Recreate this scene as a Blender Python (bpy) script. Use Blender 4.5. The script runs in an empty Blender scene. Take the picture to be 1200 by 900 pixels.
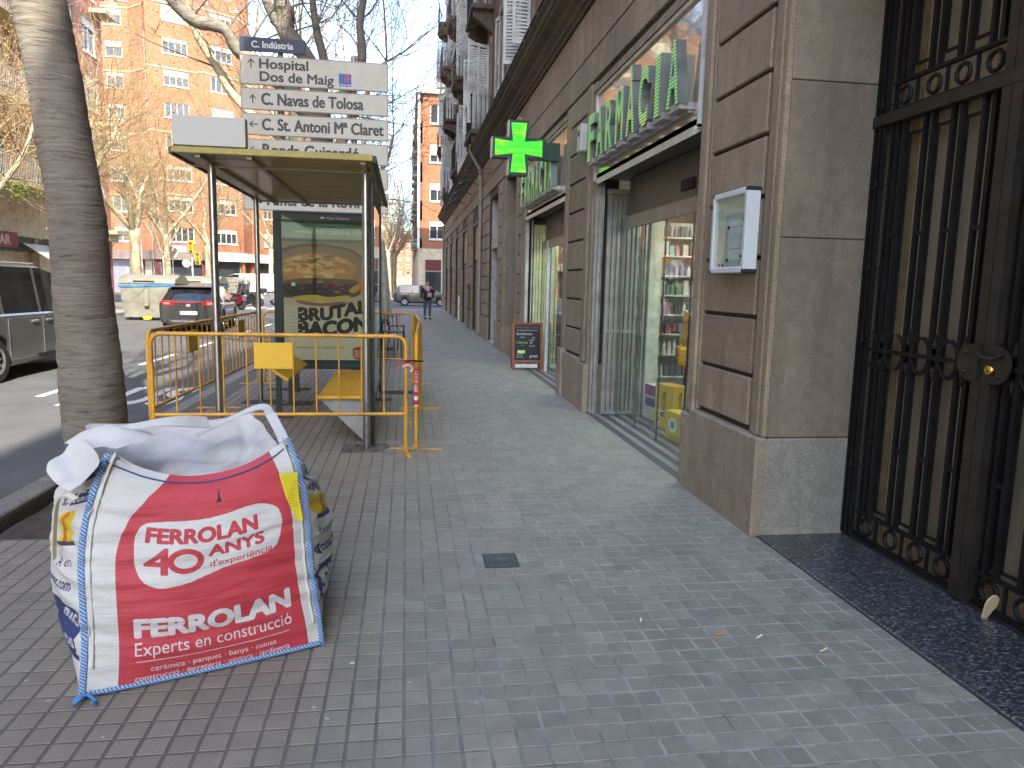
import bpy, bmesh, math, random
import numpy as np
from mathutils import Vector, Matrix, noise
R = math.radians
rnd = random.Random(7)
SC = bpy.context.scene
COL = SC.collection

# ------------------------------------------------------------ camera
def set_camera():
    f, W, H = 850.0, 1200.0, 900.0
    vp = (476.0, 330.5); roll = R(1.29)
    Y = Vector((vp[0]-600, vp[1]-450, f)).normalized()
    v = Vector((-math.sin(roll), math.cos(roll), 0)); v.z = -(v.dot(Y))/Y.z
    D = v.normalized(); X = D.cross(Y)
    # rows: camera axes (right, up, back) in world coordinates
    right = Vector((X.x, Y.x, -D.x)); down = Vector((X.y, Y.y, -D.y)); fwd = Vector((X.z, Y.z, -D.z))
    m = Matrix((( right.x, -down.x, -fwd.x, 0), (right.y, -down.y, -fwd.y, 0), (right.z, -down.z, -fwd.z, 1.6), (0, 0, 0, 1)))
    cam = bpy.data.cameras.new('camera'); cam.sensor_fit = 'HORIZONTAL'; cam.sensor_width = 36; cam.lens = 36*f/W
    cam.clip_start = .05; cam.clip_end = 2000
    o = bpy.data.objects.new('camera', cam); COL.objects.link(o); o.matrix_world = m
    SC.camera = o
set_camera()
SUN_AZ, SUN_EL = 13.0, 42.0     # azimuth from -Y towards +X
w = bpy.data.worlds.new("World"); SC.world = w; w.use_nodes = True
nt = w.node_tree; nt.nodes.clear()
sky = nt.nodes.new('ShaderNodeTexSky'); sky.sky_type = 'NISHITA'; sky.sun_disc = False
sky.sun_elevation = R(SUN_EL); sky.sun_rotation = R(180-SUN_AZ); sky.air_density = 1.0; sky.dust_density = 1.2; sky.ozone_density = .8
bg = nt.nodes.new('ShaderNodeBackground'); bg.inputs[1].default_value = 0.125
wo = nt.nodes.new('ShaderNodeOutputWorld'); nt.links.new(sky.outputs[0], bg.inputs[0]); nt.links.new(bg.outputs[0], wo.inputs[0])
sl = bpy.data.lights.new('sun', 'SUN'); sl.energy = 2.0; sl.angle = R(.5); sl.color = (1, .93, .8)
so = bpy.data.objects.new('sun', sl); COL.objects.link(so)
sd = Vector((math.sin(R(SUN_AZ))*math.cos(R(SUN_EL)), -math.cos(R(SUN_AZ))*math.cos(R(SUN_EL)), math.sin(R(SUN_EL))))
so.rotation_euler = sd.to_track_quat('Z', 'Y').to_euler()
SC.view_settings.view_transform = 'Standard'; SC.view_settings.look = 'None'; SC.view_settings.exposure = 2.8; SC.view_settings.gamma = 1.0

# ------------------------------------------------------------ mesh builder
class MB:
    def __init__(s): s.v = []; s.f = []; s.m = []; s.uv = {}
    def add(s, vs, fs, mi=0, M=None, uvs=None):
        b = len(s.v)
        if M is not None: vs = [tuple(M @ Vector(p)) for p in vs]
        s.v.extend([tuple(p) for p in vs])
        for i, f in enumerate(fs):
            if uvs and uvs[i] is not None: s.uv[len(s.f)] = uvs[i]
            s.f.append(tuple(b+k for k in f)); s.m.append(mi)
        return s
    def box(s, x0, x1, y0, y1, z0, z1, mi=0, M=None):
        v = [(x0,y0,z0),(x1,y0,z0),(x1,y1,z0),(x0,y1,z0),(x0,y0,z1),(x1,y0,z1),(x1,y1,z1),(x0,y1,z1)]
        return s.add(v, [(0,3,2,1),(4,5,6,7),(0,1,5,4),(1,2,6,5),(2,3,7,6),(3,0,4,7)], mi, M)
    def bbox(s, x0, x1, y0, y1, z0, z1, b=.01, mi=0, M=None):   # box with chamfered edges
        bm = bmesh.new(); bmesh.ops.create_cube(bm, size=1)
        for v in bm.verts: v.co = Vector(((x0+x1)/2+v.co.x*(x1-x0), (y0+y1)/2+v.co.y*(y1-y0), (z0+z1)/2+v.co.z*(z1-z0)))
        bmesh.ops.bevel(bm, geom=bm.edges[:], offset=b, segments=1, affect='EDGES', clamp_overlap=True)
        bm.verts.index_update(); bm.normal_update()
        s.add([tuple(v.co) for v in bm.verts], [tuple(v.index for v in f.verts) for f in bm.faces], mi, M); bm.free(); return s
    def cyl(s, p0, p1, r0, r1=None, n=10, mi=0, cap=True, M=None):
        r1 = r0 if r1 is None else r1
        return s.tube([p0, p1], [r0, r1], n, mi, cap, M)
    def tube(s, path, rad, n=8, mi=0, cap=True, M=None, closed=False):
        P = [Vector(p) for p in path]
        if not isinstance(rad, (list, tuple)): rad = [rad]*len(P)
        vs = []; K = len(P); pu = None
        for i, p in enumerate(P):
            if closed: t = P[(i+1)%K]-P[i-1]
            else: t = P[min(i+1, K-1)]-P[max(i-1, 0)]
            if t.length < 1e-9: t = Vector((0,0,1))
            t.normalize()
            if pu is None:
                a = Vector((0,0,1)) if abs(t.z) < .9 else Vector((1,0,0)); u = t.cross(a).normalized()
            else:
                u = pu-t*pu.dot(t)
                if u.length < 1e-6: u = t.orthogonal()
                u.normalize()
            pu = u; w_ = t.cross(u)
            for k in range(n):
                a = 2*math.pi*k/n; vs.append(p+(u*math.cos(a)+w_*math.sin(a))*rad[i])
        fs = []
        for i in range(K if closed else K-1):
            for k in range(n):
                a = i*n+k; b = i*n+(k+1)%n; j = ((i+1)%K)*n
                fs.append((a, b, j+(k+1)%n, j+k))
        if cap and not closed: fs.append(tuple(range(n-1, -1, -1))); fs.append(tuple((K-1)*n+k for k in range(n)))
        return s.add(vs, fs, mi, M)
    def prism(s, poly, h0, h1, axis='z', mi=0, M=None):   # poly 2D extruded along axis
        n = len(poly)
        def P(a, b, h): return {'z': (a, b, h), 'y': (a, h, b), 'x': (h, a, b)}[axis]
        vs = [P(a, b, h0) for a, b in poly]+[P(a, b, h1) for a, b in poly]
        fs = [(i, (i+1)%n, n+(i+1)%n, n+i) for i in range(n)]+[tuple(range(n-1, -1, -1)), tuple(range(n, 2*n))]
        return s.add(vs, fs, mi, M)
    def lathe(s, prof, n=16, mi=0, M=None, axis='z'):
        vs = []
        for r, z in prof:
            for k in range(n):
                a = 2*math.pi*k/n; c = (r*math.cos(a), r*math.sin(a), z)
                if axis == 'x': c = (c[2], c[0], c[1])
                elif axis == 'y': c = (c[0], c[2], c[1])
                vs.append(c)
        fs = [(i*n+k, i*n+(k+1)%n, (i+1)*n+(k+1)%n, (i+1)*n+k) for i in range(len(prof)-1) for k in range(n)]
        return s.add(vs, fs, mi, M)
    def quad(s, a, b, c, d, mi=0, uv=None, M=None):
        return s.add([a, b, c, d], [(0,1,2,3)], mi, M, [uv] if uv else None)
    def mesh(s, name, mats, smooth=None, fixn=True):
        me = bpy.data.meshes.new(name); me.from_pydata(s.v, [], s.f)
        for m in (mats if isinstance(mats, (list, tuple)) else [mats]): me.materials.append(m)
        if any(s.m): me.polygons.foreach_set('material_index', s.m)
        if s.uv:
            ul = me.uv_layers.new(name='UVMap')
            for fi, u in s.uv.items():
                p = me.polygons[fi]
                for k, li in enumerate(p.loop_indices): ul.data[li].uv = u[k]
        if fixn and not s.uv and len(s.f) < 60000:
            bm = bmesh.new(); bm.from_mesh(me); bmesh.ops.recalc_face_normals(bm, faces=bm.faces); bm.to_mesh(me); bm.free()
        me.update()
        if smooth is not None:
            me.polygons.foreach_set('use_smooth', [True]*len(me.polygons))
            if smooth < 180: me.set_sharp_from_angle(angle=R(smooth))
        return me
def wloc(o):
    v = Vector((0,0,0))
    while o is not None: v = v+o.location; o = o.parent
    return v
def obj(name, mb, mat, parent=None, smooth=None, fixn=True, **kw):
    # geometry is given in world coordinates; a parent's own location is taken off it
    if parent is not None:
        sh = wloc(parent)
        if sh.length > 0: mb.v = [(p[0]-sh.x, p[1]-sh.y, p[2]-sh.z) for p in mb.v]
    me = mb.mesh(name, mat, smooth, fixn)
    return link(name, me, parent, **kw)
def link(name, me, parent=None, loc=None, rot=None, scale=None, **kw):
    o = bpy.data.objects.new(name, me); COL.objects.link(o)
    if parent is not None: o.parent = parent
    if loc is not None: o.location = loc
    if rot is not None: o.rotation_euler = rot
    if scale is not None: o.scale = scale
    for k, v in kw.items(): o[k] = v
    return o
def thing(name, label, cat, loc=(0,0,0), group=None, rot=0):
    o = bpy.data.objects.new(name, None); COL.objects.link(o); o.location = loc; o.rotation_euler = (0,0,rot)
    o.empty_display_size = .2
    o['label'] = label; o['category'] = cat
    if group: o['group'] = group
    return o
def copy_tree(o, parent=None):
    c = o.copy(); COL.objects.link(c); c.parent = parent
    for ch in [x for x in KIDS.get(o.name, [])]: copy_tree(ch, c)
    return c
KIDS = {}
def index_kids():
    KIDS.clear()
    for x in bpy.data.objects:
        if x.parent is not None: KIDS.setdefault(x.parent.name, []).append(x)
def dup(o, loc, rz=0, label=None, group=None, scale=None):
    index_kids(); c = copy_tree(o); c.location = loc; c.rotation_euler = (0,0,rz)
    if label: c['label'] = label
    if group: c['group'] = group
    if scale: c.scale = (scale,)*3
    return c

# ------------------------------------------------------------ materials
class NT:
    def __init__(s, name):
        s.mat = bpy.data.materials.new(name); s.mat.use_nodes = True; s.t = s.mat.node_tree
        s.b = s.t.nodes['Principled BSDF']; s.pos = s.t.nodes.new('ShaderNodeNewGeometry').outputs['Position']
    def n(s, typ, **kw):
        nd = s.t.nodes.new(typ)
        for k, v in kw.items(): setattr(nd, k, v)
        return nd
    def l(s, a, b): s.t.links.new(a, b)
    def map(s, scale, rot=(0,0,0), src=None):
        m = s.n('ShaderNodeMapping'); s.l(src or s.pos, m.inputs[0]); m.inputs['Scale'].default_value = scale; m.inputs['Rotation'].default_value = rot; return m.outputs[0]
    def noise(s, scale=5, detail=4, rough=.55, vec=None):
        nd = s.n('ShaderNodeTexNoise'); nd.inputs['Scale'].default_value = scale; nd.inputs['Detail'].default_value = detail; nd.inputs['Roughness'].default_value = rough
        s.l(vec or s.pos, nd.inputs['Vector']); return nd.outputs['Fac']
    def ramp(s, fac, stops, interp='LINEAR'):
        r = s.n('ShaderNodeValToRGB'); s.l(fac, r.inputs[0]); r.color_ramp.interpolation = interp
        e = r.color_ramp.elements
        while len(e) < len(stops): e.new(.5)
        for i, (p, c) in enumerate(stops):
            e[i].position = p; e[i].color = (c if isinstance(c, tuple) else (c,)*3)+(1,)
        return r.outputs[0]
    def mix(s, fac, a, b, mode='MIX'):
        m = s.n('ShaderNodeMix', data_type='RGBA', blend_type=mode)
        for i, x in ((0, fac), (6, a), (7, b)):
            if isinstance(x, (int, float)): m.inputs[i].default_value = x
            elif isinstance(x, tuple): m.inputs[i].default_value = x+(1,)
            else: s.l(x, m.inputs[i])
        return m.outputs[2]
    def math(s, op, a, b=0.0, c=None):
        m = s.n('ShaderNodeMath', operation=op)
        for i, x in enumerate((a, b)+((c,) if c is not None else ())):
            if isinstance(x, (int, float)): m.inputs[i].default_value = x
            else: s.l(x, m.inputs[i])
        return m.outputs[0]
    def bump(s, h, strength=.3, dist=.01):
        b = s.n('ShaderNodeBump'); b.inputs['Strength'].default_value = strength; b.inputs['Distance'].default_value = dist
        s.l(h, b.inputs['Height']); s.l(b.outputs[0], s.b.inputs['Normal'])
    def out(s, col=None, rough=.6, metal=0, spec=None):
        if col is not None:
            if isinstance(col, tuple): s.b.inputs['Base Color'].default_value = col+(1,)
            else: s.l(col, s.b.inputs['Base Color'])
        if isinstance(rough, (int, float)): s.b.inputs['Roughness'].default_value = rough
        else: s.l(rough, s.b.inputs['Roughness'])
        s.b.inputs['Metallic'].default_value = metal
        if spec is not None: s.b.inputs['Specular IOR Level'].default_value = spec
        return s.mat
def mat(name, col, rough=.6, metal=0, var=.25, scale=6, bump=0, bscale=60, spec=None, dirt=None):
    t = NT(name); n1 = t.noise(scale, 5)
    lo = tuple(c*(1-var) for c in col); hi = tuple(min(1, c*(1+var)) for c in col)
    c = t.ramp(n1, [(.3, lo), (.7, hi)])
    if dirt:
        n2 = t.noise(scale*.35, 6, .65); c = t.mix(t.ramp(n2, [(.48, 0.0), (.68, 1.0)]), c, dirt)
    if bump: t.bump(t.noise(bscale, 3), bump, .004)
    rr = t.ramp(n1, [(.3, max(.02, rough*.85)), (.7, min(1, rough*1.15))])
    return t.out(c, rr, metal, spec)
def emis(name, col, strength):
    t = NT(name); t.b.inputs['Emission Color'].default_value = col+(1,); t.b.inputs['Emission Strength'].default_value = strength
    return t.out(col, .4)

def stone_mat(name, base, dark, grain=.25, streak=.6, rough=.8):
    t = NT(name)
    big = t.noise(1.1, 5, .6); st = t.noise(1.0, 5, .6, t.map((6, 6, .55))); fine = t.noise(140, 2, .6); mid = t.noise(11, 5, .65)
    c = t.ramp(big, [(.3, tuple(x*.8 for x in base)), (.7, tuple(x*1.18 for x in base))])
    c = t.mix(t.ramp(st, [(.42, 0.0), (.72, streak)]), c, dark)
    c = t.mix(t.ramp(mid, [(.35, .55), (.62, 0.0)]), c, tuple(x*.62 for x in base))
    sc_ = t.noise(2.6, 6, .7, t.map((1, 1, .5))); c = t.mix(t.ramp(sc_, [(.60, 0.0), (.70, .45)]), c, tuple(min(1, x*1.5+.02) for x in base))
    bl = t.noise(3.4, 6, .7); c = t.mix(t.ramp(bl, [(.57, 0.0), (.68, .4)]), c, dark)
    c = t.mix(grain, c, t.ramp(fine, [(.36, .12), (.62, 1.0)]), 'MULTIPLY')
    oi = t.n('ShaderNodeObjectInfo').outputs['Random']
    c = t.mix(1.0, c, t.ramp(oi, [(0, .82), (1, 1.08)]), 'MULTIPLY')
    t.bump(t.math('ADD', t.math('MULTIPLY', fine, .35), mid), .35, .006)
    return t.out(c, rough)
def brick_mat(name, c1, c2, mortar, horiz=(.24, .07), axis='y', bump=.4):
    t = NT(name)
    sx = t.n('ShaderNodeSeparateXYZ'); t.l(t.pos, sx.inputs[0])
    cb = t.n('ShaderNodeCombineXYZ')
    u = t.math('ADD', sx.outputs[0], sx.outputs[1])
    t.l(u, cb.inputs[0]); t.l(sx.outputs[2], cb.inputs[1])
    b = t.n('ShaderNodeTexBrick'); t.l(cb.outputs[0], b.inputs['Vector']); b.inputs['Scale'].default_value = 1
    b.inputs['Brick Width'].default_value = horiz[0]; b.inputs['Row Height'].default_value = horiz[1]; b.inputs['Mortar Size'].default_value = .006
    b.inputs['Color1'].default_value = c1+(1,); b.inputs['Color2'].default_value = c2+(1,); b.inputs['Mortar'].default_value = mortar+(1,)
    n = t.noise(.5, 5, .6); c = t.mix(1.0, b.outputs[0], t.ramp(n, [(.3, .75), (.7, 1.15)]), 'MULTIPLY')
    t.bump(b.outputs['Fac'], -bump, .006)
    return t.out(c, .85)
ST_PIER = stone_mat('stone_brown', (.40, .305, .20), (.21, .155, .105), .5, .7)
ST_LITE = stone_mat('stone_tan', (.42, .325, .215), (.15, .115, .08), .5, .55)
ST_GREY = stone_mat('stone_grey', (.30, .235, .168), (.15, .12, .088), .22, .75)
ST_DARK = stone_mat('stone_dark_joint', (.05, .04, .03), (.03, .025, .02), .4)  # plain dark stone for the wall cores and open joints
GRAN = stone_mat('granite_plinth', (.40, .32, .22), (.25, .195, .14), .45, .45)
GRAN_G = stone_mat('granite_grey', (.31, .285, .235), (.2, .18, .15), .42, .45)
BRICK = brick_mat('brick_red', (.21, .075, .045), (.15, .05, .034), (.17, .12, .09))
BRICK_O = brick_mat('brick_orange', (.30, .108, .042), (.25, .08, .032), (.34, .22, .14), (.3, .09))
BRICK_P = brick_mat('brick_pink', (.40, .15, .088), (.32, .11, .066), (.36, .24, .17), (.3, .09))
WHITEP = mat('painted_white', (.62, .61, .58), .5, var=.1, dirt=(.42, .4, .36))
CREAM = mat('render_cream', (.5, .42, .3), .8, var=.15, dirt=(.33, .27, .2))
BEIGE = mat('panel_beige', (.42, .32, .2), .7, var=.1)
YEL = mat('paint_yellow', (.66, .33, .028), .42, var=.12, scale=9, bump=.15, bscale=90, dirt=(.42, .2, .035))
YELP = mat('plate_yellow', (.72, .42, .02), .5, var=.08, scale=5, dirt=(.6, .33, .03))
STEEL = mat('steel_brushed', (.42, .41, .39), .32, 1, var=.12, scale=14)
GALV = mat('galvanised', (.38, .38, .37), .5, .6, var=.18, scale=20)
DKMET = mat('dark_green_metal', (.02, .03, .028), .4, .3, var=.2)
IRON = mat('wrought_iron_black', (.010, .0095, .009), .55, .0, var=.3, scale=12, spec=.25)
IRONB = mat('bronze_brown_iron', (.05, .042, .034), .5, .5, var=.25, scale=8)
BLACK = mat('black_rubber', (.015, .015, .016), .75, var=.2)
CHROME = mat('alloy', (.55, .55, .56), .28, .9, var=.08)
WOODR = mat('red_brown_wood', (.25, .06, .025), .5, var=.25, scale=15)
GREYP = mat('panel_grey', (.48, .46, .41), .55, var=.06, scale=3)
BRASS = mat('polished_brass', (.85, .55, .12), .22, 1, var=.05)
SOIL = mat('pit_soil', (.06, .045, .032), .95, var=.5, scale=14, bump=.8, bscale=40)
DARK = mat('dark_interior', (.03, .028, .025), .8, var=.2)
SHUTW = mat('shutter_white', (.60, .60, .56), .55, var=.12, scale=4, dirt=(.33, .31, .27))
def glass(name, tint=(.9, .95, .93), rough=.0, alpha=None, dark=None, ior=1.5):
    t = NT(name)
    if dark is not None: return t.out(dark, .04, 0, .8)
    g = t.n('ShaderNodeBsdfGlossy'); g.inputs['Roughness'].default_value = rough+.01; g.inputs[0].default_value = (1,1,1,1)
    tr = t.n('ShaderNodeBsdfTransparent'); tr.inputs[0].default_value = tint+(1,)
    fr = t.n('ShaderNodeFresnel'); fr.inputs[0].default_value = ior
    mx = t.n('ShaderNodeMixShader'); gn = t.n('ShaderNodeNewGeometry'); t.l(t.math('MULTIPLY', fr.outputs[0], t.math('SUBTRACT', 1.0, gn.outputs['Backfacing'])), mx.inputs[0]); t.l(tr.outputs[0], mx.inputs[1]); t.l(g.outputs[0], mx.inputs[2])
    o = t.t.nodes['Material Output']; t.l(mx.outputs[0], o.inputs[0]); return t.mat
GLASS = glass('clear_glass'); GLASSP = glass('poster_glazing', ior=1.2); GLASSD = glass('window_glass', dark=(.03, .035, .04)); GLASST = glass('tinted_glass', (.35, .38, .38))
MIRR = NT('mirror_sign_panel').out((.55, .48, .36), .04, .38)

# ------------------------------------------------------------ flat print: rasterised inside the script
def text_tris(s, bold=0.0, spacing=1.0, shear=0.0):
    c = bpy.data.curves.new('t', 'FONT'); c.body = s; c.size = 1; c.offset = bold; c.space_character = spacing; c.shear = shear; c.resolution_u = 4
    o = bpy.data.objects.new('t', c); COL.objects.link(o)
    bpy.context.view_layer.update()
    me = bpy.data.meshes.new_from_object(o.evaluated_get(bpy.context.evaluated_depsgraph_get()))
    me.calc_loop_triangles()
    v = np.array([tuple(p.co)[:2] for p in me.vertices]) if len(me.vertices) else np.zeros((0, 2))
    t = np.array([tuple(x.vertices) for x in me.loop_triangles], int)
    bpy.data.objects.remove(o); bpy.data.curves.remove(c); bpy.data.meshes.remove(me)
    return v, t
_cap = []
def CAPH():
    if not _cap: V, T = text_tris('H'); _cap.append(float(V[:,1].max()-V[:,1].min()))
    return _cap[0]
class Canvas:
    SS = 2
    def __init__(s, w, h, bg=(1,1,1)):
        s.w, s.h = w, h; s.a = np.empty((h*s.SS, w*s.SS, 3), np.float32); s.a[:] = bg
    def _mask(s, pts_list):   # even-odd fill of closed polygons, in pixels, y up
        H, W = s.a.shape[:2]; m = np.zeros((H, W), bool)
        P = [np.asarray(p, float)*s.SS for p in pts_list]
        y0 = max(0, int(min(p[:,1].min() for p in P))); y1 = min(H-1, int(max(p[:,1].max() for p in P))+1)
        for y in range(y0, y1+1):
            yc = y+.5; xs = []
            for p in P:
                q = np.roll(p, -1, 0); k = (p[:,1] <= yc) != (q[:,1] <= yc)
                a, b = p[k], q[k]; xs += list(a[:,0]+(yc-a[:,1])/(b[:,1]-a[:,1])*(b[:,0]-a[:,0]))
            xs.sort()
            for i in range(0, len(xs)-1, 2): m[y, max(0, int(xs[i]+.5)):max(0, int(xs[i+1]+.5))] = True
        return m
    def poly(s, pts, col): s.a[s._mask([pts])] = col
    def rect(s, x0, y0, x1, y1, col): k = s.SS; s.a[max(0, int(y0*k)):int(y1*k), max(0, int(x0*k)):int(x1*k)] = col
    def ell(s, cx, cy, rx, ry, col, n=40, wob=0, seed=0):
        pts = [(cx+rx*(1+wob*noise.noise(Vector((math.cos(a)*2+seed, math.sin(a)*2, seed))))*math.cos(a), cy+ry*(1+wob*noise.noise(Vector((math.cos(a)*2, seed, math.sin(a)*2))))*math.sin(a)) for a in [2*math.pi*i/n for i in range(n)]]
        s.poly(pts, col)
    def tri(s, V, T, col):
        H, W = s.a.shape[:2]; V = V*s.SS
        for t in T:
            p = V[t]; x0, y0 = np.floor(p.min(0)).astype(int); x1, y1 = np.ceil(p.max(0)).astype(int)
            x0 = max(0, x0); y0 = max(0, y0); x1 = min(W, x1+1); y1 = min(H, y1+1)
            if x1 <= x0 or y1 <= y0: continue
            X, Y = np.meshgrid(np.arange(x0, x1)+.5, np.arange(y0, y1)+.5)
            (ax, ay), (bx, by), (cx, cy) = p
            d = (bx-ax)*(cy-ay)-(cx-ax)*(by-ay)
            if abs(d) < 1e-9: continue
            u = ((X-ax)*(cy-ay)-(cx-ax)*(Y-ay))/d; v = ((bx-ax)*(Y-ay)-(X-ax)*(by-ay))/d
            k = (u >= -1e-4) & (v >= -1e-4) & (u+v <= 1.0001)
            s.a[y0:y1, x0:x1][k] = col
    def text(s, txt, x, y, h, col, bold=0, width=None, align='l', warp=None, spacing=1.0, shear=0):   # h = cap height in px
        V, T = text_tris(txt, 0, spacing, shear)
        if not len(V): return
        V = V.copy(); k = h/CAPH()
        V *= k; V[:,0] -= V[:,0].min(); wd = V[:,0].max()
        if width: V[:,0] *= width/wd; wd = width
        V[:,0] += x-(wd if align == 'r' else wd/2 if align == 'c' else 0); V[:,1] += y
        if warp: V = np.array([warp(a, b) for a, b in V])
        if bold > .004:
            r_ = bold*k*.8; m_ = 8 if r_ > 1 else 4
            for q in range(m_): a = 2*math.pi*q/m_+.3; s.tri(V+np.array([r_*math.cos(a), r_*math.sin(a)*.8]), T, col)
        s.tri(V, T, col)
    def speck(s, x0, y0, x1, y1, amp, step=4, seed=0):
        k = s.SS; g = np.random.RandomState(seed); X0, Y0, X1, Y1 = [int(v*k) for v in (x0, y0, x1, y1)]
        h, w = (Y1-Y0)//step+1, (X1-X0)//step+1
        n = 1+amp*(g.rand(h, w, 1)-.5)*2; n = np.kron(n, np.ones((step, step, 1)))[:Y1-Y0, :X1-X0]
        s.a[Y0:Y1, X0:X1] *= n.astype(np.float32)
    def image(s, name):
        k = s.SS; a = s.a.reshape(s.h, k, s.w, k, 3).mean((1, 3))
        a = np.clip(a, 0, 1); im = bpy.data.images.new(name, s.w, s.h, float_buffer=True); im.colorspace_settings.name = 'Non-Color'
        px = np.ones((s.h, s.w, 4), np.float32); px[..., :3] = a; im.pixels.foreach_set(px.ravel()); im.update(); im.pack(); return im
    def mat(s, name, rough=.55, bump=None, dirt=0.0, emit=0, spec=None, coat=0):   # colours are linear reflectances
        t = NT(name); im = t.n('ShaderNodeTexImage'); im.image = s.image(name); im.extension = 'EXTEND'
        c = im.outputs[0]
        n1 = t.noise(5, 6, .6); c = t.mix(dirt, c, t.ramp(n1, [(.35, .55), (.65, 1.0)]), 'MULTIPLY')
        if bump: t.bump(t.noise(bump[0], 5, .6, t.map((1, 1, bump[2])) if len(bump) > 2 else None), bump[1], .008)
        if emit: t.l(c, t.b.inputs['Emission Color']); t.b.inputs['Emission Strength'].default_value = emit
        if coat: t.b.inputs['Coat Weight'].default_value = coat
        return t.out(c, rough, 0, spec)
UVQ = [(0,0),(1,0),(1,1),(0,1)]
# ------------------------------------------------------------ ground, road, pavements
def asphalt():
    t = NT('asphalt'); f = t.noise(160, 2, .7); m = t.noise(1.3, 6, .6); b = t.noise(.12, 4)
    c = t.ramp(f, [(.3, (.045, .045, .047)), (.55, (.085, .084, .082)), (.78, (.2, .195, .185))])
    c = t.mix(1.0, c, t.ramp(m, [(.3, .8), (.7, 1.2)]), 'MULTIPLY'); c = t.mix(1.0, c, t.ramp(b, [(.3, .9), (.7, 1.2)]), 'MULTIPLY')
    t.bump(f, .6, .006); return t.out(c, .85)
ASPH = asphalt()
def tile_mat():
    t = NT('cement_tile')
    sc = t.n('ShaderNodeVectorMath', operation='SCALE'); t.l(t.pos, sc.inputs[0]); sc.inputs['Scale'].default_value = 1
    sn = t.n('ShaderNodeVectorMath', operation='SNAP'); t.l(sc.outputs[0], sn.inputs[0]); sn.inputs[1].default_value = (.2, .2, 10)
    wn = t.n('ShaderNodeTexWhiteNoise'); t.l(sn.outputs[0], wn.inputs[0])
    sn2 = t.n('ShaderNodeVectorMath', operation='SNAP'); t.l(sc.outputs[0], sn2.inputs[0]); sn2.inputs[1].default_value = (.1, .1, 10)
    wn2 = t.n('ShaderNodeTexWhiteNoise'); t.l(sn2.outputs[0], wn2.inputs[0])
    f = t.noise(220, 2, .7); m = t.noise(9, 6, .65); b = t.noise(.55, 5, .6)
    c = t.ramp(m, [(.3, (.222, .207, .160)), (.55, (.264, .247, .192)), (.75, (.302, .284, .226))])
    c = t.mix(1.0, c, t.ramp(wn.outputs[0], [(0, .89), (1, 1.08)]), 'MULTIPLY'); c = t.mix(1.0, c, t.ramp(wn2.outputs[0], [(0, .93), (1, 1.06)]), 'MULTIPLY')
    c = t.mix(1.0, c, t.ramp(f, [(.3, .84), (.7, 1.14)]), 'MULTIPLY')
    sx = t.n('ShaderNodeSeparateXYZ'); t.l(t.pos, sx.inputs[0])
    edge = t.math('ADD', sx.outputs[0], t.math('MULTIPLY', b, 1.2))     # browner tint towards the kerb and the tree pit
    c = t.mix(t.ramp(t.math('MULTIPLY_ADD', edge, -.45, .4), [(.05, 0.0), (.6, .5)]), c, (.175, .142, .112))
    c = t.mix(t.ramp(t.noise(2.3, 5, .6), [(.6, 0.0), (.74, .3)]), c, (.07, .07, .068))
    c = t.mix(t.ramp(t.noise(38, 2, .5), [(.74, 0.0), (.78, .5)]), c, (.05, .05, .05)); c = t.mix(t.ramp(t.noise(23, 1, .4, t.map((1, 1, 1), (0, 0, .6))), [(.785, 0.0), (.80, .7)]), c, (.5, .48, .44))
    t.bump(t.math('ADD', t.math('MULTIPLY', m, .8), f), .35, .004)
    return t.out(c, t.ramp(m, [(.3, .55), (.7, .75)]))
TILE = tile_mat()
def mortar_mat():
    t = NT('joint_mortar'); m = t.noise(7, 5, .6); s_ = t.noise(1.1, 4)
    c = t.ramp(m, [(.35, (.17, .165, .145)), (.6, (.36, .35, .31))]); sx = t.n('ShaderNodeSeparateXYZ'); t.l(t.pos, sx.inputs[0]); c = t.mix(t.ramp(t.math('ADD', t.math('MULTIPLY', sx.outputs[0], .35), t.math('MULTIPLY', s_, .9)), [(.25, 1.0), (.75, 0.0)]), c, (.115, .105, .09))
    return t.out(c, .9)
MORT = mortar_mat()
KERB = stone_mat('kerb_granite', (.36, .33, .28), (.14, .125, .10), .8, .3)
CONC = mat('concrete', (.28, .25, .21), .85, var=.2, scale=3, bump=.3)

g = MB(); g.quad((-400,-300,-.125), (400,-300,-.125), (400,900,-.125), (-400,900,-.125)); obj('road', g, ASPH, kind='structure')
PIT = (-2.62, -1.62, 4.62, 7.9)
pv = MB()
for (x0, x1, y0, y1) in ((-2.65, 2.27, -60, PIT[2]), (PIT[1], 2.27, PIT[2], PIT[3]), (-2.65, 2.27, PIT[3], 45.2)): pv.box(x0, x1, y0, y1, -.2, -.0022)
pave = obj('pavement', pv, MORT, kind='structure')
pit = MB(); 
N = 14
vs = []; fs = []
for j in range(N+1):
    for i in range(N+1):
        x = PIT[0]-.01+(PIT[1]-PIT[0]+.02)*i/N; y = PIT[2]+(PIT[3]-PIT[2])*j/N
        vs.append((x, y, -.1+.04*noise.noise(Vector((x*3, y*3, 1)))))
for j in range(N):
    for i in range(N): a = j*(N+1)+i; fs.append((a, a+1, a+N+2, a+N+1))
pit.add(vs, fs); obj('tree_pit_soil', pit, SOIL, kind='structure', smooth=180)
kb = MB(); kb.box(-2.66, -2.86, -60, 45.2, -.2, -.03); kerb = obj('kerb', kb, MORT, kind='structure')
s_ = MB(); s_.bbox(-.1, .1, 0, .985, -.13, 0, .012); kme = s_.mesh('kerb_stone', KERB)
for i in range(-3, 46):
    if i < 0 or i > 40: continue
    link('kerb_stone', kme, kerb, (-2.76+rnd.uniform(-.004, .004), i, .004+rnd.uniform(-.003, .004)))
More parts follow.
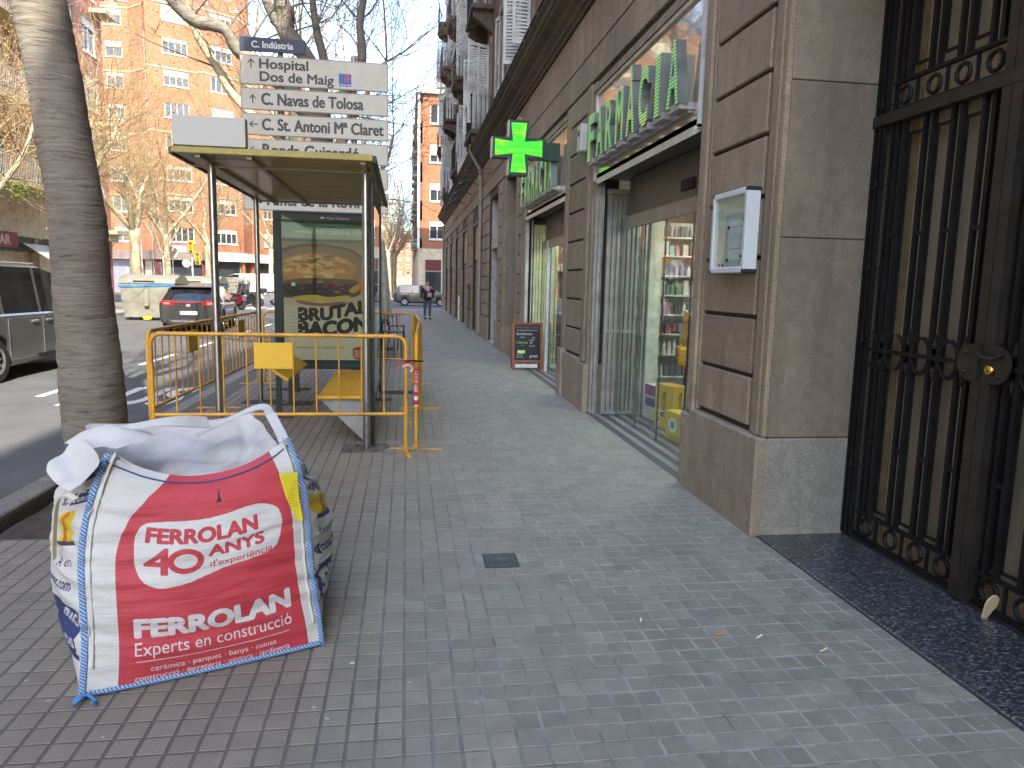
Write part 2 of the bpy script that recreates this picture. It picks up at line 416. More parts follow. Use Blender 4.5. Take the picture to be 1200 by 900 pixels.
# tiles: four raised squares each
def tile_mesh(name, seed=0, lo=False):
    m = MB()
    for i in (0, 1):
        for j in (0, 1):
            x0, y0 = i*.1+.0036, j*.1+.0036; x1, y1 = x0+.0928, y0+.0928; b = .0035
            if lo: m.add([(x0,y0,0),(x1,y0,0),(x1,y1,0),(x0,y1,0)], [(0,1,2,3)])
            else:
                m.add([(x0,y0,-.006),(x1,y0,-.006),(x1,y1,-.006),(x0,y1,-.006),(x0+b,y0+b,0),(x1-b,y0+b,0),(x1-b,y1-b,0),(x0+b,y1-b,0)],
                      [(4,5,6,7),(0,1,5,4),(1,2,6,5),(2,3,7,6),(3,0,4,7)])
    return m
def in_pit(x, y): return PIT[0]-.02 < x+.1 < PIT[1]+.0 and PIT[2] < y+.1 < PIT[3]
def at_post(x, y): return any(abs(x+.1-px) < .16 and abs(y+.1-py) < .14 for px, py in POSTS)
POSTS = [(-.37, 7.0), (-1.9, 9.75), (-.37, 9.9)]
cells = []
ny = 0
y = .8
while y < 45.0:
    for i in range(-13, 12):
        x = i*.2-.003
        if x < -2.6: continue
        if not in_pit(x, y) and not at_post(x, y): cells.append((x, y))
    y += .2
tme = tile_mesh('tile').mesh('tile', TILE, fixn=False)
def vis(x, y):
    dz = .98*y-.1*0-.145*(-x)*-1; return y > 1.75 and x > -.95*y*.98 and x < .76*y+.3
nearest = sorted([c for c in cells if vis(*c)], key=lambda c: (c[0]**2+c[1]**2))[:300]; ns = set(nearest)
for (x, y) in nearest:
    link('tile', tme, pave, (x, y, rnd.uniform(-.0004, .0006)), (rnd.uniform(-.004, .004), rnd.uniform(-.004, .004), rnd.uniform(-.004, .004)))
rest = MB(); far = MB(); T1 = tile_mesh('a'); T2 = tile_mesh('b', lo=True)
for (x, y) in cells:
    if (x, y) in ns: continue
    dz = rnd.uniform(-.0004, .0006); tx, ty = rnd.uniform(-.004, .004), rnd.uniform(-.004, .004)
    src = T1 if y < 20 else T2
    rest.add([(a+x, b+y, c+dz+a*tx+b*ty) for a, b, c in src.v], src.f)
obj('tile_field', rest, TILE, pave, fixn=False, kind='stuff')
# broken tiles round the posts
rb = MB(); r2 = random.Random(3)
for px, py in POSTS:
    for _ in range(26):
        a, b = px+r2.uniform(-.2, .2), py+r2.uniform(-.14, .14); s = r2.uniform(.012, .035)
        rb.box(-s, s, -s*.8, s*.8, -s*.4, s*.5, 0, Matrix.Translation((a, b, -.004))@Matrix.Rotation(r2.uniform(0, 3), 4, 'Z')@Matrix.Rotation(r2.uniform(-.5, .5), 4, 'X'))
obj('rubble', rb, mat('rubble_grey', (.11, .108, .1), .9, var=.4), pave, kind='stuff')
# road paint
RP = mat('road_paint', (.62, .58, .54), .7, var=.15, scale=8, dirt=(.3, .28, .26))
rp = MB()
V, T = text_tris('BUS', .03)
V = V/V[:,0].max()*1.5
rp.add([(-3.15-1.5+a, 10.3+b*2.6, -.121) for a, b in V], [tuple(t) for t in T])
obj('road_lettering', rp, RP, kind='structure')
rp = MB()
for i in range(-2, 12): rp.quad((-5.2, 3+i*4, -.121), (-5.08, 3+i*4, -.121), (-5.08, 5.2+i*4, -.121), (-5.2, 5.2+i*4, -.121))
for k in range(9): rp.quad((-15, 43.2, -.12), (-14, 43.2, -.12), (-14, 46.5, -.12), (-15, 46.5, -.12), M=Matrix.Translation((k*1.4, 0, 0)))
obj('road_line', rp, RP, kind='structure')
# far pavements
fp = MB(); fp.box(-17.72, -12.3, -30, 47.2, -.2, 0); obj('far_pavement', fp, CONC, kind='structure')
fp = MB(); fp.box(1.4, 30, 63.5, 200, -.2, 0); fp.box(-2.6, 1.4, 66, 200, -.2, 0); obj('corner_pavement', fp, CONC, kind='structure')
fp = MB(); fp.box(-60, -17.5, 72, 110, -.2, 0); fp.box(-17.5, -12, 76, 200, -.2, 0); obj('crossing_pavement', fp, CONC, kind='structure')

# manhole / service cover
t = thing('service_cover', 'small square cast iron service cover set flush in the middle of the grey tiles', 'manhole cover', (.55, 4.02, 0))
m = MB(); m.box(.45, .65, 3.91, 4.13, -.006, .003); obj('cover_frame', m, mat('cast_iron', (.09, .09, .088), .5, .5, var=.3), t)
m = MB(); m.box(.465, .635, 3.925, 4.115, .0031, .006)
for i in range(7):
    for j in range(6): m.box(.475+i*.022, .487+i*.022, 3.94+j*.028, 3.955+j*.028, .006, .009)
m.box(.51, .59, 3.985, 4.03, .009, .012); obj('cover_plate', m, mat('cast_iron_plate', (.125, .125, .125), .45, .5, var=.3), t)

# cigarette ends and scraps
for (px, py, lab, c, ln, rz) in ((1.13, 3.2, 'white paper scrap lying on the tiles left of the cigarette ends', (.7,.7,.68), .03, 1.2), (1.45, 3.02, 'orange brown cigarette filter on the grey tiles by the threshold', (.6,.25,.08), .03, .4),
        (1.63, 2.98, 'white cigarette end beside the dark granite threshold', (.75,.72,.68), .04, .6), (1.86, 2.83, 'pale yellow cigarette butt touching the edge of the dark threshold', (.75,.6,.35), .045, .5), (-.22, 2.93, 'small pale leaf scrap on the tiles right of the red and white bag', (.6,.5,.3), .02, .1)):
    m = MB(); d = Vector((math.cos(rz), math.sin(rz), 0))*ln/2; p = Vector((px, py, .005))
    m.cyl(p-d, p+d, .0045, n=8); obj('cigarette_end', m, mat('scrap', c, .7), label=lab, category='litter')

# ------------------------------------------------------------ the long building on the right
FX = 2.30
bld = thing('apartment_building', 'long brick apartment building with brown stone ground floor and white shutters on the right', 'building', (FX, 4.3, 0))
Y1 = 45.0
openings = [(.9, 4.3, 4.0, .59), (5.66, 8.93, 3.9, .6), (10.5, 14.2, 3.9, .6), (15.3, 17.1, 4.0, .45), (18.35, 20.4, 3.9, .4), (23.2, 25.4, 3.6, .35),
            (28.0, 30.2, 3.7, .35), (32.4, 34.4, 3.7, .35), (36.6, 38.6, 3.7, .35), (40.6, 42.8, 3.7, .35)]
edges = [-60]+[v for o in openings for v in o[:2]]+[Y1]
piers = [(edges[i], edges[i+1]) for i in range(0, len(edges), 2)]
ZT = 4.08
# cores behind the facing stones
core = MB()
for a, b in piers: core.box(FX, FX+(.3 if 8 < a < 9 else .8), a, b, -.1, ZT)
for (a, b, zt, d) in openings: core.box(FX+.003, FX+.3, a, b, zt, ZT)
core.box(FX+.002, FX+.8, -60, Y1, ZT, 5.2)
obj('wall_core', core, ST_DARK, bld)
jz = [.68, 1.03, 1.42, 1.81, 2.20, 2.59, 2.98, 3.37, 3.76, 4.08]
def blocks(a, b, x=FX-.028, zs=jz, m=ST_PIER, gap=.028, name='stone_block', th=.06):
    for i in range(len(zs)-1):
        q = MB(); q.bbox(x, x+th, a, b, zs[i]+gap/2, zs[i+1]-gap/2, .008); obj(name, q, m, bld)
def strip(a, b, x, z0, z1, m=ST_LITE, name='pilaster_strip', ch=.006, x1=None):
    q = MB(); q.bbox(x, FX+.04 if x1 is None else x1, a, b, z0, z1, ch); return obj(name, q, m, bld)
# pier beside the gate
blocks(4.53, 5.36)
for yy in (4.3, 4.36, 4.425):
    strip(yy+.002, yy+.058, FX-.03-.012*(yy == 4.36), .66, 3.999, ST_LITE, 'jamb_moulding')
strip(4.484, 4.526, FX-.005, .66, 3.999, ST_PIER, 'jamb_moulding')
strip(5.375, 5.42, FX-.03, .66, 4.05, ST_PIER, 'jamb_moulding'); strip(5.425, 5.5, FX-.05, .62, 4.05, ST_LITE); strip(5.504, 5.6, FX-.028, .62, 4.05, ST_LITE, 'jamb_moulding')
q = MB(); q.bbox(FX-.07, FX+.595, 4.295, 5.42, -.01, .655, .012); obj('plinth_stone', q, GRAN, bld)
q = MB(); q.bbox(FX-.05, FX+.3, 5.424, 5.66, -.01, .60, .014); obj('plinth_stone', q, GRAN, bld)
# reveal of the gate: big grey slabs facing the camera
for z0, z1, gm in ((.66, 1.925, ST_GREY), (1.93, 2.86, ST_GREY), (2.865, 3.99, ST_GREY)):
    q = MB(); q.bbox(FX+.0, FX+.59, 4.288, 4.32, z0, z1, .005); obj('reveal_slab', q, gm, bld, label='dark grey stone slab lining the gate recess')
q = MB(); q.bbox(FX+.003, FX+.59, 4.283, 4.31, 0, .654, .01); obj('reveal_slab', q, GRAN_G, bld, label='speckled grey granite slab at the foot of the gate recess')
# recess of the gate
q = MB(); q.box(FX+.6, FX+.8, .9, 4.3, 3.4, 4.0); q.box(FX, FX+.7, .9, 4.3, 4.0, 4.05); obj('lintel_soffit', q, ST_GREY, bld)
# other piers
for k, (a, b) in enumerate(piers[2:]):
    L = b-a
    if L < 1.8 and b < 19:
        strip(a+.002, a+.13, FX-.03, .6, 4.05, ST_LITE); strip(a+.134, a+.3, FX-.055, .64, 4.05, ST_LITE)
        blocks(a+.32, b-.2, m=ST_LITE if k else ST_PIER); strip(b-.19, b-.003, FX-.04, .6, 4.05, ST_LITE)
        q = MB(); q.bbox(FX-.075, FX+.25, a-.01, a+.31, -.01, .62, .012); obj('plinth_stone', q, GRAN, bld)
        q = MB(); q.bbox(FX-.06, FX+.2, a+.315, b-.25, -.01, .655, .012); obj('plinth_stone', q, GRAN, bld)
        q = MB(); q.bbox(FX-.09, FX+.2, b-.246, b+.01, -.01, .70, .012); obj('plinth_stone', q, GRAN, bld)
    else:
        nb = max(1, round(L/1.0)); w_ = L/nb
        for i in range(nb):
            blocks(a+i*w_+.06, a+(i+1)*w_-.06, m=ST_LITE, zs=[.68, 1.42, 2.2, 2.98, 3.76, 4.08] if a > 25 else jz)
            q = MB(); q.bbox(FX-.06, FX+.2, a+i*w_+.005, a+(i+1)*w_-.005, -.01, .655, .01); obj('plinth_stone', q, GRAN, bld)
# lintel band and frieze slabs up to the cornice
y = -2.0; i = 0
while y < Y1:
    L = (1.55, 1.9, 1.3)[i % 3]; e = min(Y1, y+L)
    q = MB(); q.bbox(FX-.03, FX+.1, y+.004, e-.004, 4.10, 4.46, .007); obj('lintel_stone', q, ST_LITE if i % 2 else ST_PIER, bld)
    q = MB(); q.bbox(FX-.02, FX+.1, y+.004+.3, e-.004+.3, 4.49, 5.06, .007); obj('frieze_stone', q, ST_LITE, bld)
    y = e; i += 1
# architrave frames round the shop signs
for (a, b) in ((5.6, 8.98), (10.45, 14.25)):
    for k, (dx, dz) in enumerate(((.05, .0), (.025, .055))):
        q = MB(); q.box(FX-dx, FX+.2, a, b, 3.92+dz, 3.97+dz); obj('architrave', q, ST_LITE, bld)
# cornice, extruded in lengths
prof = [(0, 5.08), (.05, 5.08), (.05, 5.13), (.09, 5.15), (.10, 5.2), (.16, 5.24), (.18, 5.3), (.30, 5.34), (.30, 5.38), (.34, 5.4), (.34, 5.47), (.40, 5.50), (.40, 5.54), (.05, 5.60), (0, 5.6)]
CORN = stone_mat('cornice_stone', (.13, .10, .072), (.05, .04, .032), .45, .8)
y = -2.0
while y < Y1+.3:
    e = min(Y1+.35, y+2.35); q = MB(); q.prism([(FX-a, z) for a, z in prof], y+.003, e-.003, 'y'); obj('cornice_length', q, CORN, bld); y = e
q = MB()    # lead flashing dashes over the cornice
y = 0
while y < Y1: q.box(FX-.43, FX-.05, y, y+.55, 5.545, 5.575); y += .62
obj('cornice_flashing', q, mat('lead_grey', (.06, .055, .05), .7), bld)
# upper wall with real window openings
ZF = [5.6+i*3.3 for i in range(6)]; ZTOP = 22.3
wc = [(11.2+i*3.55) for i in range(10)]; WW, WH, WS = 1.15, 2.15, .45
up = MB(); up.box(FX+.05, FX+.5, -60, wc[0]-WW/2, 5.6, ZTOP)
for i, c in enumerate(wc):
    nx = wc[i+1]-WW/2 if i+1 < len(wc) else Y1
    up.box(FX+.05, FX+.5, c+WW/2, nx, 5.6, ZTOP)
    z = 5.6
    for zf in ZF[:5]:
        up.box(FX+.051, FX+.5, c-WW/2, c+WW/2, z, zf+WS); z = zf+WS+WH
    up.box(FX+.051, FX+.5, c-WW/2, c+WW/2, z, ZTOP)
obj('brick_wall', up, BRICK, bld)
up = MB(); up.box(FX+.5, FX+12, -60, Y1, 5.6, ZTOP-.5); up.box(FX+.8, FX+12, 15.25, Y1, 0, 5.58); up.box(FX+.8, FX+12, -60, 15.2, 3.2, 5.58) ; obj('building_mass', up, CREAM, bld)
q = MB(); q.box(FX-.5, FX+.5, -60, Y1+.3, ZTOP, ZTOP+.35); obj('roof_cornice', q, CREAM, bld)
# corner quoins of pale stone at the far end and vertical bands
for i in range(40):
    z0 = 5.62+i*.5; q = MB(); q.bbox(FX-.02, FX+.3, Y1-.9+(.25 if i % 2 else 0), Y1+.02, z0, z0+.485, .01); obj('quoin', q, ST_LITE, bld)
# window kit (shared meshes)
wf = MB(); SUR = ST_LITE
for s in (-1, 1): wf.box(-.06, .1, s*(WW/2), s*(WW/2+.16), 0, WH)
wf.box(-.07, .1, -WW/2-.2, WW/2+.2, WH, WH+.2); wf.box(-.16, .1, -WW/2-.25, WW/2+.25, -.14, 0)
wfm = wf.mesh('window_surround', ST_LITE)
wp = MB(); wp.box(.0, .02, -WW/2, WW/2, 0, WH); wpm = wp.mesh('pane', GLASSD)
wb = MB()
for s in (-.55, 0, .5): wb.box(-.03, 0, s-.03, s+.04, .02, WH-.02)
for z in (.02, 1.4, WH-.06): wb.box(-.03, 0, -WW/2+.02, WW/2-.02, z, z+.06)
wbm = wb.mesh('sash', WHITEP)
def louvre(w, h, n, fr=.05):
    m = MB(); m.box(0, .04, 0, fr, 0, h); m.box(0, .04, w-fr, w, 0, h); m.box(0, .04, fr, w-fr, 0, .08); m.box(0, .04, fr, w-fr, h-.08, h); m.box(0, .04, fr, w-fr, h*.48, h*.48+.07)
    for i in range(n):
        z = .1+(h-.2)*i/n; m.add([(.0, fr, z), (.0, w-fr, z), (.038, w-fr, z+(h-.2)/n*.75), (.038, fr, z+(h-.2)/n*.75), (.0, fr, z-.012), (.0, w-fr, z-.012), (.038, w-fr, z+(h-.2)/n*.75-.012), (.038, fr, z+(h-.2)/n*.75-.012)],
                                [(0,1,2,3), (7,6,5,4), (0,4,5,1), (3,2,6,7)])
    return m
lvm = louvre(.34, WH, 30).mesh('shutter_leaf', SHUTW)
balm = MB(); balm.bbox(-.62, .05, -WW/2-.45, WW/2+.45, -.34, -.2, .02)
balm.prism([(-.55, -.34), (-.55, -.5), (-.35, -.62), (.05, -.95), (.05, -.34)], -WW/2-.3, -WW/2-.12, 'y'); balm.prism([(-.55, -.34), (-.55, -.5), (-.35, -.62), (.05, -.95), (.05, -.34)], WW/2+.12, WW/2+.3, 'y')
balmm = balm.mesh('balcony_slab', CORN)
br = MB()
for k in range(15): yy = -WW/2-.4+(WW+.8)*k/14; br.cyl((-.57, yy, -.2), (-.57, yy, .72), .011, n=5)
for s in (-1, 1):
    for k in range(5): br.cyl((-.57+.13*k, s*(WW/2+.4), -.2), (-.57+.13*k, s*(WW/2+.4), .72), .011, n=5)
br.box(-.595, -.545, -WW/2-.42, WW/2+.42, .71, .74)
brm = br.mesh('railing', IRON)
for i, c in enumerate(wc):
    for j, zf in enumerate(ZF[:5]):
        z0 = zf+WS
        wo_ = link('window', wfm, bld, Vector((FX+.05, c, z0))-bld.location)
        link('pane', wpm, wo_, (.2, 0, 0)); link('sash', wbm, wo_, (.2, 0, 0))
        mode = (i*7+j*5) % 4
        for s in (-1, 1):      # leaves folded open, standing out from the wall
            for k in range(2 if mode in (1,) else 1):
                a = R((86, 70, 12, 80)[mode])*(1 if s > 0 else -1)
                base = Vector((-.07-.0, s*(WW/2+.02), 0))
                d = Vector((-math.sin(abs(a)), s*math.cos(abs(a))*1.0, 0))
                p = base+d*(.3*k)+Vector((-.0, s*.03*k, 0))
                rz = math.atan2(-d.x, d.y) if True else 0
                link('shutter_leaf', lvm, wo_, p, (0, 0, rz))
        if (i+j) % 2 == 0 and j > 0 or (j == 0 and i in (3, 5, 7)):
            bs = link('balcony_slab', balmm, bld, Vector((FX+.05, c, z0))-bld.location); link('railing', brm, bs)
# downpipe
q = MB(); q.tube([(FX-.09, 22.35, .1), (FX-.09, 22.35, 4.7), (FX-.12, 22.35, 5.0), (FX-.42, 22.35, 5.5), (FX-.42, 22.35, 5.9), (FX-.1, 22.35, 6.2)], .055, 10)
for z in (1.2, 2.6, 4.0): q.cyl((FX-.09, 22.35, z), (FX-.09, 22.35, z+.05), .07, n=10)
obj('downpipe', q, mat('pipe_paint', (.3, .27, .23), .6), bld, smooth=50)
q = MB(); q.tube([(FX-.08, 44.6, 0), (FX-.08, 44.6, 5)], .06, 8); obj('downpipe', q, mat('pipe_paint2', (.28, .25, .2), .6), bld, smooth=50)

# further openings: door, blocked windows
OPN = [(15.3, 17.1, 4.0)]
q = MB(); q.box(FX+.42, FX+.5, 15.3, 17.1, 0, 4.0); q.box(FX, FX+.5, 17.1-.001, 17.12, 0, 4.0); q.box(FX-.02, FX+.45, 15.3, 17.1, -.01, .012)
obj('blocked_doorway', q, ST_GREY, bld, label='tall dark grey recess with faint chalk scribble')
cv = Canvas(128, 96, (.13, .125, .115)); 
for k in range(3): cv.text('RA', 24, 30, 34+k, (.35, .34, .32), -.02, spacing=.7, shear=.4)
q = MB(); q.quad((FX+.41, 16.6, 1.0), (FX+.41, 16.05, 1.0), (FX+.41, 16.05, 1.4), (FX+.41, 16.6, 1.4), uv=UVQ); obj('graffiti', q, cv.mat('scribble_print', .8), bld)
dk = mat('door_dark', (.02, .024, .028), .45, var=.5, scale=7)
# street door with fanlight panels
q = MB(); q.box(FX+.2, FX+.26, 18.45, 20.3, 0, 2.55); dr = obj('street_door', q, dk, bld)
q = MB(); q.box(FX+.05, FX+.22, 18.35, 18.45, 0, 3.9); q.box(FX+.05, FX+.22, 20.3, 20.4, 0, 3.9); q.box(FX+.04, FX+.22, 18.35, 20.4, 2.55, 2.68); obj('door_frame', q, mat('frame_grey', (.35, .34, .31), .5), dr)
q = MB(); q.box(FX-.02, FX+.4, 18.35, 20.4, -.01, .03); obj('door_step', q, mat('marble', (.5, .48, .44), .4), bld)
for a, b in ((18.5, 19.35), (19.4, 20.25)):
    q = MB(); q.box(FX+.2, FX+.24, a, b, 2.72, 3.85); obj('fanlight_panel', q, BEIGE, bld)
for n_, (a, b, zt, d) in enumerate(openings[5:]):
    q = MB(); q.box(FX+.08, FX+.35, a, b, 0, 2.35 if n_ != 2 else .9); obj('blocking_wall', q, (ST_LITE, CONC, ST_GREY)[n_ % 3], bld)
    q = MB(); q.box(FX+.06, FX+.26, a+.08, b-.08, 2.4 if n_ != 2 else .95, zt-.1); obj('boarded_panel', q, BEIGE if n_ != 2 else dk, bld)
    q = MB(); q.box(FX-.03, FX+.3, a-.02, b+.02, zt-.08, zt-.001); q.box(FX+.1, FX+.26, a, a+.08, 0, zt-.08); q.box(FX+.1, FX+.26, b-.08, b, 0, zt-.08); obj('opening_frame', q, ST_LITE, bld)
q = MB(); q.box(FX-.12, FX-.04, 31.0, 31.06, 0, 1.1); obj('guard_post', q, WHITEP, bld)
q = MB(); q.box(FX-.1, FX-.04, 26.2, 26.26, 0, 1.55); q.box(FX-.16, FX-.04, 26.15, 26.4, 1.5, 1.56); obj('meter_pipe', q, mat('rust_pipe', (.12, .06, .03), .8), bld)
# air-conditioning units, cables and brackets on the wall
for (yy, zz, lab) in ((22.9, 5.62, 'white air conditioning unit on the cornice above the downpipe'), (28.3, 5.62, 'white air conditioning unit on the cornice farther along the facade'), (33.5, 5.62, 'farthest small air conditioning unit on the cornice')):
    t = thing('air_conditioner', lab, 'air conditioner', (FX-.2, yy, zz))
    q = MB(); q.bbox(FX-.42, FX+.02, yy-.42, yy+.42, zz, zz+.62, .02); obj('casing', q, WHITEP, t)
    q = MB(); q.lathe([(.02, .0), (.21, 0), (.24, .02), (.24, .05)], 20, axis='x', M=Matrix.Translation((FX-.45, yy-.1, zz+.3))); obj('fan_guard', q, DKMET, t)
q = MB()
for dz in (0, .12): q.tube([(FX-.05, 20.4, 4.62+dz), (FX-.35, 21.5, 4.72+dz), (FX-.7, 21.6, 4.7+dz)], .012, 5)
for yy in (23.6, 26.2, 29.3): q.tube([(FX-.02, yy, 4.7), (FX-.35, yy, 4.85), (FX-.55, yy, 4.8)], .02, 5); q.lathe([(.02, .1), (.05, .05), (.13, 0)], 10, M=Matrix.Translation((FX-.55, yy, 4.7)))
obj('wall_bracket', q, DKMET, bld)
q = MB(); q.tube([(FX-.04, y, 4.55+.05*math.sin(y*1.3)) for y in [14+.5*k for k in range(60)]], .008, 4); obj('wall_cable', q, BLACK, bld)
# ------------------------------------------------------------ pharmacy: two shop openings
LEDG = None
def shop(a, b, first):
    # a..b along the wall; sign band 2.87..3.85
    q = MB(); q.box(FX-.0, FX+.05, a+.02, b-.02, 2.88, 3.9)
    sp = obj('sign_panel', q, MIRR, bld, label='mirror glass fascia behind the green letters')
    q = MB(); q.box(FX-.03, FX+.02, a+.0, a+.035, 2.86, 3.9); q.box(FX-.03, FX+.02, b-.035, b, 2.86, 3.9); q.box(FX-.03, FX+.02, a, b, 3.885, 3.92)
    obj('panel_frame', q, WHITEP, sp)
    q = MB(); q.prism([(FX-.06, 2.80), (FX-.06, 2.86), (FX+.05, 2.9), (FX+.05, 2.86)], a+.02, b-.3, 'y'); q.box(FX-.03, FX+.03, a, b, 2.855, 2.885)
    obj('awning_rail', q, mat('rail_cream', (.45, .43, .36), .4), bld)
    # soffit, roller box, reveals
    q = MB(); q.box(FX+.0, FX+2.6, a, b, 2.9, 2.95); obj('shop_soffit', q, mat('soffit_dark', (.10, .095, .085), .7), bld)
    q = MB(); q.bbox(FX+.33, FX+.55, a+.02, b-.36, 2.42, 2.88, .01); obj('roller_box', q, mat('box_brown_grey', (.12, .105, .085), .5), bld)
    q = MB(); q.bbox(FX+.30, FX+.335, (a+b)/2-.75, (a+b)/2-.45, 2.52, 2.62, .004); obj('door_sensor', q, BLACK, bld)
    q = MB(); q.box(FX+.26, FX+.3, a+.02, b-.36, 2.28, 2.41); q.box(FX+.29, FX+.33, a+.02, b-.36, 2.41, 2.43); obj('glazing_head', q, mat('head_alu', (.26, .25, .22), .45, .4), bld)
    # striped granite threshold
    w1 = (mat('strip_dark', (.075, .072, .07), .45, bump=.3), mat('strip_light', (.22, .21, .20), .55, bump=.3))
    for k in range(9):
        q = MB(); x0 = FX-.03+k*.075; q.box(x0+.002, x0+.073, a+.02, b-.02, -.01, .004+.003*(k % 2)); obj('threshold_strip', q, w1[k % 2], bld)
    q = MB(); q.box(FX+.645, FX+2.6, a, b, -.01, .006); obj('shop_floor', q, mat('green_mat', (.08, .16, .05), .9, bump=.5), bld)
    # far-end fittings: jamb post, pale panel, concertina grille
    if first:
        q = MB(); q.bbox(FX-.01, FX+.1, b-.09, b-.02, 0, 2.86, .006); q.bbox(FX+.02, FX+.06, b-.15, b-.1, 0, 2.8, .004)
        for z in (.3, .9, 1.45, 2.1, 2.6): q.cyl((FX+.03, b-.156, z), (FX+.03, b-.148, z), .012, n=8)
        obj('grille_post', q, mat('post_alu', (.30, .30, .28), .4, .5), bld)
        gr = thing('folding_grille', 'folded grey metal concertina grille at the far side of the pharmacy doorway', 'security grille', (FX+.1, b-.24, 0))
        n = 13
        SL = mat('grille_grey', (.27, .265, .24), .4, .4)
        for k in range(n):
            x = FX+.12+k*.031; y = b-.24+(.03 if k % 2 else -.0)
            m = MB(); m.box(x-.011, x+.011, y-.012, y+.012, .05, 2.68); obj('grille_slat', m, SL, gr)
        m = MB(); m.box(FX+.1, FX+.54, b-.26, b-.2, .02, .06); m.box(FX+.1, FX+.54, b-.27, b-.19, 2.7, 2.76); m.box(FX+.1, FX+.54, b-.262, b-.255, 1.04, 1.07); m.box(FX+.11, FX+.52, b-.206, b-.2, .06, 2.7)
        obj('grille_rail', m, SL, gr)
        m = MB(); m.bbox(FX+.53, FX+.565, b-.28, b-.22, 0, 2.45, .004); m.bbox(FX+.58, FX+.61, b-.28, b-.22, 0, 2.45, .004); m.bbox(FX+.52, FX+.57, b-.3, b-.28, 1.0, 1.2, .004)
        obj('grille_post', m, mat('post_alu2', (.45, .45, .43), .4, .5), gr)
        q = MB(); q.bbox(FX+.64, FX+.80, b-.3, b-.1, 0, 2.42, .006); obj('shop_column', q, mat('column_cream', (.60, .64, .54), .5, dirt=(.42, .4, .28)), bld)
    else:
        q = MB(); q.bbox(FX-.01, FX+.06, b-.09, b-.02, 0, 2.86, .006); q.bbox(FX+.1, FX+.13, b-.12, b-.06, 0, 2.86, .006); obj('grille_post', q, mat('post_alu3', (.40, .41, .40), .4, .5), bld)
        q = MB()
        for k in range(9): q.box(FX+.15+k*.055, FX+.195+k*.055, b-.13+(k % 2)*.01, b-.08, 0.02, 2.75)
        obj('green_panel', q, mat('panel_pale_green', (.42, .45, .24), .5), bld)
        q = MB(); q.box(FX+.25, FX+.3, b-1.0, b-.9, 0, 2.4); obj('door_frame', q, WHITEP, bld)
    # frameless glass leaves
    e = a+.02; L = (b-.36-a)/4
    for k in range(4):
        q = MB(); q.box(FX+.28, FX+.292, e+k*L+.004, e+(k+1)*L-.004, .015, 2.28)
        gp = obj('glass_leaf', q, GLASS, bld)
        q = MB(); q.box(FX+.277, FX+.295, e+(k+1)*L-.005, e+(k+1)*L+.005, .015, 2.28); obj('leaf_edge', q, mat('edge_dark', (.06, .07, .065), .3), gp)
    if first:
        cv = Canvas(256, 24, (.2, .22, .2)); 

def shelving(name_lab, P, rz, width, seed):
    sh = thing('shelf_unit', name_lab, 'shelf', P, rot=rz); r = random.Random(seed)
    q = MB()
    for x in (0, width/2, width): q.box(x-.015, x+.015, 0, .38, 0, 2.55)
    q.box(0, width, .36, .38, 0, 2.55); link('carcass', q.mesh('carcass', mat('shelf_white', (.6, .62, .58), .5)), sh)
    cols = [(.55,.52,.46), (.14,.18,.28), (.36,.12,.1), (.45,.36,.15), (.18,.28,.2), (.7,.68,.66), (.35,.3,.5), (.6,.3,.35), (.3,.5,.55), (.1,.1,.12)]
    ms = [mat('pack_colour', c, .4, var=.05) for c in cols]
    for z in (.3, .62, .92, 1.2, 1.48, 1.76, 2.04, 2.3):
        q = MB(); q.box(.016, width-.016, .0, .355, z, z+.02); link('shelf_board', q.mesh('shelf_board', mat('shelf_board_white', (.64, .66, .6), .4)), sh)
        q = MB(); x = .04
        while x < width-.12:
            wd = r.uniform(.045, .1); h = r.uniform(.1, .22); ci = r.randrange(len(cols))
            for _ in range(r.randint(1, 4)):
                if x+wd > width-.04: break
                if r.random() < .5: q.box(x, x+wd*.85, .04, .12, z+.02, z+.02+h, ci)
                else: q.lathe([(0, 0), (wd*.36, 0), (wd*.36, h*.7), (wd*.16, h*.8), (wd*.16, h), (0, h)], 8, ci, Matrix.Translation((x+wd*.45, .08, z+.02)))
                x += wd
            x += r.uniform(0, .03)
        link('stock', q.mesh('stock', ms), sh, kind='stuff')
shop(5.66, 8.93, True); shop(10.5, 14.2, False)
q = MB(); q.box(FX+6.0, FX+6.1, 4.4, 15.2, 0, 2.95); q.box(FX+.7, FX+6.0, 15.1, 15.2, 0, 2.95); q.box(FX+.8, FX+6.0, 4.4, 4.5, 0, 2.95)
obj('shop_wall', q, mat('shop_wall_white', (.62, .66, .58), .6), bld)
q = MB(); q.box(FX+2.6, FX+6.0, 4.5, 15.1, 2.9, 2.95); q.box(FX+.3, FX+2.6, 8.95, 10.48, 2.9, 2.95); obj('shop_ceiling', q, mat('shop_ceiling_white', (.6, .6, .57), .6), bld)
q = MB(); q.box(FX+2.62, FX+6.0, 4.5, 15.1, -.01, .006); q.box(FX+.32, FX+2.6, 8.95, 10.48, -.01, .006); obj('shop_floor', q, mat('shop_floor_grey', (.3, .3, .27), .35), bld)
shelving('tall white shelf of bottles and boxes facing the near pharmacy glass', (FX+.45, 10.1, 0), 0, 3.6, 5)
shelving('white shelf of boxes facing the far pharmacy window', (FX+1.9, 14.0, 0), R(-90), 3.0, 9)
t = thing('shop_counter', 'pale shop counter inside the pharmacy beyond the glass', 'counter', (FX+3.0, 8.9, 0))
q = MB(); q.bbox(FX+2.2, FX+3.8, 8.75, 9.2, 0, .95, .02); obj('cabinet', q, mat('counter_white', (.6, .62, .56), .4), t); q = MB(); q.bbox(FX+2.17, FX+3.83, 8.72, 9.23, .952, .985, .006); obj('top', q, WHITEP, t)
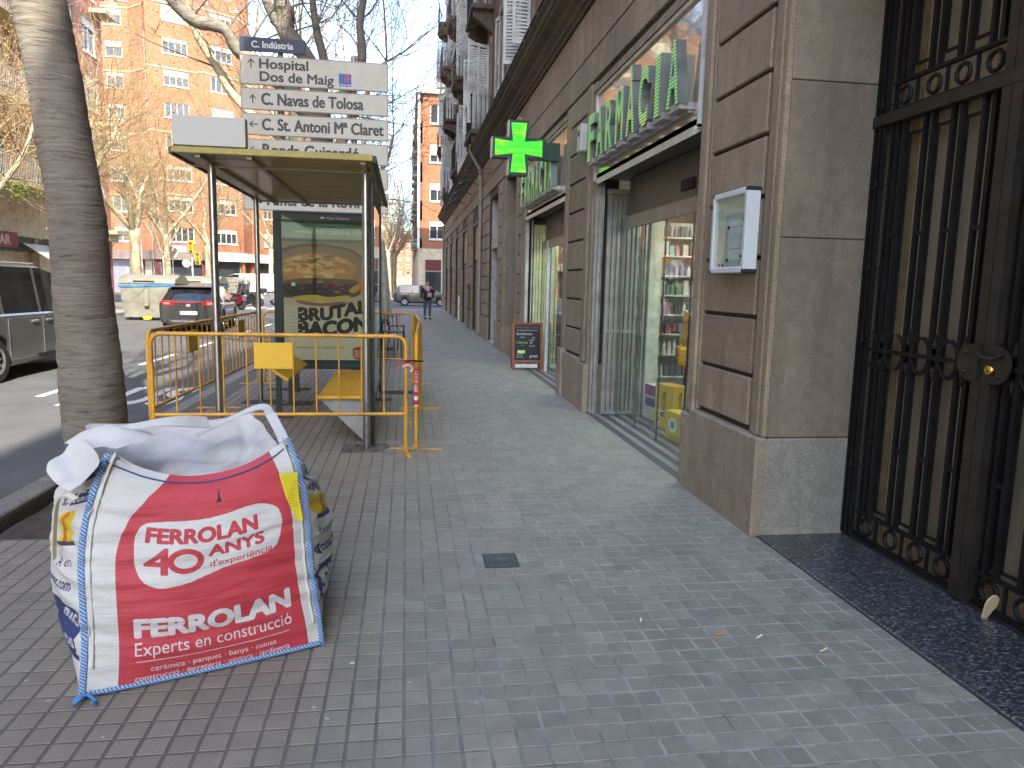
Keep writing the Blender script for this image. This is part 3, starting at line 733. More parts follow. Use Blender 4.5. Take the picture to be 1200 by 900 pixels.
# shop ceiling lamps; the far pair and strips are added to brighten the interior
for ly in (11.5, 13.2):
    lp = thing('ceiling_lamp', 'lit ceiling lamp inside the far pharmacy window' if ly < 12 else 'second added ceiling lamp inside the far pharmacy window, farther from the camera', 'lamp', (FX+1.1, ly, 2.85))
    q = MB(); q.box(FX+.9, FX+1.5, ly-.3, ly+.3, 2.86, 2.9); obj('lamp_case', q, WHITEP, lp)
    q = MB(); q.box(FX+.92, FX+1.48, ly-.28, ly+.28, 2.85, 2.858); obj('diffuser', q, emis('fill_white_b', (1, .96, .88), 5), lp)
for (lx, ly, lab) in ((FX+2.6, 8.0, 'long added ceiling light strip deeper inside the pharmacy'), (FX+1.9, 9.3, 'added ceiling light strip in front of the tall bottle shelf')):  # strip lights added to brighten the shelves and counter
    lp = thing('ceiling_lamp', lab, 'lamp', (lx, ly, 2.85)); q = MB(); q.box(lx-.4, lx+.4, ly-.15, ly+.15, 2.86, 2.895); obj('lamp_case', q, WHITEP, lp)
    q = MB(); q.box(lx-.38, lx+.38, ly-.13, ly+.13, 2.85, 2.858); obj('diffuser', q, emis('fill_white_c', (1, .97, .9), 6), lp)
lp = thing('ceiling_lamp', 'square white ceiling lamp lit inside the pharmacy near its glass front', 'lamp', (FX+1.1, 7.2, 2.85))
q = MB(); q.box(FX+.9, FX+1.5, 6.9, 7.5, 2.86, 2.9); obj('lamp_case', q, WHITEP, lp)
q = MB(); q.box(FX+.92, FX+1.48, 6.92, 7.48, 2.85, 2.858); obj('diffuser', q, emis('lamp_white', (1, .96, .88), 6), lp)
# display boxes behind the glass
def carton(px, py, w_, d_, h_, cv, lab, rz, side):
    t = thing('display_carton', lab, 'box', (px, py, .006), rot=rz)
    q = MB(); q.box(-w_/2, w_/2, -d_/2, d_/2, 0, h_); link('carton', q.mesh('carton', side), t)
    q = MB(); q.quad((-w_/2-.001, d_/2, .0), (-w_/2-.001, -d_/2, .0), (-w_/2-.001, -d_/2, h_), (-w_/2-.001, d_/2, h_), uv=UVQ); link('carton_print', q.mesh('carton_print', cv), t)
    q = MB(); q.quad((-w_/2, -d_/2-.001, .0), (w_/2, -d_/2-.001, .0), (w_/2, -d_/2-.001, h_), (-w_/2, -d_/2-.001, h_), uv=UVQ); link('carton_print', q.mesh('carton_print', cv), t)
c1 = Canvas(128, 180, (.75, .48, .02)); c1.rect(4, 70, 124, 78, (.85, .8, .7)); c1.text('Ricola', 18, 95, 30, (.02, .02, .02), .03, width=94, warp=lambda a, b: (64-(b-110)*1.0, 50+(a-18)*1.1)); c1.ell(30, 35, 18, 20, (.8, .78, .7)); c1.ell(30, 35, 10, 12, (.5, .12, .04))
carton(3.0, 7.85, .2, .34, .5, c1.mat('carton_yellow', .45), 'yellow sweets carton with black lettering standing inside the pharmacy glass', .25, YELP)
c2 = Canvas(128, 160, (.6, .6, .62)); c2.rect(0, 110, 128, 160, (.3, .05, .25)); c2.rect(10, 60, 118, 100, (.08, .06, .3)); c2.ell(60, 30, 30, 22, (.7, .6, .3)); c2.text('VITA', 20, 122, 24, (.8, .75, .8), .03)
c2 = Canvas(128, 160, (.6, .6, .62)); c2.rect(0, 110, 128, 160, (.3, .05, .25)); c2.rect(10, 60, 118, 100, (.08, .06, .3)); c2.ell(60, 30, 30, 22, (.7, .6, .3))
carton(3.05, 8.4, .2, .36, .42, c2.mat('carton_purple', .45), 'purple and white carton beside the yellow sweets carton', .1, WHITEP)
c3 = Canvas(128, 128, (.7, .5, .05)); c3.ell(64, 70, 40, 34, (.8, .8, .75)); c3.ell(64, 70, 20, 18, (.2, .4, .12))
carton(2.86, 7.2, .16, .32, .30, c3.mat('carton_daisy', .45), 'low yellow carton printed with a white flower by the near end of the glass', .1, YELP)
t = thing('daisy_plant', 'small artificial white daisy standing by the low yellow carton', 'plant', (2.78, 6.95, 0))
q = MB()
for k in range(12): q.add([(0,0,0), (.07,.018,.02), (.09,0,.03), (.07,-.018,.02)], [(0,1,2,3)], 0, Matrix.Translation((2.78, 6.95, .42))@Matrix.Rotation(k*math.pi/6, 4, 'X')@Matrix.Rotation(-.5, 4, 'Z'))
obj('petals', q, WHITEP, t); q = MB(); q.tube([(2.78, 6.95, 0), (2.79, 6.95, .42)], .006, 6); obj('stem', q, mat('stem_green', (.05, .14, .03), .7), t)
# yellow bicycle set inside the shop to stand in for a glass reflection
def bicycle(loc, rz, lab, framec, sc=1):
    t = thing('bicycle', lab, 'bicycle', loc, rot=rz)
    fm = mat('bicycle_paint', framec, .35)
    for s in (-.52, .52):
        q = MB(); c = 24
        q.tube([(s+.33*math.cos(2*math.pi*k/c), 0, .35+.33*math.sin(2*math.pi*k/c)) for k in range(c)], .022, 6, closed=True); w_ = link('wheel', q.mesh('wheel', BLACK, 60), t)
        q = MB()
        for k in range(14): q.cyl((s, 0, .35), (s+.32*math.cos(k*.4488), 0, .35+.32*math.sin(k*.4488)), .002, n=3)
        q.cyl((s, -.04, .35), (s, .04, .35), .03, n=8); link('spokes', q.mesh('spokes', STEEL), w_)
    q = MB(); q.tube([(-.52, 0, .35), (-.08, 0, .3), (.36, 0, .78), (.34, 0, .9)], .022, 8); q.tube([(-.08, 0, .3), (-.2, 0, .82)], .02, 8); q.tube([(-.2, 0, .75), (-.52, 0, .35)], .012, 6); q.tube([(-.18, 0, .7), (.35, 0, .82)], .022, 8); q.tube([(.35, 0, .85), (.52, 0, .35)], .018, 8)
    link('frame', q.mesh('frame', fm, 60), t)
    q = MB(); q.tube([(.34, 0, .9), (.3, 0, 1.02), (.28, -.1, 1.05), (.2, -.3, 1.06)], .014, 6); q.tube([(.3, 0, 1.02), (.28, .1, 1.05), (.2, .3, 1.06)], .014, 6); link('handlebar', q.mesh('handlebar', BLACK, 60), t)
    q = MB(); q.prism([(-.36, .03), (-.3, .09), (-.1, .04), (.0, .015), (.0, -.015), (-.1, -.04), (-.3, -.09), (-.36, -.03)], .86, .91); link('saddle', q.mesh('saddle', BLACK), t)
    q = MB(); q.bbox(.38, .72, -.17, .17, .62, .85, .02); link('basket', q.mesh('basket', fm), t)
    return t
bicycle((3.5, 8.35, .0), 1.35, 'yellow bicycle with a front basket standing in for a reflection in the pharmacy glass', (.7, .38, .02))
t = thing('advert_stand', 'yellow advertising panel tilted behind the pharmacy glass above the cartons', 'sign', (3.35, 8.3, .9))
q = MB(); q.box(-.015, .015, -.2, .2, -.2, .2, M=Matrix.Translation((3.35, 8.3, 1.1))@Matrix.Rotation(.25, 4, 'X')); q.cyl((3.35, 8.3, 0), (3.35, 8.3, .92), .012, n=6); obj('board', q, YELP, t)

# ------------------------------------------------------------ pharmacy letters
def stripes_mat():
    t = NT('green_striped_letter'); sx = t.n('ShaderNodeSeparateXYZ'); t.l(t.pos, sx.inputs[0])
    f = t.math('FRACT', t.math('MULTIPLY', sx.outputs[2], 34.0)); k = t.ramp(f, [(.42, 0.0), (.5, 1.0)], 'LINEAR')
    n = t.noise(3, 3); y = t.ramp(n, [(.35, (.04, .5, .1)), (.6, (.45, .62, .12))])
    c = t.mix(k, (.03, .11, .04), y); t.l(c, t.b.inputs['Emission Color']); t.b.inputs['Emission Strength'].default_value = .10
    return t.out(t.mix(k, (.02, .07, .03), (.22, .42, .12)), .45)
STRIPE = stripes_mat(); LSIDE = mat('letter_side_grey', (.17, .175, .17), .4, .3)
def channel_letters(word, y_start, y_end, z0, h, lab):
    sg = thing('pharmacy_letters', lab, 'sign', (FX-.1, (y_start+y_end)/2, z0))
    n = len(word); adv = (y_start-y_end)/n
    for i, ch in enumerate(word):
        
        c = bpy.data.curves.new('t', 'FONT'); c.body = ch; c.size = 1; c.offset = 0; c.bevel_depth = .035; c.bevel_resolution = 0; c.extrude = .5; c.resolution_u = 3
        o = bpy.data.objects.new('t', c); COL.objects.link(o); bpy.context.view_layer.update()
        me = bpy.data.meshes.new_from_object(o.evaluated_get(bpy.context.evaluated_depsgraph_get())); bpy.data.objects.remove(o)
        xs = [v.co.x for v in me.vertices]; x0, x1 = min(xs), max(xs); base = .72
        wd = adv*(.70 if ch not in 'IÌÍ' else .3)
        for v in me.vertices:
            u = (v.co.x-x0)/(x1-x0); dep = v.co.z
            yy = y_start-i*adv-(adv-wd)/2-u*wd; zz = z0+v.co.y*h/base; xx = FX-.11+dep*.09*-1
            v.co = Vector((xx, yy, zz))-sg.location
        bm = bmesh.new(); bm.from_mesh(me); bmesh.ops.recalc_face_normals(bm, faces=bm.faces); bm.to_mesh(me); bm.free()
        me.materials.clear(); me.materials.append(STRIPE); me.materials.append(LSIDE)
        for p in me.polygons: p.material_index = 0 if p.normal.x < -.7 else 1; p.use_smooth = False
        me.name = 'letter'; link('letter', me, sg)
    q = MB(); q.box(FX-.05, FX-.002, y_end+.1, y_start-.1, z0-.08, z0-.03)
    for i in range(n): yy = y_start-(i+.5)*adv; q.box(FX-.14, FX-.002, yy-.12, yy+.12, z0-.06, z0-.005)
    obj('letter_rail', q, GALV, sg)
channel_letters('FARMÀCIA', 8.82, 5.75, 3.09, .5, 'green striped three dimensional FARMÀCIA letters over the near pharmacy doorway')
channel_letters('FARMÀCIA', 14.0, 10.9, 3.09, .5, 'green striped FARMÀCIA letters over the far pharmacy window')
t = thing('alarm_box', 'small grey alarm box on the pier between the two pharmacy signs', 'alarm', (FX-.1, 9.35, 3.3))
q = MB(); q.bbox(FX-.14, FX-.03, 9.22, 9.42, 3.28, 3.62, .015); obj('housing', q, GREYP, t); q = MB(); q.box(FX-.145, FX-.139, 9.28, 9.36, 3.48, 3.54); obj('lamp_window', q, BLACK, t)

# ------------------------------------------------------------ green cross
t = thing('pharmacy_cross', 'lit green LED cross in a dark green case on an arm over the pavement', 'sign', (FX-.03, 11.0, 3.58))
cx, cz, a_, b_ = 1.63, 3.59, .39, .145
cr = [(cx-b_,cz-a_),(cx+b_,cz-a_),(cx+b_,cz-b_),(cx+a_,cz-b_),(cx+a_,cz+b_),(cx+b_,cz+b_),(cx+b_,cz+a_),(cx-b_,cz+a_),(cx-b_,cz+b_),(cx-a_,cz+b_),(cx-a_,cz-b_),(cx-b_,cz-b_)]
q = MB(); q.prism(cr, 10.9, 11.1, 'y'); obj('case', q, mat('case_dark_green', (.005, .03, .022), .4), t)
def grow(p, s): return [(cx+(x-cx)*s, cz+(z-cz)*s) for x, z in p]
def ledm():
    t = NT('green_led'); sx = t.n('ShaderNodeSeparateXYZ'); t.l(t.pos, sx.inputs[0])
    f = t.math('FRACT', t.math('MULTIPLY', sx.outputs[2], 22.0)); n = t.noise(2.2, 3, .6, t.map((1.2, 1, 7)))
    c = t.mix(t.ramp(f, [(.1, 0.0), (.5, 1.0)]), (.0, .36, .0), (.03, .85, .012)); c = t.mix(t.ramp(n, [(.5, 0.0), (.64, .55)]), c, (.4, .85, .0))
    t.l(c, t.b.inputs['Emission Color']); t.b.inputs['Emission Strength'].default_value = .24; return t.out((.02, .1, .02), .5)
LED = ledm()
iw = [(cx-.115,cz-.35),(cx+.115,cz-.35),(cx+.085,cz-.085),(cx+.35,cz-.115),(cx+.35,cz+.115),(cx+.085,cz+.085),(cx+.115,cz+.35),(cx-.115,cz+.35),(cx-.085,cz+.085),(cx-.35,cz+.115),(cx-.35,cz-.115),(cx-.085,cz-.085)]
for y0, y1 in ((10.893, 10.9), (11.1, 11.107)):
    q = MB(); q.prism(iw, y0, y1, 'y'); obj('led_face', q, LED, t)
q = MB()
for (x0, x1, z0, z1) in ((cx-a_-.006, cx-a_, cz-b_, cz+b_), (cx-b_-.006, cx-b_, cz+b_+.01, cz+a_), (cx-b_-.006, cx-b_, cz-a_, cz-b_-.01)): q.box(x0, x1, 10.89, 11.11, z0, z1)
obj('edge_trim', q, WHITEP, t)
q = MB(); q.bbox(cx+a_+.001, FX-.04, 10.94, 11.06, cz-.16, cz+.10, .006); obj('arm', q, mat('arm_green', (.006, .036, .027), .45), t)
q = MB(); q.tube([(cx+.02+.03*math.cos(k*.7), 11, cz+a_+.03+.03*math.sin(k*.7)) for k in range(9)], .006, 5, closed=True); obj('lifting_eye', q, STEEL, t)

# ------------------------------------------------------------ notice case
t = thing('notice_case', 'white framed glazed notice case with papers on the brown stone pier', 'notice board', (FX-.07, 4.79, 1.98))
y0, y1, z0, z1, x0 = 4.52, 5.06, 1.71, 2.26, FX-.13
NW = mat('case_white', (.56, .60, .60), .35, var=.05)
q = MB(); q.box(x0+.035, FX-.035, y0+.01, y1-.01, z0+.01, z1-.01); obj('back_panel', q, mat('case_back', (.52, .52, .44), .6, var=.06), t)
for (a, b, c, d, nm) in ((y0, y0+.04, z0, z1, 'frame_side'), (y1-.04, y1, z0, z1, 'frame_side'), (y0+.041, y1-.041, z0, z0+.04, 'frame_rail'), (y0+.041, y1-.041, z1-.04, z1, 'frame_rail')):
    q = MB(); q.bbox(x0, FX-.035, a, b, c, d, .006); obj(nm, q, NW, t)
for a in (y0-.003, y1-.035):
    for c in (z0-.003, z1-.03): q = MB(); q.bbox(x0-.001, FX-.03, a, a+.038, c, c+.033, .008); obj('corner_cap', q, BLACK, t)
cv = Canvas(256, 320, (.72, .70, .68)); r = random.Random(2)
cv.text('H', 14, 286, 16, (.2, .3, .6), .05)
for k in range(16):
    cv.rect(24, 262-k*15, 24+r.uniform(120, 210), 265-k*15, (.45, .45, .5))
cv.rect(20, 150, 236, 205, (.62, .55, .66)); cv.rect(20, 84, 236, 92, (.65, .2, .15)); cv.rect(20, 262, 236, 266, (.1, .1, .1))
q = MB(); q.quad((x0+.034, 4.84, 1.80), (x0+.034, 4.60, 1.80), (x0+.034, 4.60, 2.07), (x0+.034, 4.84, 2.07), uv=UVQ); obj('paper', q, cv.mat('paper_print', .7), t)
cv = Canvas(96, 64, (.55, .54, .46)); cv.text('174', 20, 18, 28, (.32, .32, .3), .0)
q = MB(); q.quad((x0+.034, 4.93, 2.12), (x0+.034, 4.78, 2.12), (x0+.034, 4.78, 2.2), (x0+.034, 4.93, 2.2), uv=UVQ); obj('paper', q, cv.mat('paper_small', .7), t)
q = MB()
for (a, b) in ((4.61, 2.06), (4.83, 2.02), (4.62, 1.82), (4.83, 1.8), (4.95, 1.765), (4.9, 1.765)): q.cyl((x0+.03, a, b), (x0+.024, a, b), .011, n=8)
obj('magnets', q, BLACK, t)
q = MB(); q.box(x0+.012, x0+.015, y0+.04, y1-.04, z0+.04, z1-.04); obj('glazing', q, GLASS, t)

# ------------------------------------------------------------ chalkboard A-frame
t = thing('chalkboard', 'red framed chalkboard with handwritten offers standing at the far pharmacy window', 'sign', (2.27, 13.55, .012), rot=-.05); t.scale = (.8, .8, .8)
W_ = .72; H_ = 1.12
cv = Canvas(220, 300, (.012, .014, .016)); cv.speck(0, 0, 220, 300, .5, 3)
cv.text('PROTECTORS', 14, 272, 14, (.25, .12, .12), 0, width=190)
for k in range(10): cv.ell(30+k*18, 254, 5, 4, (.5, .35, .3))
cv.text('Sendlement', 12, 214, 22, (.42, .5, .62), -.01, width=140, shear=.2); cv.text('bases', 50, 190, 12, (.4, .45, .55), -.01)
cv.text('Ulleres', 16, 140, 20, (.25, .5, .12), .0, width=96); cv.text('sol', 60, 120, 10, (.4, .5, .2), 0); cv.text('50', 130, 140, 16, (.45, .5, .6)); cv.text('regal', 125, 165, 16, (.4, .42, .5)); cv.text('2x1', 150, 185, 14, (.6, .5, .3)); cv.text('Farma', 130, 116, 13, (.4, .42, .5))
cv.rect(24, 56, 90, 84, (.35, .55, .1)); cv.text('Regal', 28, 61, 17, (.7, .75, .5), .02); cv.text('demanda', 14, 38, 11, (.4, .55, .5)); cv.text('informacio', 14, 20, 10, (.6, .62, .6)); cv.text('gratis', 130, 24, 22, (.55, .6, .58), .01)
cm = cv.mat('chalk_print', .7)
for sgn in (1, -1):
    M_ = Matrix.Rotation(R(-9)*sgn, 4, 'X')@Matrix.Translation((0, 0, 0))
    MM = Matrix.Translation((0, -.17*sgn, 0))@Matrix.Rotation(R(-9)*sgn, 4, 'X')
    for x in (-W_/2, W_/2-.055): q = MB(); q.bbox(x, x+.055, -.015, .015, 0, H_, .004, M=MM); link('leg', q.mesh('leg', WOODR), t)
    for z in (H_-.06, .17): q = MB(); q.bbox(-W_/2+.056, W_/2-.056, -.014, .014, z, z+.055, .004, M=MM); link('rail', q.mesh('rail', WOODR), t)
    q = MB(); q.box(-W_/2+.05, W_/2-.05, -.004, .004, .2, H_-.04, M=MM); pb = link('board', q.mesh('board', BLACK), t)
    if sgn == 1:
        q = MB(); q.quad((-W_/2+.06, -.006, .23), (W_/2-.06, -.006, .23), (W_/2-.06, -.006, H_-.065), (-W_/2+.06, -.006, H_-.065), uv=UVQ, M=MM); link('chalk_writing', q.mesh('chalk', cm), pb)
        q = MB(); q.box(-W_/2+.08, W_/2-.12, -.012, -.005, .05, .13, M=MM); link('label_strip', q.mesh('label_strip', WHITEP), t)

# ------------------------------------------------------------ iron gate of the entrance
gt = obj('entrance_gate', MB().box(FX+.545, FX+.615, .9, 4.29, 2.60, 2.665), IRONB, bld, label='black wrought iron double gate')
GX = FX+.59
def bar(y, z0, z1, w_=.012, x=GX, name='bar', m=IRON):
    q = MB(); q.box(x-w_*.6, x+w_*.6, y-w_/2, y+w_/2, z0, z1); obj(name, q, m, gt)
for y in (4.275, 4.235, 4.19): bar(y, .03, 4.0, .02, GX-.02)
bar(4.14, .03, 4.0, .018)
for z in (.5, 1.3, 1.75, 2.25, 2.72, 3.35):
    q = MB(); q.tube([(GX-.05, 4.21+.014*math.cos(k*.785), z+.02*math.sin(k*.785)) for k in range(8)], .006, 5, closed=True); q.cyl((GX-.04, 4.21, z), (GX, 4.12, z), .006, n=5); obj('bracket', q, IRON, gt)
stile = [3.24]
pairs = [4.065, 3.83, 3.615, 3.40]; pairs2 = [3.075, 2.86, 2.645, 2.43, 2.2, 1.98, 1.77]
for yy in (3.265, 3.2): bar(yy, .03, 4.0, .06, GX-.005, 'meeting_stile', IRONB)
for c in pairs+pairs2:
    for s in (-.034, .034):
        bar(c+s, .2, 2.6, .023); bar(c+s, 2.84, 4.0, .023)
    bar(c, .2, 2.6, .009, GX+.012); bar(c, 2.84, 4.0, .009, GX+.012)
    q = MB()
    for z in (.66, 1.93, 3.4): q.box(GX-.014, GX+.014, c-.04, c+.04, z, z+.022)
    obj('tie', q, IRON, gt)
allp = pairs+pairs2
for z0 in (.035, .195, 2.668, 2.825): q = MB(); q.box(GX-.016, GX+.016, .9, 4.16, z0, z0+.018); obj('rail', q, IRON, gt)
q = MB(); q.box(FX+.57, FX+.62, .9, 4.29, 0.0, .03); obj('sill', q, IRONB, gt)
gaps = [(allp[i]+allp[i+1])/2 for i in range(len(allp)-1) if i != 3]+[3.3, 3.15]
gaps = [(4.065+3.83)/2, (3.83+3.615)/2, (3.615+3.40)/2, 3.325, 3.15, (3.075+2.86)/2, (2.86+2.645)/2, (2.645+2.43)/2, 2.31, 2.09]
for c in [4.065, 3.83, 3.615, 3.40, 3.075, 2.86, 2.645]:
    for z, r_ in ((.125, .052), (2.752, .048)):
        q = MB(); q.tube([(GX, c+r_*math.cos(k*.524), z+r_*math.sin(k*.524)) for k in range(12)], .012, 6, closed=True); obj('ring', q, IRON, gt)
    for z in (.055, 2.685): bar(c-.1, z, z+.14, .014)
# inner frames of each pane, with the pane behind
PANE = NT('pane_amber'); n_ = PANE.noise(2.5, 4, .6, PANE.map((1, 1, .4)))
PANEM = PANE.out(PANE.ramp(n_, [(.3, (.22, .18, .115)), (.7, (.42, .35, .23))]), .12, 0, .7)
PANE2 = mat('pane_ochre', (.26, .185, .09), .25)
for i, c in enumerate(gaps):
    for (z0, z1) in ((.24, 2.53), (2.9, 3.98)):
        q = MB(); h = .062
        q.box(GX+.005, GX+.02, c-h, c-h+.008, z0, z1); q.box(GX+.005, GX+.02, c+h-.008, c+h, z0, z1); q.box(GX+.005, GX+.02, c-h+.009, c+h-.009, z0, z0+.014); q.box(GX+.005, GX+.02, c-h+.009, c+h-.009, z1-.014, z1)
        obj('pane_frame', q, IRON, gt)
q = MB(); q.box(GX+.06, GX+.075, .9, 4.28, .03, 4.0); gp = obj('gate_glass', q, PANEM, gt)
q = MB(); q.box(GX+.05, GX+.059, 3.99, 4.05, .03, 4.0); obj('glass_edge_strip', q, PANE2, gt)
q = MB(); q.box(GX+.3, GX+.4, .9, 4.3, 0, 4.0); obj('lobby_wall', q, CREAM, bld)
# ornament band: spear rail, crossing leaves and arcs
def leaf(cy, cz, ang, L, w_=.02):
    q = MB(); n = 6; vs = []
    for k in range(n+1):
        u = k/n; wd = w_*math.sin(math.pi*min(1, u*.9+.12))*(1.1-.3*u); off = .012*math.sin(u*math.pi)
        for s in (-1, 1): 
            for xx in (-.008, .008): vs.append((GX+xx, s*wd, u*L))
    fs = []
    for k in range(n):
        b = k*4; fs += [(b, b+2, b+6, b+4), (b+1, b+5, b+7, b+3), (b, b+4, b+5, b+1), (b+2, b+3, b+7, b+6)]
    M_ = Matrix.Translation((0, cy, cz))@Matrix.Rotation(ang, 4, 'X'); q.add(vs, fs, 0, M_); return q
q = MB(); q.box(GX-.03, GX-.012, 3.36, 4.16, 1.238, 1.262); q.box(GX-.03, GX-.012, .9, 3.05, 1.238, 1.262); obj('spear_rail', q, IRON, gt)
for i, c in enumerate([4.065, 3.83, 3.615, 3.40, 3.075, 2.86, 2.645, 2.43]):
    for a in (.42, -.42, math.pi-.42, math.pi+.42, 0, math.pi):
        obj('leaf', leaf(c, 1.25, a, .12 if a not in (0, math.pi) else .13, .017), IRONB, gt)
    for s in (-1, 1):
        q = MB(); q.tube([(GX-.005, c+s*(.115-.075*math.cos(u)), 1.25+.105*math.sin(u)) for u in [R(-75+15*k) for k in range(11)]], .011, 6); obj('arc', q, IRON, gt)
# lock plates and brass lock
for (yc, s) in ((3.30, 1), (3.14, -1)):
    q = MB(); r_ = .09
    pts = [(yc+s*r_*math.cos(a)*1.0, 1.26+r_*1.05*math.sin(a)) for a in [R(-90+20*k) for k in range(10)]]+[(yc-s*.05, 1.355), (yc-s*.05, 1.165)]
    q.prism(pts, GX-.05, GX-.036, 'x'); pl = obj('lock_plate', q, IRONB, gt)
    q = MB()
    for zz in (1.31, 1.21): q.lathe([(.0, -.016), (.01, -.012), (.013, 0)], 10, axis='x', M=Matrix.Translation((GX-.052, yc+s*.03, zz)))
    obj('rivet', q, IRONB, pl)
q = MB(); q.lathe([(0, -.022), (.008, -.022), (.01, -.012), (.022, -.01), (.027, -.004), (.027, .005)], 20, axis='x', M=Matrix.Translation((GX-.056, 3.165, 1.235))); obj('brass_lock', q, BRASS, gt, smooth=40)
q = MB(); q.tube([(GX-.055, 3.25-.0, 1.31), (GX-.075, 3.2, 1.295), (GX-.07, 3.15, 1.29), (GX-.06, 3.09, 1.315)], [.008, .011, .009, .006], 8); obj('latch_handle', q, IRONB, gt, smooth=60)
# threshold of dark speckled stone
def speck():
    t = NT('terrazzo_dark_blue'); v = t.n('ShaderNodeTexVoronoi'); t.l(t.map((1, 1, 1)), v.inputs[0]); v.inputs['Scale'].default_value = 95
    n = t.noise(48, 3, .7, t.map((1, 2.4, 1), (0, 0, .8))); c = t.ramp(n, [(.40, (.024, .025, .028)), (.52, (.048, .049, .054)), (.60, (.155, .152, .155)), (.68, (.40, .39, .38))])
    return t.out(c, .3)
q = MB(); q.bbox(FX-.02, FX+.6, .3, 4.285, -.06, .012, .006); obj('entrance_threshold', q, speck(), bld)
q = MB(); q.box(FX-.032, FX-.021, .3, 4.29, -.01, .006); obj('threshold_edge', q, mat('edge_brown', (.05, .042, .035), .6), bld)
# wooden shoe-sole shaped paddle leaning on the gate
t = thing('wooden_paddle', 'pale wooden oval paddle leaning against the foot of the iron gate', 'wooden paddle', (2.83, 3.03, .012))
pts = [(.0, .028+.0)]; pts = []
for k in range(24):
    a = 2*math.pi*k/24; rr = .036*(1+.12*math.cos(a-math.pi/2)); pts.append((rr*math.cos(a)*1.0, .082+.052*math.sin(a)))
pts = [(-.012, 0), (.012, 0)]+[p for p in pts if p[1] > .045][:13]
pts = [(-.013, 0), (.014, .0)]+[(.038*math.sin(u)*(1.0), .085-.05*math.cos(u)) for u in [R(60+20*k) for k in range(13)]]
q = MB(); q.prism(pts, -.004, .004, 'y', M=Matrix.Translation((2.835, 3.03, .012))@Matrix.Rotation(R(10), 4, 'Z')@Matrix.Rotation(R(14), 4, 'Y')@Matrix.Rotation(R(12), 4, 'X')); obj('blade', q, mat('pale_wood', (.68, .52, .30), .55, var=.08), t)
# ------------------------------------------------------------ bulk bag
bag = thing('bulk_bag', 'big white and red woven builders bag with blue seams by the tree', 'bulk bag', (-.95, 3.3, 0))
CB = [Vector((-1.22,2.78,0)), Vector((-.38,3.10,0)), Vector((-.74,3.98,0)), Vector((-1.58,3.66,0))]     # FL FR BR BL
CEN = sum(CB, Vector())/4
OUTN = []
for i in range(4):
    d = CB[(i+1)%4]-CB[i]; n = Vector((d.y, -d.x, 0)).normalized()
    OUTN.append(n)
BUL = [.075, .2, .10, .115]
def corner(i, t):
    c = CB[i]; k = (1-.05*t-(.24 if i == 0 else .17)*t**3) if i < 2 else (1-.03*t-.12*t**3)
    p = CEN+(c-CEN)*k; p = p+Vector(((.012*math.sin(t*7+i*2)), .01*math.sin(t*5+i), 0)); return p
def rimz(i, u):
    zc = [.915, .925, .90, .90]; a, b = zc[i], zc[(i+1)%4]
    sag = [.125, .14, .03, .12][i]
    return a*(1-u)+b*u-sag*(math.sin(math.pi*u)**.8)
def side(i, u, t):
    a, b = corner(i, t), corner((i+1)%4, t); p = a.lerp(b, u)
    prof = min(1, (t+.02)/.38)**.55*(1 if t < .8 else 1-.4*((t-.8)/.2)**2)*(1 if i != 1 else (1-.35*max(0, t-.6)/.4))
    sh = max(0, math.sin(math.pi*u))**.75
    p = p+OUTN[i]*BUL[i]*sh*prof
    if i == 0: p = p-OUTN[0]*.03*sh*t**4
    z = rimz(i, u)*t
    # creases: mostly level folds that die out towards the seams' middle
    q = p*1.0; q.z = z
    w1 = noise.noise(Vector((q.x*2.0, q.y*2.0, z*17+2*u)))*.017+noise.noise(Vector((q.x*5, q.y*5, z*36+3)))*.008
    w1 -= abs(noise.noise(Vector((q.x*1.6+4, q.y*1.6, z*26+1.2*math.sin(u*5)))))*.018
    edge = .5+.5*(abs(2*u-1))**1.2; w1 *= edge*min(1, 6*t)
    w2 = noise.noise(Vector((q.x*4+9, q.y*4, z*4)))*.012*min(1, 4*t)
    if i in (1, 3): w1 *= 1.5
    p = p+OUTN[i]*(w1+w2*min(1, 5*u, 5*(1-u)))
    p.z = z+.003
    return p
NU, NTT = 54, 64
def face_grid(i, u0=0, u1=1, off=0.0, nu=NU, ntt=NTT, t0=0, t1=1, uv=True, mi=0, q=None):
    q = q or MB(); vs = []; fs = []; uvs = []
    for j in range(ntt+1):
        for k in range(nu+1):
            u = u0+(u1-u0)*k/nu; t = t0+(t1-t0)*j/ntt; vs.append(side(i, u, t)+OUTN[i]*off)
    for j in range(ntt):
        for k in range(nu):
            a = j*(nu+1)+k; fs.append((a, a+1, a+nu+2, a+nu+1))
            U = lambda kk: u0+(u1-u0)*kk/nu; V = lambda jj: t0+(t1-t0)*jj/ntt
            uvs.append([(U(k), V(j)), (U(k+1), V(j)), (U(k+1), V(j+1)), (U(k), V(j+1))])
    q.add(vs, fs, mi, uvs=uvs if uv else None); return q
WH = (.62, .605, .565); RED = (.50, .048, .062); NAVY = (.025, .045, .16)
cv = Canvas(900, 900, WH)
redp = [(118, 0), (116, 300), (118, 560), (132, 650), (160, 730), (205, 800), (255, 860), (285, 900), (800, 900), (812, 820), (826, 720), (834, 600), (832, 400), (838, 200), (848, 0)]
cv.poly(redp, RED)
blob = [(215, 470), (190, 520), (182, 600), (186, 660), (215, 700), (300, 715), (420, 722), (520, 728), (610, 735), (660, 735), (710, 722), (750, 700), (778, 665), (785, 610), (765, 540), (735, 515), (640, 505), (560, 500), (460, 478), (380, 455), (300, 440), (250, 445)]
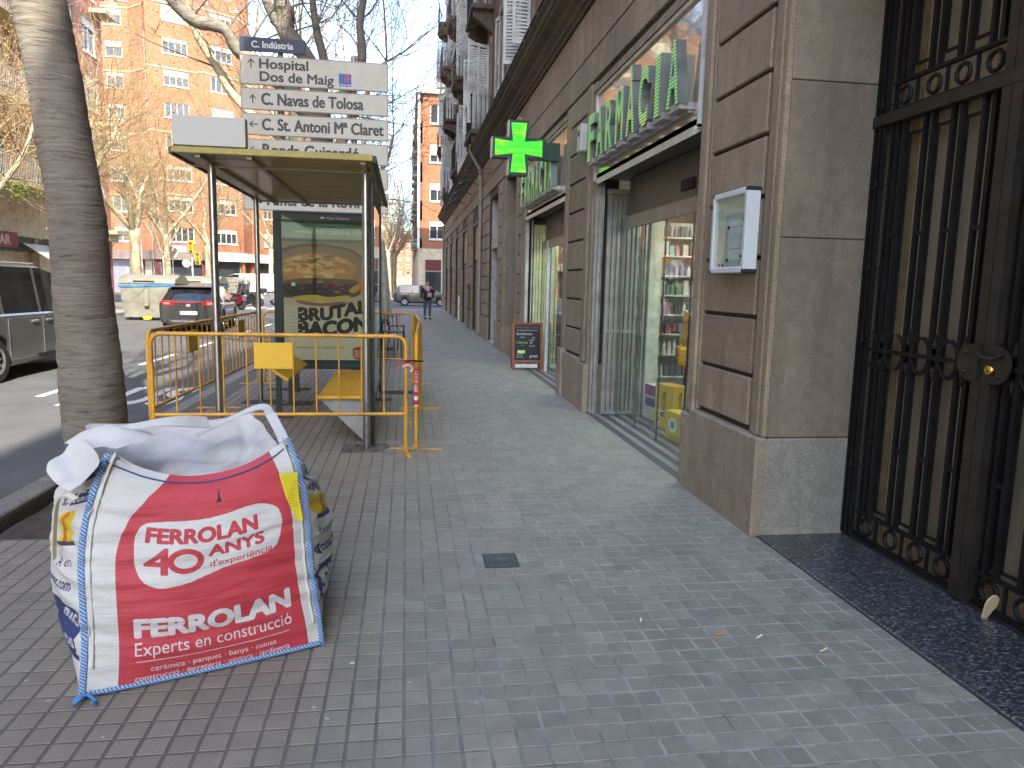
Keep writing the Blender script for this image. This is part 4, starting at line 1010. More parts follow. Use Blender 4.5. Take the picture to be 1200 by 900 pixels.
def sm(pts, n=6):
    out = []; m = len(pts)
    for i in range(m):
        p0, p1, p2, p3 = [np.array(pts[(i+k-1) % m], float) for k in range(4)]
        for j in range(n):
            t = j/n; out.append(tuple(.5*((2*p1)+(-p0+p2)*t+(2*p0-5*p1+4*p2-p3)*t*t+(-p0+3*p1-3*p2+p3)*t**3)))
    return out
cv.poly([(x+3*noise.noise(Vector((x*.05, y*.05, 0))), y+3*noise.noise(Vector((y*.05, x*.05, 4)))) for x, y in sm(blob)], WH)
cv.text('FERROLAN', 225, 628, 58, RED, .08, width=450)
cv.text('4', 222, 496, 108, RED, .03, width=100); cv.ell(378, 550, 72, 56, RED); cv.ell(378, 550, 46, 32, WH); cv.rect(296, 500, 312, 612, WH) if False else None
cv.text('ANYS', 470, 560, 46, RED, .075, width=230); cv.text("d'experiència", 472, 512, 27, RED, .018, width=262)
cv.text('FERROLAN', 178, 222, 82, (.64, .62, .61), .08, width=608); cv.text('Experts en construcció', 172, 142, 56, (.66, .62, .62), -.008, width=612)
cv.rect(178, 112, 770, 115, (.66, .6, .6)); cv.text('ceràmica · parquet · banys · cuines', 230, 64, 26, (.66, .6, .6), .005, width=480); cv.text('construcció · ferreteria · pintura · jardineria', 176, 24, 26, (.66, .6, .6), .005, width=590)
cv.poly([(500, 790), (510, 800), (514, 830), (522, 838), (520, 812), (528, 790), (516, 784)], (.02, .015, .01))
cv.speck(0, 0, 900, 900, .045, 3)
FRONT = cv.mat('bag_front_print', .62, (5, .8, 9), .3)
def sidecanvas(left):
    c = Canvas(760, 740, WH); W_ = 760
    x = (lambda a, w=0: W_-30-a-w) if left else (lambda a, w=0: 38+a)
    def tx(s, a, z, h, col, b=.03, w=None, sh=0): c.text(s, (W_-34-a) if left else 38+a, z*820, h, col, b, width=w, align='r' if left else 'l', shear=sh)
    c.rect(0, .835*820, W_, .87*820, NAVY)
    if left:
        c.rect(W_-62, .855*820, W_-30, .875*820, NAVY)
        c.rect(W_-118, .745*820, W_-24, .79*820, NAVY); tx('.com', 6, .755, 20, WH, .03, 84, .2); tx('SAC', 96, .75, 34, NAVY, .06, 100, .2)
        c.rect(W_-170, .60*820, W_-60, .72*820, (.7, .5, .02)); c.rect(W_-142, .60*820, W_-108, .72*820, (.6, .16, .02)); c.rect(W_-190, .583*820, W_-52, .60*820, (.05, .06, .08))
        tx('A en', 30, .50, 32, NAVY, .01, 90); tx('transac.com', 46, .40, 36, NAVY, .05, 260, .2)
        c.rect(W_-440, .12*820, W_-46, .34*820, NAVY); tx('ERAS', 26, .255, 40, WH, .05, 120); tx('NICAS', 26, .17, 34, WH, .05, 125)
    else:
        tx('SAC', 20, .78, 48, NAVY, .07, 150, .2); tx('TRANS', 2, .70, 46, NAVY, .07, 200, .2)
        c.rect(30, .585*820, 330, .68*820, (.7, .5, .02)); c.poly([(110, 480), (150, 480), (180, 557), (140, 557)], (.6, .16, .02)); c.rect(40, .565*820, 330, .585*820, NAVY)
        tx('Recogemos', 14, .49, 30, NAVY, .01, 210); c.ell(64, .42*820, 22, 22, NAVY); c.text('»', 54, .41*820, 18, WH, .05); c.text('transac.com', 96, .40*820, 34, NAVY, .05, width=220, shear=.2)
        c.rect(30, .16*820, 560, .35*820, NAVY); c.text('SI', 62, .20*820, 88, WH, .07, width=110)
        c.rect(34, .07*820, 78, .12*820, NAVY); c.rect(39, .077*820, 73, .114*820, WH); c.rect(52, .055*820, 60, .07*820, NAVY); c.rect(92, .06*820, 116, .125*820, NAVY); c.rect(96, .068*820, 112, .118*820, WH)
        c.rect(34, 18, 150, 22, NAVY)
    c.speck(0, 0, 760, 740, .04, 3); return c.mat('bag_side_print_'+('l' if left else 'r'), .65, (5, .8, 9), .3)
PLAIN = mat('woven_white', (.60, .585, .545), .65, var=.06, scale=5, bump=.25, bscale=30)
def innerm():
    t = NT('bag_inside'); n = t.noise(4, 6, .65); c = t.ramp(n, [(.35, (.62, .61, .59)), (.6, (.50, .47, .42)), (.75, (.25, .22, .18))]); t.bump(t.noise(14, 4), .4, .01); return t.out(c, .75)
BIN = innerm()
for i, mm in enumerate((FRONT, sidecanvas(False), PLAIN, sidecanvas(True))):
    nm = ('front_panel', 'side_panel', 'back_panel', 'side_panel')[i]
    q = face_grid(i); obj(nm, q, mm, bag, smooth=180)
# top: slack lining, low behind the front rim and swelling up to the back
q = MB(); n = 40; vs = []; fs = []
for j in range(n+1):
    for k in range(n+1):
        u, v = k/n, j/n
        f = side(0, u, 1); b = side(2, 1-u, 1); l = side(3, 1-v, 1); r_ = side(1, v, 1)
        fl, fr, br_, bl = side(0, 0, 1), side(0, 1, 1), side(2, 0, 1), side(2, 1, 1)
        p = f*(1-v)+b*v+l*(1-u)+r_*u-(fl*(1-u)*(1-v)+fr*u*(1-v)+br_*u*v+bl*(1-u)*v)
        e = min(1, 9*u, 9*(1-u), 9*v, 9*(1-v)); e = e*e*(3-2*e)
        dome = .075*math.sin(math.pi*min(1, u*.92+.04))**.8*math.sin(math.pi*v**.75)**1.0
        gully = -.13*math.exp(-((v-.10)/.055)**2)*min(1, 8*u, 8*(1-u))
        nz = noise.noise(Vector((u*3, v*5, 2)))*.035+noise.noise(Vector((u*12-v*7, v*5, 7)))*.012
        cr = -.02*math.exp(-((u-.62-.3*v)/.02)**2)-.016*math.exp(-((u-.28+.2*v)/.02)**2)
        p = p+Vector((0, 0, e*(dome-.02+nz+cr)+gully-.004)); vs.append(p)
for j in range(n):
    for k in range(n): a = j*(n+1)+k; fs.append((a, a+1, a+n+2, a+n+1))
q.add(vs, fs); obj('slack_lining', q, BIN, bag, smooth=180)
# flap folded over the left corner
def sheet(name, A, B, C_, D, m, bow=.02, n=14, th=.0, seed=0, parent=bag):
    A, B, C_, D = map(Vector, (A, B, C_, D)); vs = []; fs = []
    nn = (B-A).cross(D-A); nn.normalize()
    for j in range(n+1):
        for k in range(n+1):
            u, v = k/n, j/n
            su, sv = 2*u-1, 2*v-1; f_ = 1-.16*(su*su*sv*sv); u2, v2 = .5+su*f_*.5, .5+sv*f_*.5; p = A.lerp(B, u2).lerp(D.lerp(C_, u2), v2)
            p = p+nn*(bow*math.sin(math.pi*u)*math.sin(math.pi*v)+noise.noise(Vector((u*3+seed, v*3, seed)))*.018); vs.append(p)
    for j in range(n):
        for k in range(n): a = j*(n+1)+k; fs.append((a, a+1, a+n+2, a+n+1))
    q = MB(); q.add(vs, fs); return obj(name, q, m, parent, smooth=180)
f1 = sheet('corner_flap', (-1.37,3.25,.925), (-1.115,2.84,.915), (-1.245,2.85,.775), (-1.45,3.08,.82), PLAIN, .025, seed=1)
f2 = sheet('corner_flap', (-1.52,3.36,.86), (-1.12,2.95,.925), (-1.02,3.25,.935), (-1.38,3.55,.90), PLAIN, .05, seed=4)
# blue seams: ladder stitching along the two front corners and the bottom, cord along the rim
def seamm():
    t = NT('blue_stitching'); n = t.noise(1, 1); sx = t.n('ShaderNodeSeparateXYZ'); t.l(t.pos, sx.inputs[0])
    f = t.math('FRACT', t.math('MULTIPLY', t.math('ADD', sx.outputs[2], t.math('MULTIPLY', sx.outputs[0], 1.0)), 75.0))
    return t.out(t.ramp(f, [(.25, (.45, .52, .58)), (.45, (.045, .17, .42))]), .7)
SEAM = seamm()
for i, uu, nm in ((0, 0, 'l'), (0, 1, 'r')):
    q = MB(); vs = []; fs = []; n = 50
    for j in range(n+1):
        t_ = j/n*1.0
        P = side(0, uu, t_); dirx = (corner(1, t_)-corner(0, t_)).normalized(); out = (OUTN[0]+OUTN[3 if uu == 0 else 1]*.8).normalized()
        for s in (-1, 1):
            vs.append(P+dirx*.011*s+OUTN[0]*.006+out*.004)
        vs.append(P+out*.016+Vector((0, 0, 0)))
    for j in range(n): b = j*3; fs += [(b, b+2, b+5, b+3), (b+2, b+1, b+4, b+5)]
    q.add(vs, fs); obj('seam', q, SEAM, bag, smooth=180)
    q = MB(); q.tube([side(0, uu, j/n)+OUTN[0]*.012+(corner(1, 0)-corner(0, 0)).normalized()*(.026 if uu == 0 else -.024) for j in range(6, n+1)], .006, 6); obj('sewn_strap', q, PLAIN, bag, smooth=180)
q = MB(); n = 50; q.tube([side(0, k/n, 0)+OUTN[0]*.006+Vector((0, 0, .012)) for k in range(n+1)], .010, 6); obj('seam', q, SEAM, bag, smooth=180)
CORD = mat('blue_cord', (.03, .07, .22), .6)
q = MB(); q.tube([side(0, k/n, .972)+OUTN[0]*.005 for k in range(n+1)], .0032, 5); q.tube([side(3, k/n, .97)+OUTN[3]*.005 for k in range(n//2, n+1)], .0032, 5); obj('rim_cord', q, CORD, bag)
q = MB(); c0 = Vector((-1.225, 2.75, .014)); q.tube([c0+Vector((.028*math.cos(k*.5)+.004*k, -.022*math.sin(k*.5)-.002*k, .01*math.sin(k*.9)+.006)) for k in range(16)], .0065, 6); obj('cord_loop', q, mat('cord_mid_blue', (.06, .2, .42), .6), bag, smooth=180)
# lifting loops
def strap(pts, wd, m=PLAIN, th=.006, name='lifting_loop'):
    P = [Vector(p) for p in sm3(pts)]; q = MB(); vs = []; fs = []
    for i, p in enumerate(P):
        t = (P[min(i+1, len(P)-1)]-P[max(i-1, 0)]).normalized(); w_ = Vector((.25, .9, .3)); w_ = (w_-t*w_.dot(t)).normalized(); nn = t.cross(w_)
        for a, b in ((-1, -1), (1, -1), (1, 1), (-1, 1)): vs.append(p+w_*wd/2*a+nn*th/2*b)
    for i in range(len(P)-1):
        for k in range(4): fs.append((i*4+k, i*4+(k+1)%4, i*4+4+(k+1)%4, i*4+4+k))
    fs += [(3, 2, 1, 0), tuple(len(P)*4-4+k for k in range(4))]
    q.add(vs, fs); return obj(name, q, m, bag, smooth=40)
def sm3(pts, n=6):
    P = [np.array(p, float) for p in pts]; P = [2*P[0]-P[1]]+P+[2*P[-1]-P[-2]]; out = []
    for i in range(1, len(P)-2):
        for j in range(n):
            t = j/n; p0, p1, p2, p3 = P[i-1:i+3]; out.append(tuple(.5*((2*p1)+(-p0+p2)*t+(2*p0-5*p1+4*p2-p3)*t*t+(-p0+3*p1-3*p2+p3)*t**3)))
    out.append(tuple(P[-2])); return out
strap([(-.98,3.55,.86), (-.84,3.62,.925), (-.74,3.68,.965), (-.69,3.7,.965), (-.66,3.66,.93), (-.60,3.56,.87)], .05)
strap([(-.66,3.66,.94), (-.60,3.5,.90), (-.55,3.34,.88), (-.52,3.2,.86)], .045)
strap([(-1.2,2.79,.78), (-1.25,2.815,.79), (-1.30,2.86,.74), (-1.335,2.90,.60), (-1.355,2.93,.50)], .022, mat('strap_cream', (.62, .58, .42), .6), .006)
strap([(-1.30,3.25,.93), (-1.05,3.3,.97), (-.9,3.45,.94)], .06)
# yellow tag on the right seam
yt = mat('tag_yellow', (.72, .58, .02), .45); cvt = Canvas(64, 160, (.72, .6, .03))
for k in range(14): cvt.rect(6, 150-k*8, 56-(k*7) % 20, 152-k*8, (.42, .33, .02))
tm = cvt.mat('tag_print', .4, coat=.4)
q = MB(); P = [Vector((-.52,3.045,.80)), Vector((-.45,3.075,.80)), Vector((-.445,3.06,.70)), Vector((-.425,3.04,.60)), Vector((-.445,3.03,.60)), Vector((-.49,3.03,.70))]
P = [p+Vector((-.0, -.012, 0)) for p in P]
q.add(P, [(5, 2, 1, 0), (4, 3, 2, 5)], uvs=[[(0,.45), (1,.45), (1,1), (0,1)], [(.2,0), (.9,0), (1,.45), (0,.45)]]); obj('tag', q, tm, bag)

# ------------------------------------------------------------ tree beside the bag, and the forked street tree behind the signs
def bark(name, a, b, c):
    t = NT(name); st = t.noise(3.2, 5, .65, t.map((1.5, 1.5, 7))); pt = t.noise(2.2, 4, .6); cr = t.noise(1.5, 3, .6, t.map((2, 2, 17)))
    col = t.ramp(pt, [(.35, a), (.65, b)]); col = t.mix(t.ramp(st, [(.5, 0.0), (.66, .5)]), col, c); col = t.mix(t.ramp(cr, [(.64, 0.0), (.70, .7)]), col, tuple(x*.35 for x in c))
    t.bump(t.math('ADD', t.math('MULTIPLY', st, -1.0), t.math('MULTIPLY', cr, -1.2)), .8, .02); return t.out(col, .9)
BARK = bark('bark_grey_brown', (.165, .145, .115), (.225, .195, .155), (.085, .07, .055))
BARKL = bark('bark_plane_tan', (.36, .30, .19), (.46, .40, .27), (.17, .14, .09))
TWIG = mat('twig_tan', (.25, .19, .105), .9, var=.3)
TWIGD = mat('twig_grey', (.16, .13, .11), .9, var=.3)
LEAFM = mat('dry_leaf', (.40, .23, .07), .8, var=.4, scale=30)
def rough_tube(path, rad, n=20, amp=.03, seg=10, seed=0):
    P = sm3(path, seg); RR = [x[0] for x in sm3([(r, 0, 0) for r in rad], seg)]
    q = MB(); q.tube(P, RR, n, cap=True)
    out = []
    for i, p in enumerate(q.v):
        c = Vector(P[min(len(P)-1, i//n)]); d = Vector(p)-c; k = 1+amp*4*noise.noise(Vector((p[0]*2.2+seed, p[1]*2.2, p[2]*1.1)))+amp*1.2*noise.noise(Vector((p[0]*6, p[1]*6, p[2]*22)))
        out.append(tuple(c+d*k))
    q.v = out; return q
def twigs(q, base, dirn, length, r0, depth, rn, leafs, spread=.7, nb=3, up=.25, mi=0, leafp=.15):
    n = 4; P = [Vector(base)]; d = Vector(dirn).normalized()
    for k in range(n):
        d = (d+Vector((rn.uniform(-1, 1), rn.uniform(-1, 1), rn.uniform(-1, 1)))*.16+Vector((0, 0, up*.25))).normalized(); P.append(P[-1]+d*length/n)
    rr = [r0*(1-.55*k/n) for k in range(n+1)]
    if depth <= 1: P = [P[0], P[2], P[4]]; rr = [rr[0], rr[2], rr[4]]
    q.tube(P, rr, 6 if depth > 3 else 4 if depth > 2 else 3, mi, cap=False)
    if depth == 0:
        if rn.random() < leafp:
            p = P[-1]; s = rn.uniform(.02, .045); a = Vector((rn.uniform(-1,1), rn.uniform(-1,1), rn.uniform(-1,1))).normalized(); b = a.orthogonal().normalized(); leafs.add([p, p+a*s+b*s*.5, p+a*s*2, p+a*s-b*s*.5], [(0,1,2,3)])
        return
    for k in range(nb+(1 if depth < 3 else 0)):
        u = rn.uniform(.35, 1.0) if k else 1.0; i = min(len(P)-2, int(u*(len(P)-1))); f = u*(len(P)-1)-i; p = P[i].lerp(P[i+1], f)
        ax = Vector((rn.uniform(-1,1), rn.uniform(-1,1), rn.uniform(-1,1))); nd = (d+ax.normalized()*spread*rn.uniform(.6, 1.3)+Vector((0,0,up))).normalized()
        twigs(q, p, nd, length*rn.uniform(.55, .8), r0*(.5 if k else .55), depth-1, rn, leafs, spread, nb, up, mi, leafp)
# near tree: trunk fills the left of the view; its limbs are above the frame
t = thing('street_tree', 'thick leaning grey street tree trunk standing in the pavement pit behind the bulk bag', 'tree', (-2.78, 6.95, -.08))
q = rough_tube([(-2.73,6.95,-.15), (-2.77,6.95,.05), (-2.80,6.95,.6), (-2.83,6.95,1.4), (-2.86,6.95,2.3), (-2.96,6.95,3.2), (-3.06,6.95,4.0), (-3.2,6.97,5.2)], [.31, .275, .255, .24, .225, .215, .21, .20], 36, .035, 14)
obj('trunk', q, BARK, t, smooth=180)
q = MB(); lf = MB(); rn = random.Random(21)
for d_ in ((-.6,.2,.9), (.5,.5,.9), (-.1,-.6,.9), (.1,.9,.7)): twigs(q, (-3.2,6.97,5.1), d_, 2.3, .11, 4, rn, lf, .6, 3, .3)
obj('crown', q, BARK, t, fixn=False); 
# forked tree
t = thing('street_tree', 'grey street tree with crooked forked limbs behind the stacked direction signs', 'tree', (-1.65, 15, -.0))
q = rough_tube([(-1.62,15,-.05), (-1.62,15,1.5), (-1.62,15,3.2), (-1.64,15,4.6), (-1.68,15,5.4)], [.24, .2, .19, .2, .17], 20, .05, 6); obj('trunk', q, BARK, t, smooth=180)
limbs = [([(-1.66,15,4.5), (-2.0,15,4.9), (-2.13,15,5.13), (-3.05,14.9,5.77), (-3.3,14.8,6.12), (-3.55,14.8,6.22), (-3.9,14.8,6.3), (-4.3,14.8,6.75), (-4.45,14.8,7.6)], [.17,.16,.16,.13,.10,.12,.12,.11,.07]),
         ([(-1.64,15,3.6), (-1.9,15.2,3.95), (-3.08,15.4,4.85), (-3.65,15.5,5.65), (-4.1,15.5,6.5), (-4.2,15.4,7.5)], [.10,.09,.085,.08,.07,.05]),
         ([(-1.68,15,5.2), (-1.9,15,5.8), (-2.25,15,6.2), (-2.3,15,6.6), (-2.5,15,7.4)], [.15,.16,.17,.15,.1]),
         ([(-1.9,15,5.7), (-2.35,15,6.3), (-2.62,15,6.8), (-2.8,15,7.5)], [.09,.09,.08,.06]),
         ([(-1.7,15.1,5.2), (-1.55,15.1,5.6), (-1.72,15.1,6.4), (-1.85,15.1,7.5)], [.09,.085,.075,.06]),
         ([(-1.66,15.2,5.0), (-1.0,15.2,5.4), (-.85,15.2,6.0), (-.9,15.2,6.6), (-.7,15.2,7.6)], [.1,.08,.075,.07,.05])]
rn = random.Random(5); tw = MB(); lf = MB()
for k, (p, r_) in enumerate(limbs):
    obj('limb', rough_tube(p, r_, 12, .06, 6, seed=k*3), BARK if k != 1 else BARKL, t, smooth=180)
    for j in range(2, len(p)):
        for _ in range(2): twigs(tw, p[j], (rn.uniform(-1,1), rn.uniform(-.8,.8), rn.uniform(-.1,1)), rn.uniform(.9, 1.7), .02, 3, rn, lf, .8, 3, .1)
    twigs(tw, p[-1], (0, 0, 1), 2.0, .05, 4, rn, lf, .6, 3, .3)
obj('crown', tw, TWIGD, t, fixn=False); obj('dry_leaves', lf, LEAFM, t, fixn=False, kind='stuff')

# ------------------------------------------------------------ crowd barriers
def barrier(wd, loc, rz, lab, plate=None, n=10, feet=True, hgt=1.1, tag_=False):
    t = thing('crowd_barrier', lab, 'barrier', loc, 'yellow steel crowd barriers fencing off the bus shelter', rz)
    r_ = .019; c = .09; q = MB()
    path = [(-wd/2, 0, .02), (-wd/2, 0, hgt-c)]+[(-wd/2+c-c*math.cos(a), 0, hgt-c+c*math.sin(a)) for a in (R(30), R(60))]+[(-wd/2+c, 0, hgt), (0, 0, hgt), (wd/2-c, 0, hgt)]+[(wd/2-c+c*math.sin(a), 0, hgt-c+c*math.cos(a)) for a in (R(30), R(60))]+[(wd/2, 0, hgt-c), (wd/2, 0, .02)]
    q.tube(path, r_, 10); link('frame', q.mesh('frame', YEL, 50), t)
    q = MB(); q.cyl((-wd/2+.015, 0, .37), (wd/2-.015, 0, .37), .017, n=10); link('lower_rail', q.mesh('lower_rail', YEL, 60), t)
    q = MB(); q.cyl((0, 0, .38), (0, 0, hgt-.015), .0075, n=8); bm_ = q.mesh('rod', YEL, 60)
    for k in range(n): link('rod', bm_, t, (-wd/2+wd*(k+1)/(n+1), 0, 0))
    if plate is not None:
        q = MB(); q.bbox(plate-.17, plate+.17, -.014, -.002, hgt-.31, hgt-.07, .004); link('plate', q.mesh('plate', YELP), t)
    if feet:
        for s in (-1, 1):
            q = MB(); q.bbox(-.022, .022, -.26, .26, .0, .010, .003); q.bbox(-.02, .02, -.03, .03, .01, .05, .004); link('foot', q.mesh('foot', YEL), t, (s*wd/2, 0, 0), (0, 0, .12*s))
    q = MB()
    for z in (.3, .85): q.tube([(wd/2+.018, 0, z), (wd/2+.05, 0, z), (wd/2+.05, 0, z-.06)], .006, 6)
    link('hook', q.mesh('hook', YEL), t)
    return t
barrier(2.24, (-1.12, 6.8, 0), .0, 'front yellow crowd barrier with a big yellow plate facing the camera across the shelter', -.07, 10)
b2 = barrier(2.2, (.13, 8.02, 0), R(90)-.03, 'yellow crowd barrier seen edge-on with the red and white band on its post', None, 11)
barrier(2.2, (.16, 10.35, 0), R(90)+.02, 'second yellow crowd barrier edge-on farther along the right side of the shelter', None, 11)
barrier(2.2, (-2.33, 8.2, -.0), R(90)-.03, 'yellow crowd barrier along the kerb nearest to the tree trunk', .2, 11)
barrier(2.2, (-2.27, 10.4, 0), R(90)-.02, 'yellow crowd barrier along the kerb behind the shelter bench', .1, 11)
barrier(2.3, (-1.05, 11.75, 0), 0, 'rear yellow crowd barrier behind the burger poster panel', None, 10)
# red and white band and tied tape
q = MB(); bd = Canvas(16, 128, (.6, .03, .04)); bd.rect(0, 22, 16, 36, (.75, .75, .75)); bd.rect(0, 0, 16, 6, (.7, .7, .7)); bd.text('PRECAUCIO', 0, 0, 8, (.8, .75, .75), 0, width=70, warp=lambda a, b: (12-b, 50+a))
bm2 = bd.mat('band_print', .35)
vs = []; fs = []; uvs = []
for k in range(13):
    a = 2*math.pi*k/12; vs += [(.0215*math.cos(a), .0215*math.sin(a), .42), (.0215*math.cos(a), .0215*math.sin(a), .79)]
for k in range(12): fs.append((2*k, 2*k+2, 2*k+3, 2*k+1)); uvs.append([(k/12, 0), ((k+1)/12, 0), ((k+1)/12, 1), (k/12, 1)])
q.add(vs, fs, uvs=uvs); link('reflective_band', q.mesh('band', bm2), b2, (-1.1, 0, 0))
t = thing('warning_tape', 'knotted red and white warning tape tying the two barriers together at the corner', 'tape', (.02, 6.8, .86))
RT = mat('tape_red', (.6, .06, .07), .5); WT = mat('tape_white', (.7, .68, .66), .5)
for k, (m, pts) in enumerate(((RT, [(-.1,6.76,.80), (-.06,6.75,.84), (0.0,6.765,.86), (.05,6.78,.85), (.1,6.86,.86)]), (WT, [(-.03,6.76,.82), (.02,6.76,.84), (.06,6.8,.80), (.04,6.78,.77)]), (BLACK, [(-.02,6.765,.875), (.03,6.765,.875), (.09,6.83,.87), (.16,6.9,.86)]))):
    q = MB(); q.tube(sm3(pts, 4), [.008]*(4*(len(pts)-1)+1), 5); obj('tape_strand', q, m, t)

# ------------------------------------------------------------ bus shelter
sh = thing('bus_shelter', 'steel and glass bus shelter with yellow bench and burger poster behind the barriers', 'bus shelter', (-1.1, 8.6, 0))
for (x, y, r_, nm) in ((-1.71, 6.95, .034, 0), (-.37, 6.98, .036, 0), (-1.88, 9.76, .032, 1), (-.37, 10.0, .036, 1)):
    q = MB(); q.cyl((x, y, -.02), (x, y, 2.62), r_, n=16); obj('post', q, STEEL, sh, smooth=50)
RU = NT('roof_underside'); n1 = RU.noise(2.0, 4, .6, RU.map((.5, 3, 1))); RUM = RU.out(RU.ramp(n1, [(.3, (.30, .23, .13)), (.7, (.50, .40, .25))]), .16, 0, .6)
_tr = RU.n('ShaderNodeBsdfTranslucent'); _tr.inputs[0].default_value = (.42, .33, .19, 1); _ms = RU.n('ShaderNodeMixShader'); _ms.inputs[0].default_value = .45
RU.l(RU.b.outputs[0], _ms.inputs[1]); RU.l(_tr.outputs[0], _ms.inputs[2]); RU.l(_ms.outputs[0], RU.t.nodes['Material Output'].inputs[0])
x0, x1, y0, y1 = -1.9, -.29, 6.5, 10.3
q = MB(); q.bbox(x0, x1, y0, y1, 2.615, 2.655, .006); obj('roof', q, RUM, sh)
q = MB(); q.bbox(x0-.01, x1+.01, y0-.03, y0-.002, 2.61, 2.665, .006); obj('roof_edge', q, mat('edge_olive_yellow', (.32, .25, .04), .45, var=.25, scale=12), sh)
q = MB(); q.bbox(x1+.002, x1+.035, y0, y1, 2.60, 2.66, .005); q.bbox(x0-.035, x0-.002, y0, y1, 2.60, 2.66, .005); obj('roof_side_beam', q, DKMET, sh)
q = MB()
for x in (-1.71, -1.3, -.37): q.box(x-.02, x+.02, y0+.01, y1-.02, 2.585, 2.612)
for y in (6.95, 9.76): q.box(x0+.03, x1-.03, y-.02, y+.02, 2.57, 2.584)
obj('roof_beam', q, mat('beam_brown', (.25, .2, .12), .4), sh)
q = MB(); q.box(-.35, -.342, 7.1, 9.9, .35, 2.45); obj('glass_wall', q, GLASS, sh)
q = MB(); q.bbox(-.36, -.30, 7.03, 7.1, .02, 2.55, .005); q.bbox(-.36, -.33, 9.9, 9.96, .1, 2.55, .004); q.bbox(-.36, -.33, 7.1, 9.9, 2.45, 2.5, .004); q.bbox(-.36, -.33, 7.1, 9.9, .3, .35, .004); obj('glass_frame', q, DKMET, sh)
for y in (.6, 1.4, 2.2): q = MB(); q.cyl((-.33, 7.06, y), (-.33, 7.12, y), .02, n=8); obj('glass_clamp', q, STEEL, sh)
# bench
q = MB(); q.bbox(-.86, -.42, 7.2, 9.4, .44, .475, .012); obj('bench_seat', q, YELP, sh)
q = MB(); q.bbox(-.405, -.375, 7.2, 9.4, .48, .78, .01, M=None); obj('bench_back', q, YELP, sh)
for y in (7.55, 9.1): q = MB(); q.prism([(-.78, .44), (-.40, .44), (-.38, .05), (-.46, .05)], y-.04, y+.04, 'y'); obj('bench_bracket', q, mat('bracket_grey', (.35, .34, .31), .5), sh)
q = MB(); q.prism([(-.84,.44), (-.40,.44), (-.36,.02), (-.42,.02)], 7.25, 7.28, 'y'); obj('bench_end_panel', q, mat('end_grey', (.30, .29, .27), .6), sh)
# leaning rail on dark legs
q = MB(); q.bbox(-.14, .14, 8.35, 9.9, -.02, .02, .008, M=Matrix.Translation((-1.42, 0, .55))@Matrix.Rotation(R(35), 4, 'Y')); obj('leaning_rail', q, YELP, sh)
for y in (8.7, 9.6): q = MB(); q.box(-1.5, -1.44, y-.03, y+.03, 0, .55); q.box(-1.6, -1.3, y-.1, y+.1, 0, .015); obj('rail_leg', q, DKMET, sh)
# poster panel
q = MB(); X0, X1, Z0, Z1, PY = -1.83, -.47, .34, 2.54, 10.6
q.bbox(X0, X1, PY, PY+.16, Z0, Z1, .012); pc = obj('poster_case', q, DKMET, sh)
for x in (X0+.25, X1-.25): q = MB(); q.box(x-.06, x+.06, PY+.04, PY+.12, 0, Z0); obj('case_foot', q, DKMET, sh)
def inset(x0, x1, z0, z1, cv, nm, e=0, y=PY-.004, rough=.35, coat=.3):
    q = MB(); q.quad((x0, y, z0), (x1, y, z0), (x1, y, z1), (x0, y, z1), uv=UVQ); return obj(nm, q, cv.mat(nm+'_print', rough, emit=e, coat=coat), sh)
c = Canvas(512, 90, (.10, .16, .10)); c.text('www.barcelona.cat', 70, 28, 30, (.42, .50, .34), .02, width=400)
inset(X0+.12, X1-.04, 2.17, 2.38, c, 'header_panel')
c = Canvas(256, 24, (.03, .035, .035)); c.text('Clear Channel', 130, 7, 9, (.45, .45, .45), .0, width=66); c.ell(118, 12, 7, 4, (.4, .4, .4))
inset(X0+.12, X1-.04, 2.42, 2.50, c, 'header_strip')
c = Canvas(560, 760, (.58, .49, .33))
for k in range(76): c.rect(0, k*10, 560, k*10+10, tuple(a*(1.1-.6*k/76) for a in (.66, .50, .35)))
# wrapped burger seen from the front
wrap = [(0, 520), (10, 640), (90, 710), (210, 742), (330, 738), (470, 700), (545, 600), (560, 480), (520, 400), (440, 330), (60, 330), (20, 420)]
c.poly(sm(wrap), (.14, .075, .045)); c.poly(sm([(25, 560), (110, 690), (300, 722), (460, 680), (520, 580), (500, 420), (400, 350), (120, 360)]), (.30, .18, .11))
c.ell(270, 545, 215, 128, (.50, .24, .06), wob=.12, seed=2); c.ell(265, 585, 190, 80, (.62, .34, .10), wob=.1, seed=3)
r = random.Random(8)
for k in range(70):
    a = r.uniform(0, 6.28); d = r.random()**.5; x, y = 268+185*d*math.cos(a), 570+88*d*math.sin(a); s = r.uniform(8, 22)
    c.ell(x, y, s*1.5, s*.6, r.choice([(.28, .11, .03), (.72, .45, .18), (.42, .18, .05), (.68, .5, .28)]), 14, .5, k); 
c.poly(sm([(70, 440), (160, 475), (300, 480), (470, 470), (500, 420), (430, 350), (280, 320), (130, 340), (60, 390)]), (.10, .035, .025))
for k in range(46):
    x = r.uniform(90, 470); y = 405+55*math.sin((x-60)/430*3.14)*r.uniform(-.8, .9); s = r.uniform(8, 26)
    c.ell(x, y, s, s*.45, r.choice([(.30, .03, .04), (.06, .025, .03), (.22, .10, .07), (.12, .05, .10), (.4, .22, .12), (.05, .02, .02)]), 12, .5, k)
c.rect(120, 415, 142, 440, (.7, .66, .6)); c.poly(sm([(440, 390), (505, 450), (500, 400), (470, 370)]), (.62, .36, .03))
c.poly(sm([(130, 330), (240, 350), (330, 335), (430, 350), (445, 325), (340, 300), (230, 296), (150, 300)]), (.62, .42, .10)); c.poly(sm([(150, 305), (280, 285), (400, 300), (430, 280), (300, 262), (180, 275)]), (.32, .17, .09))
c.rect(500, 380, 560, 480, (.75, .18, .04))
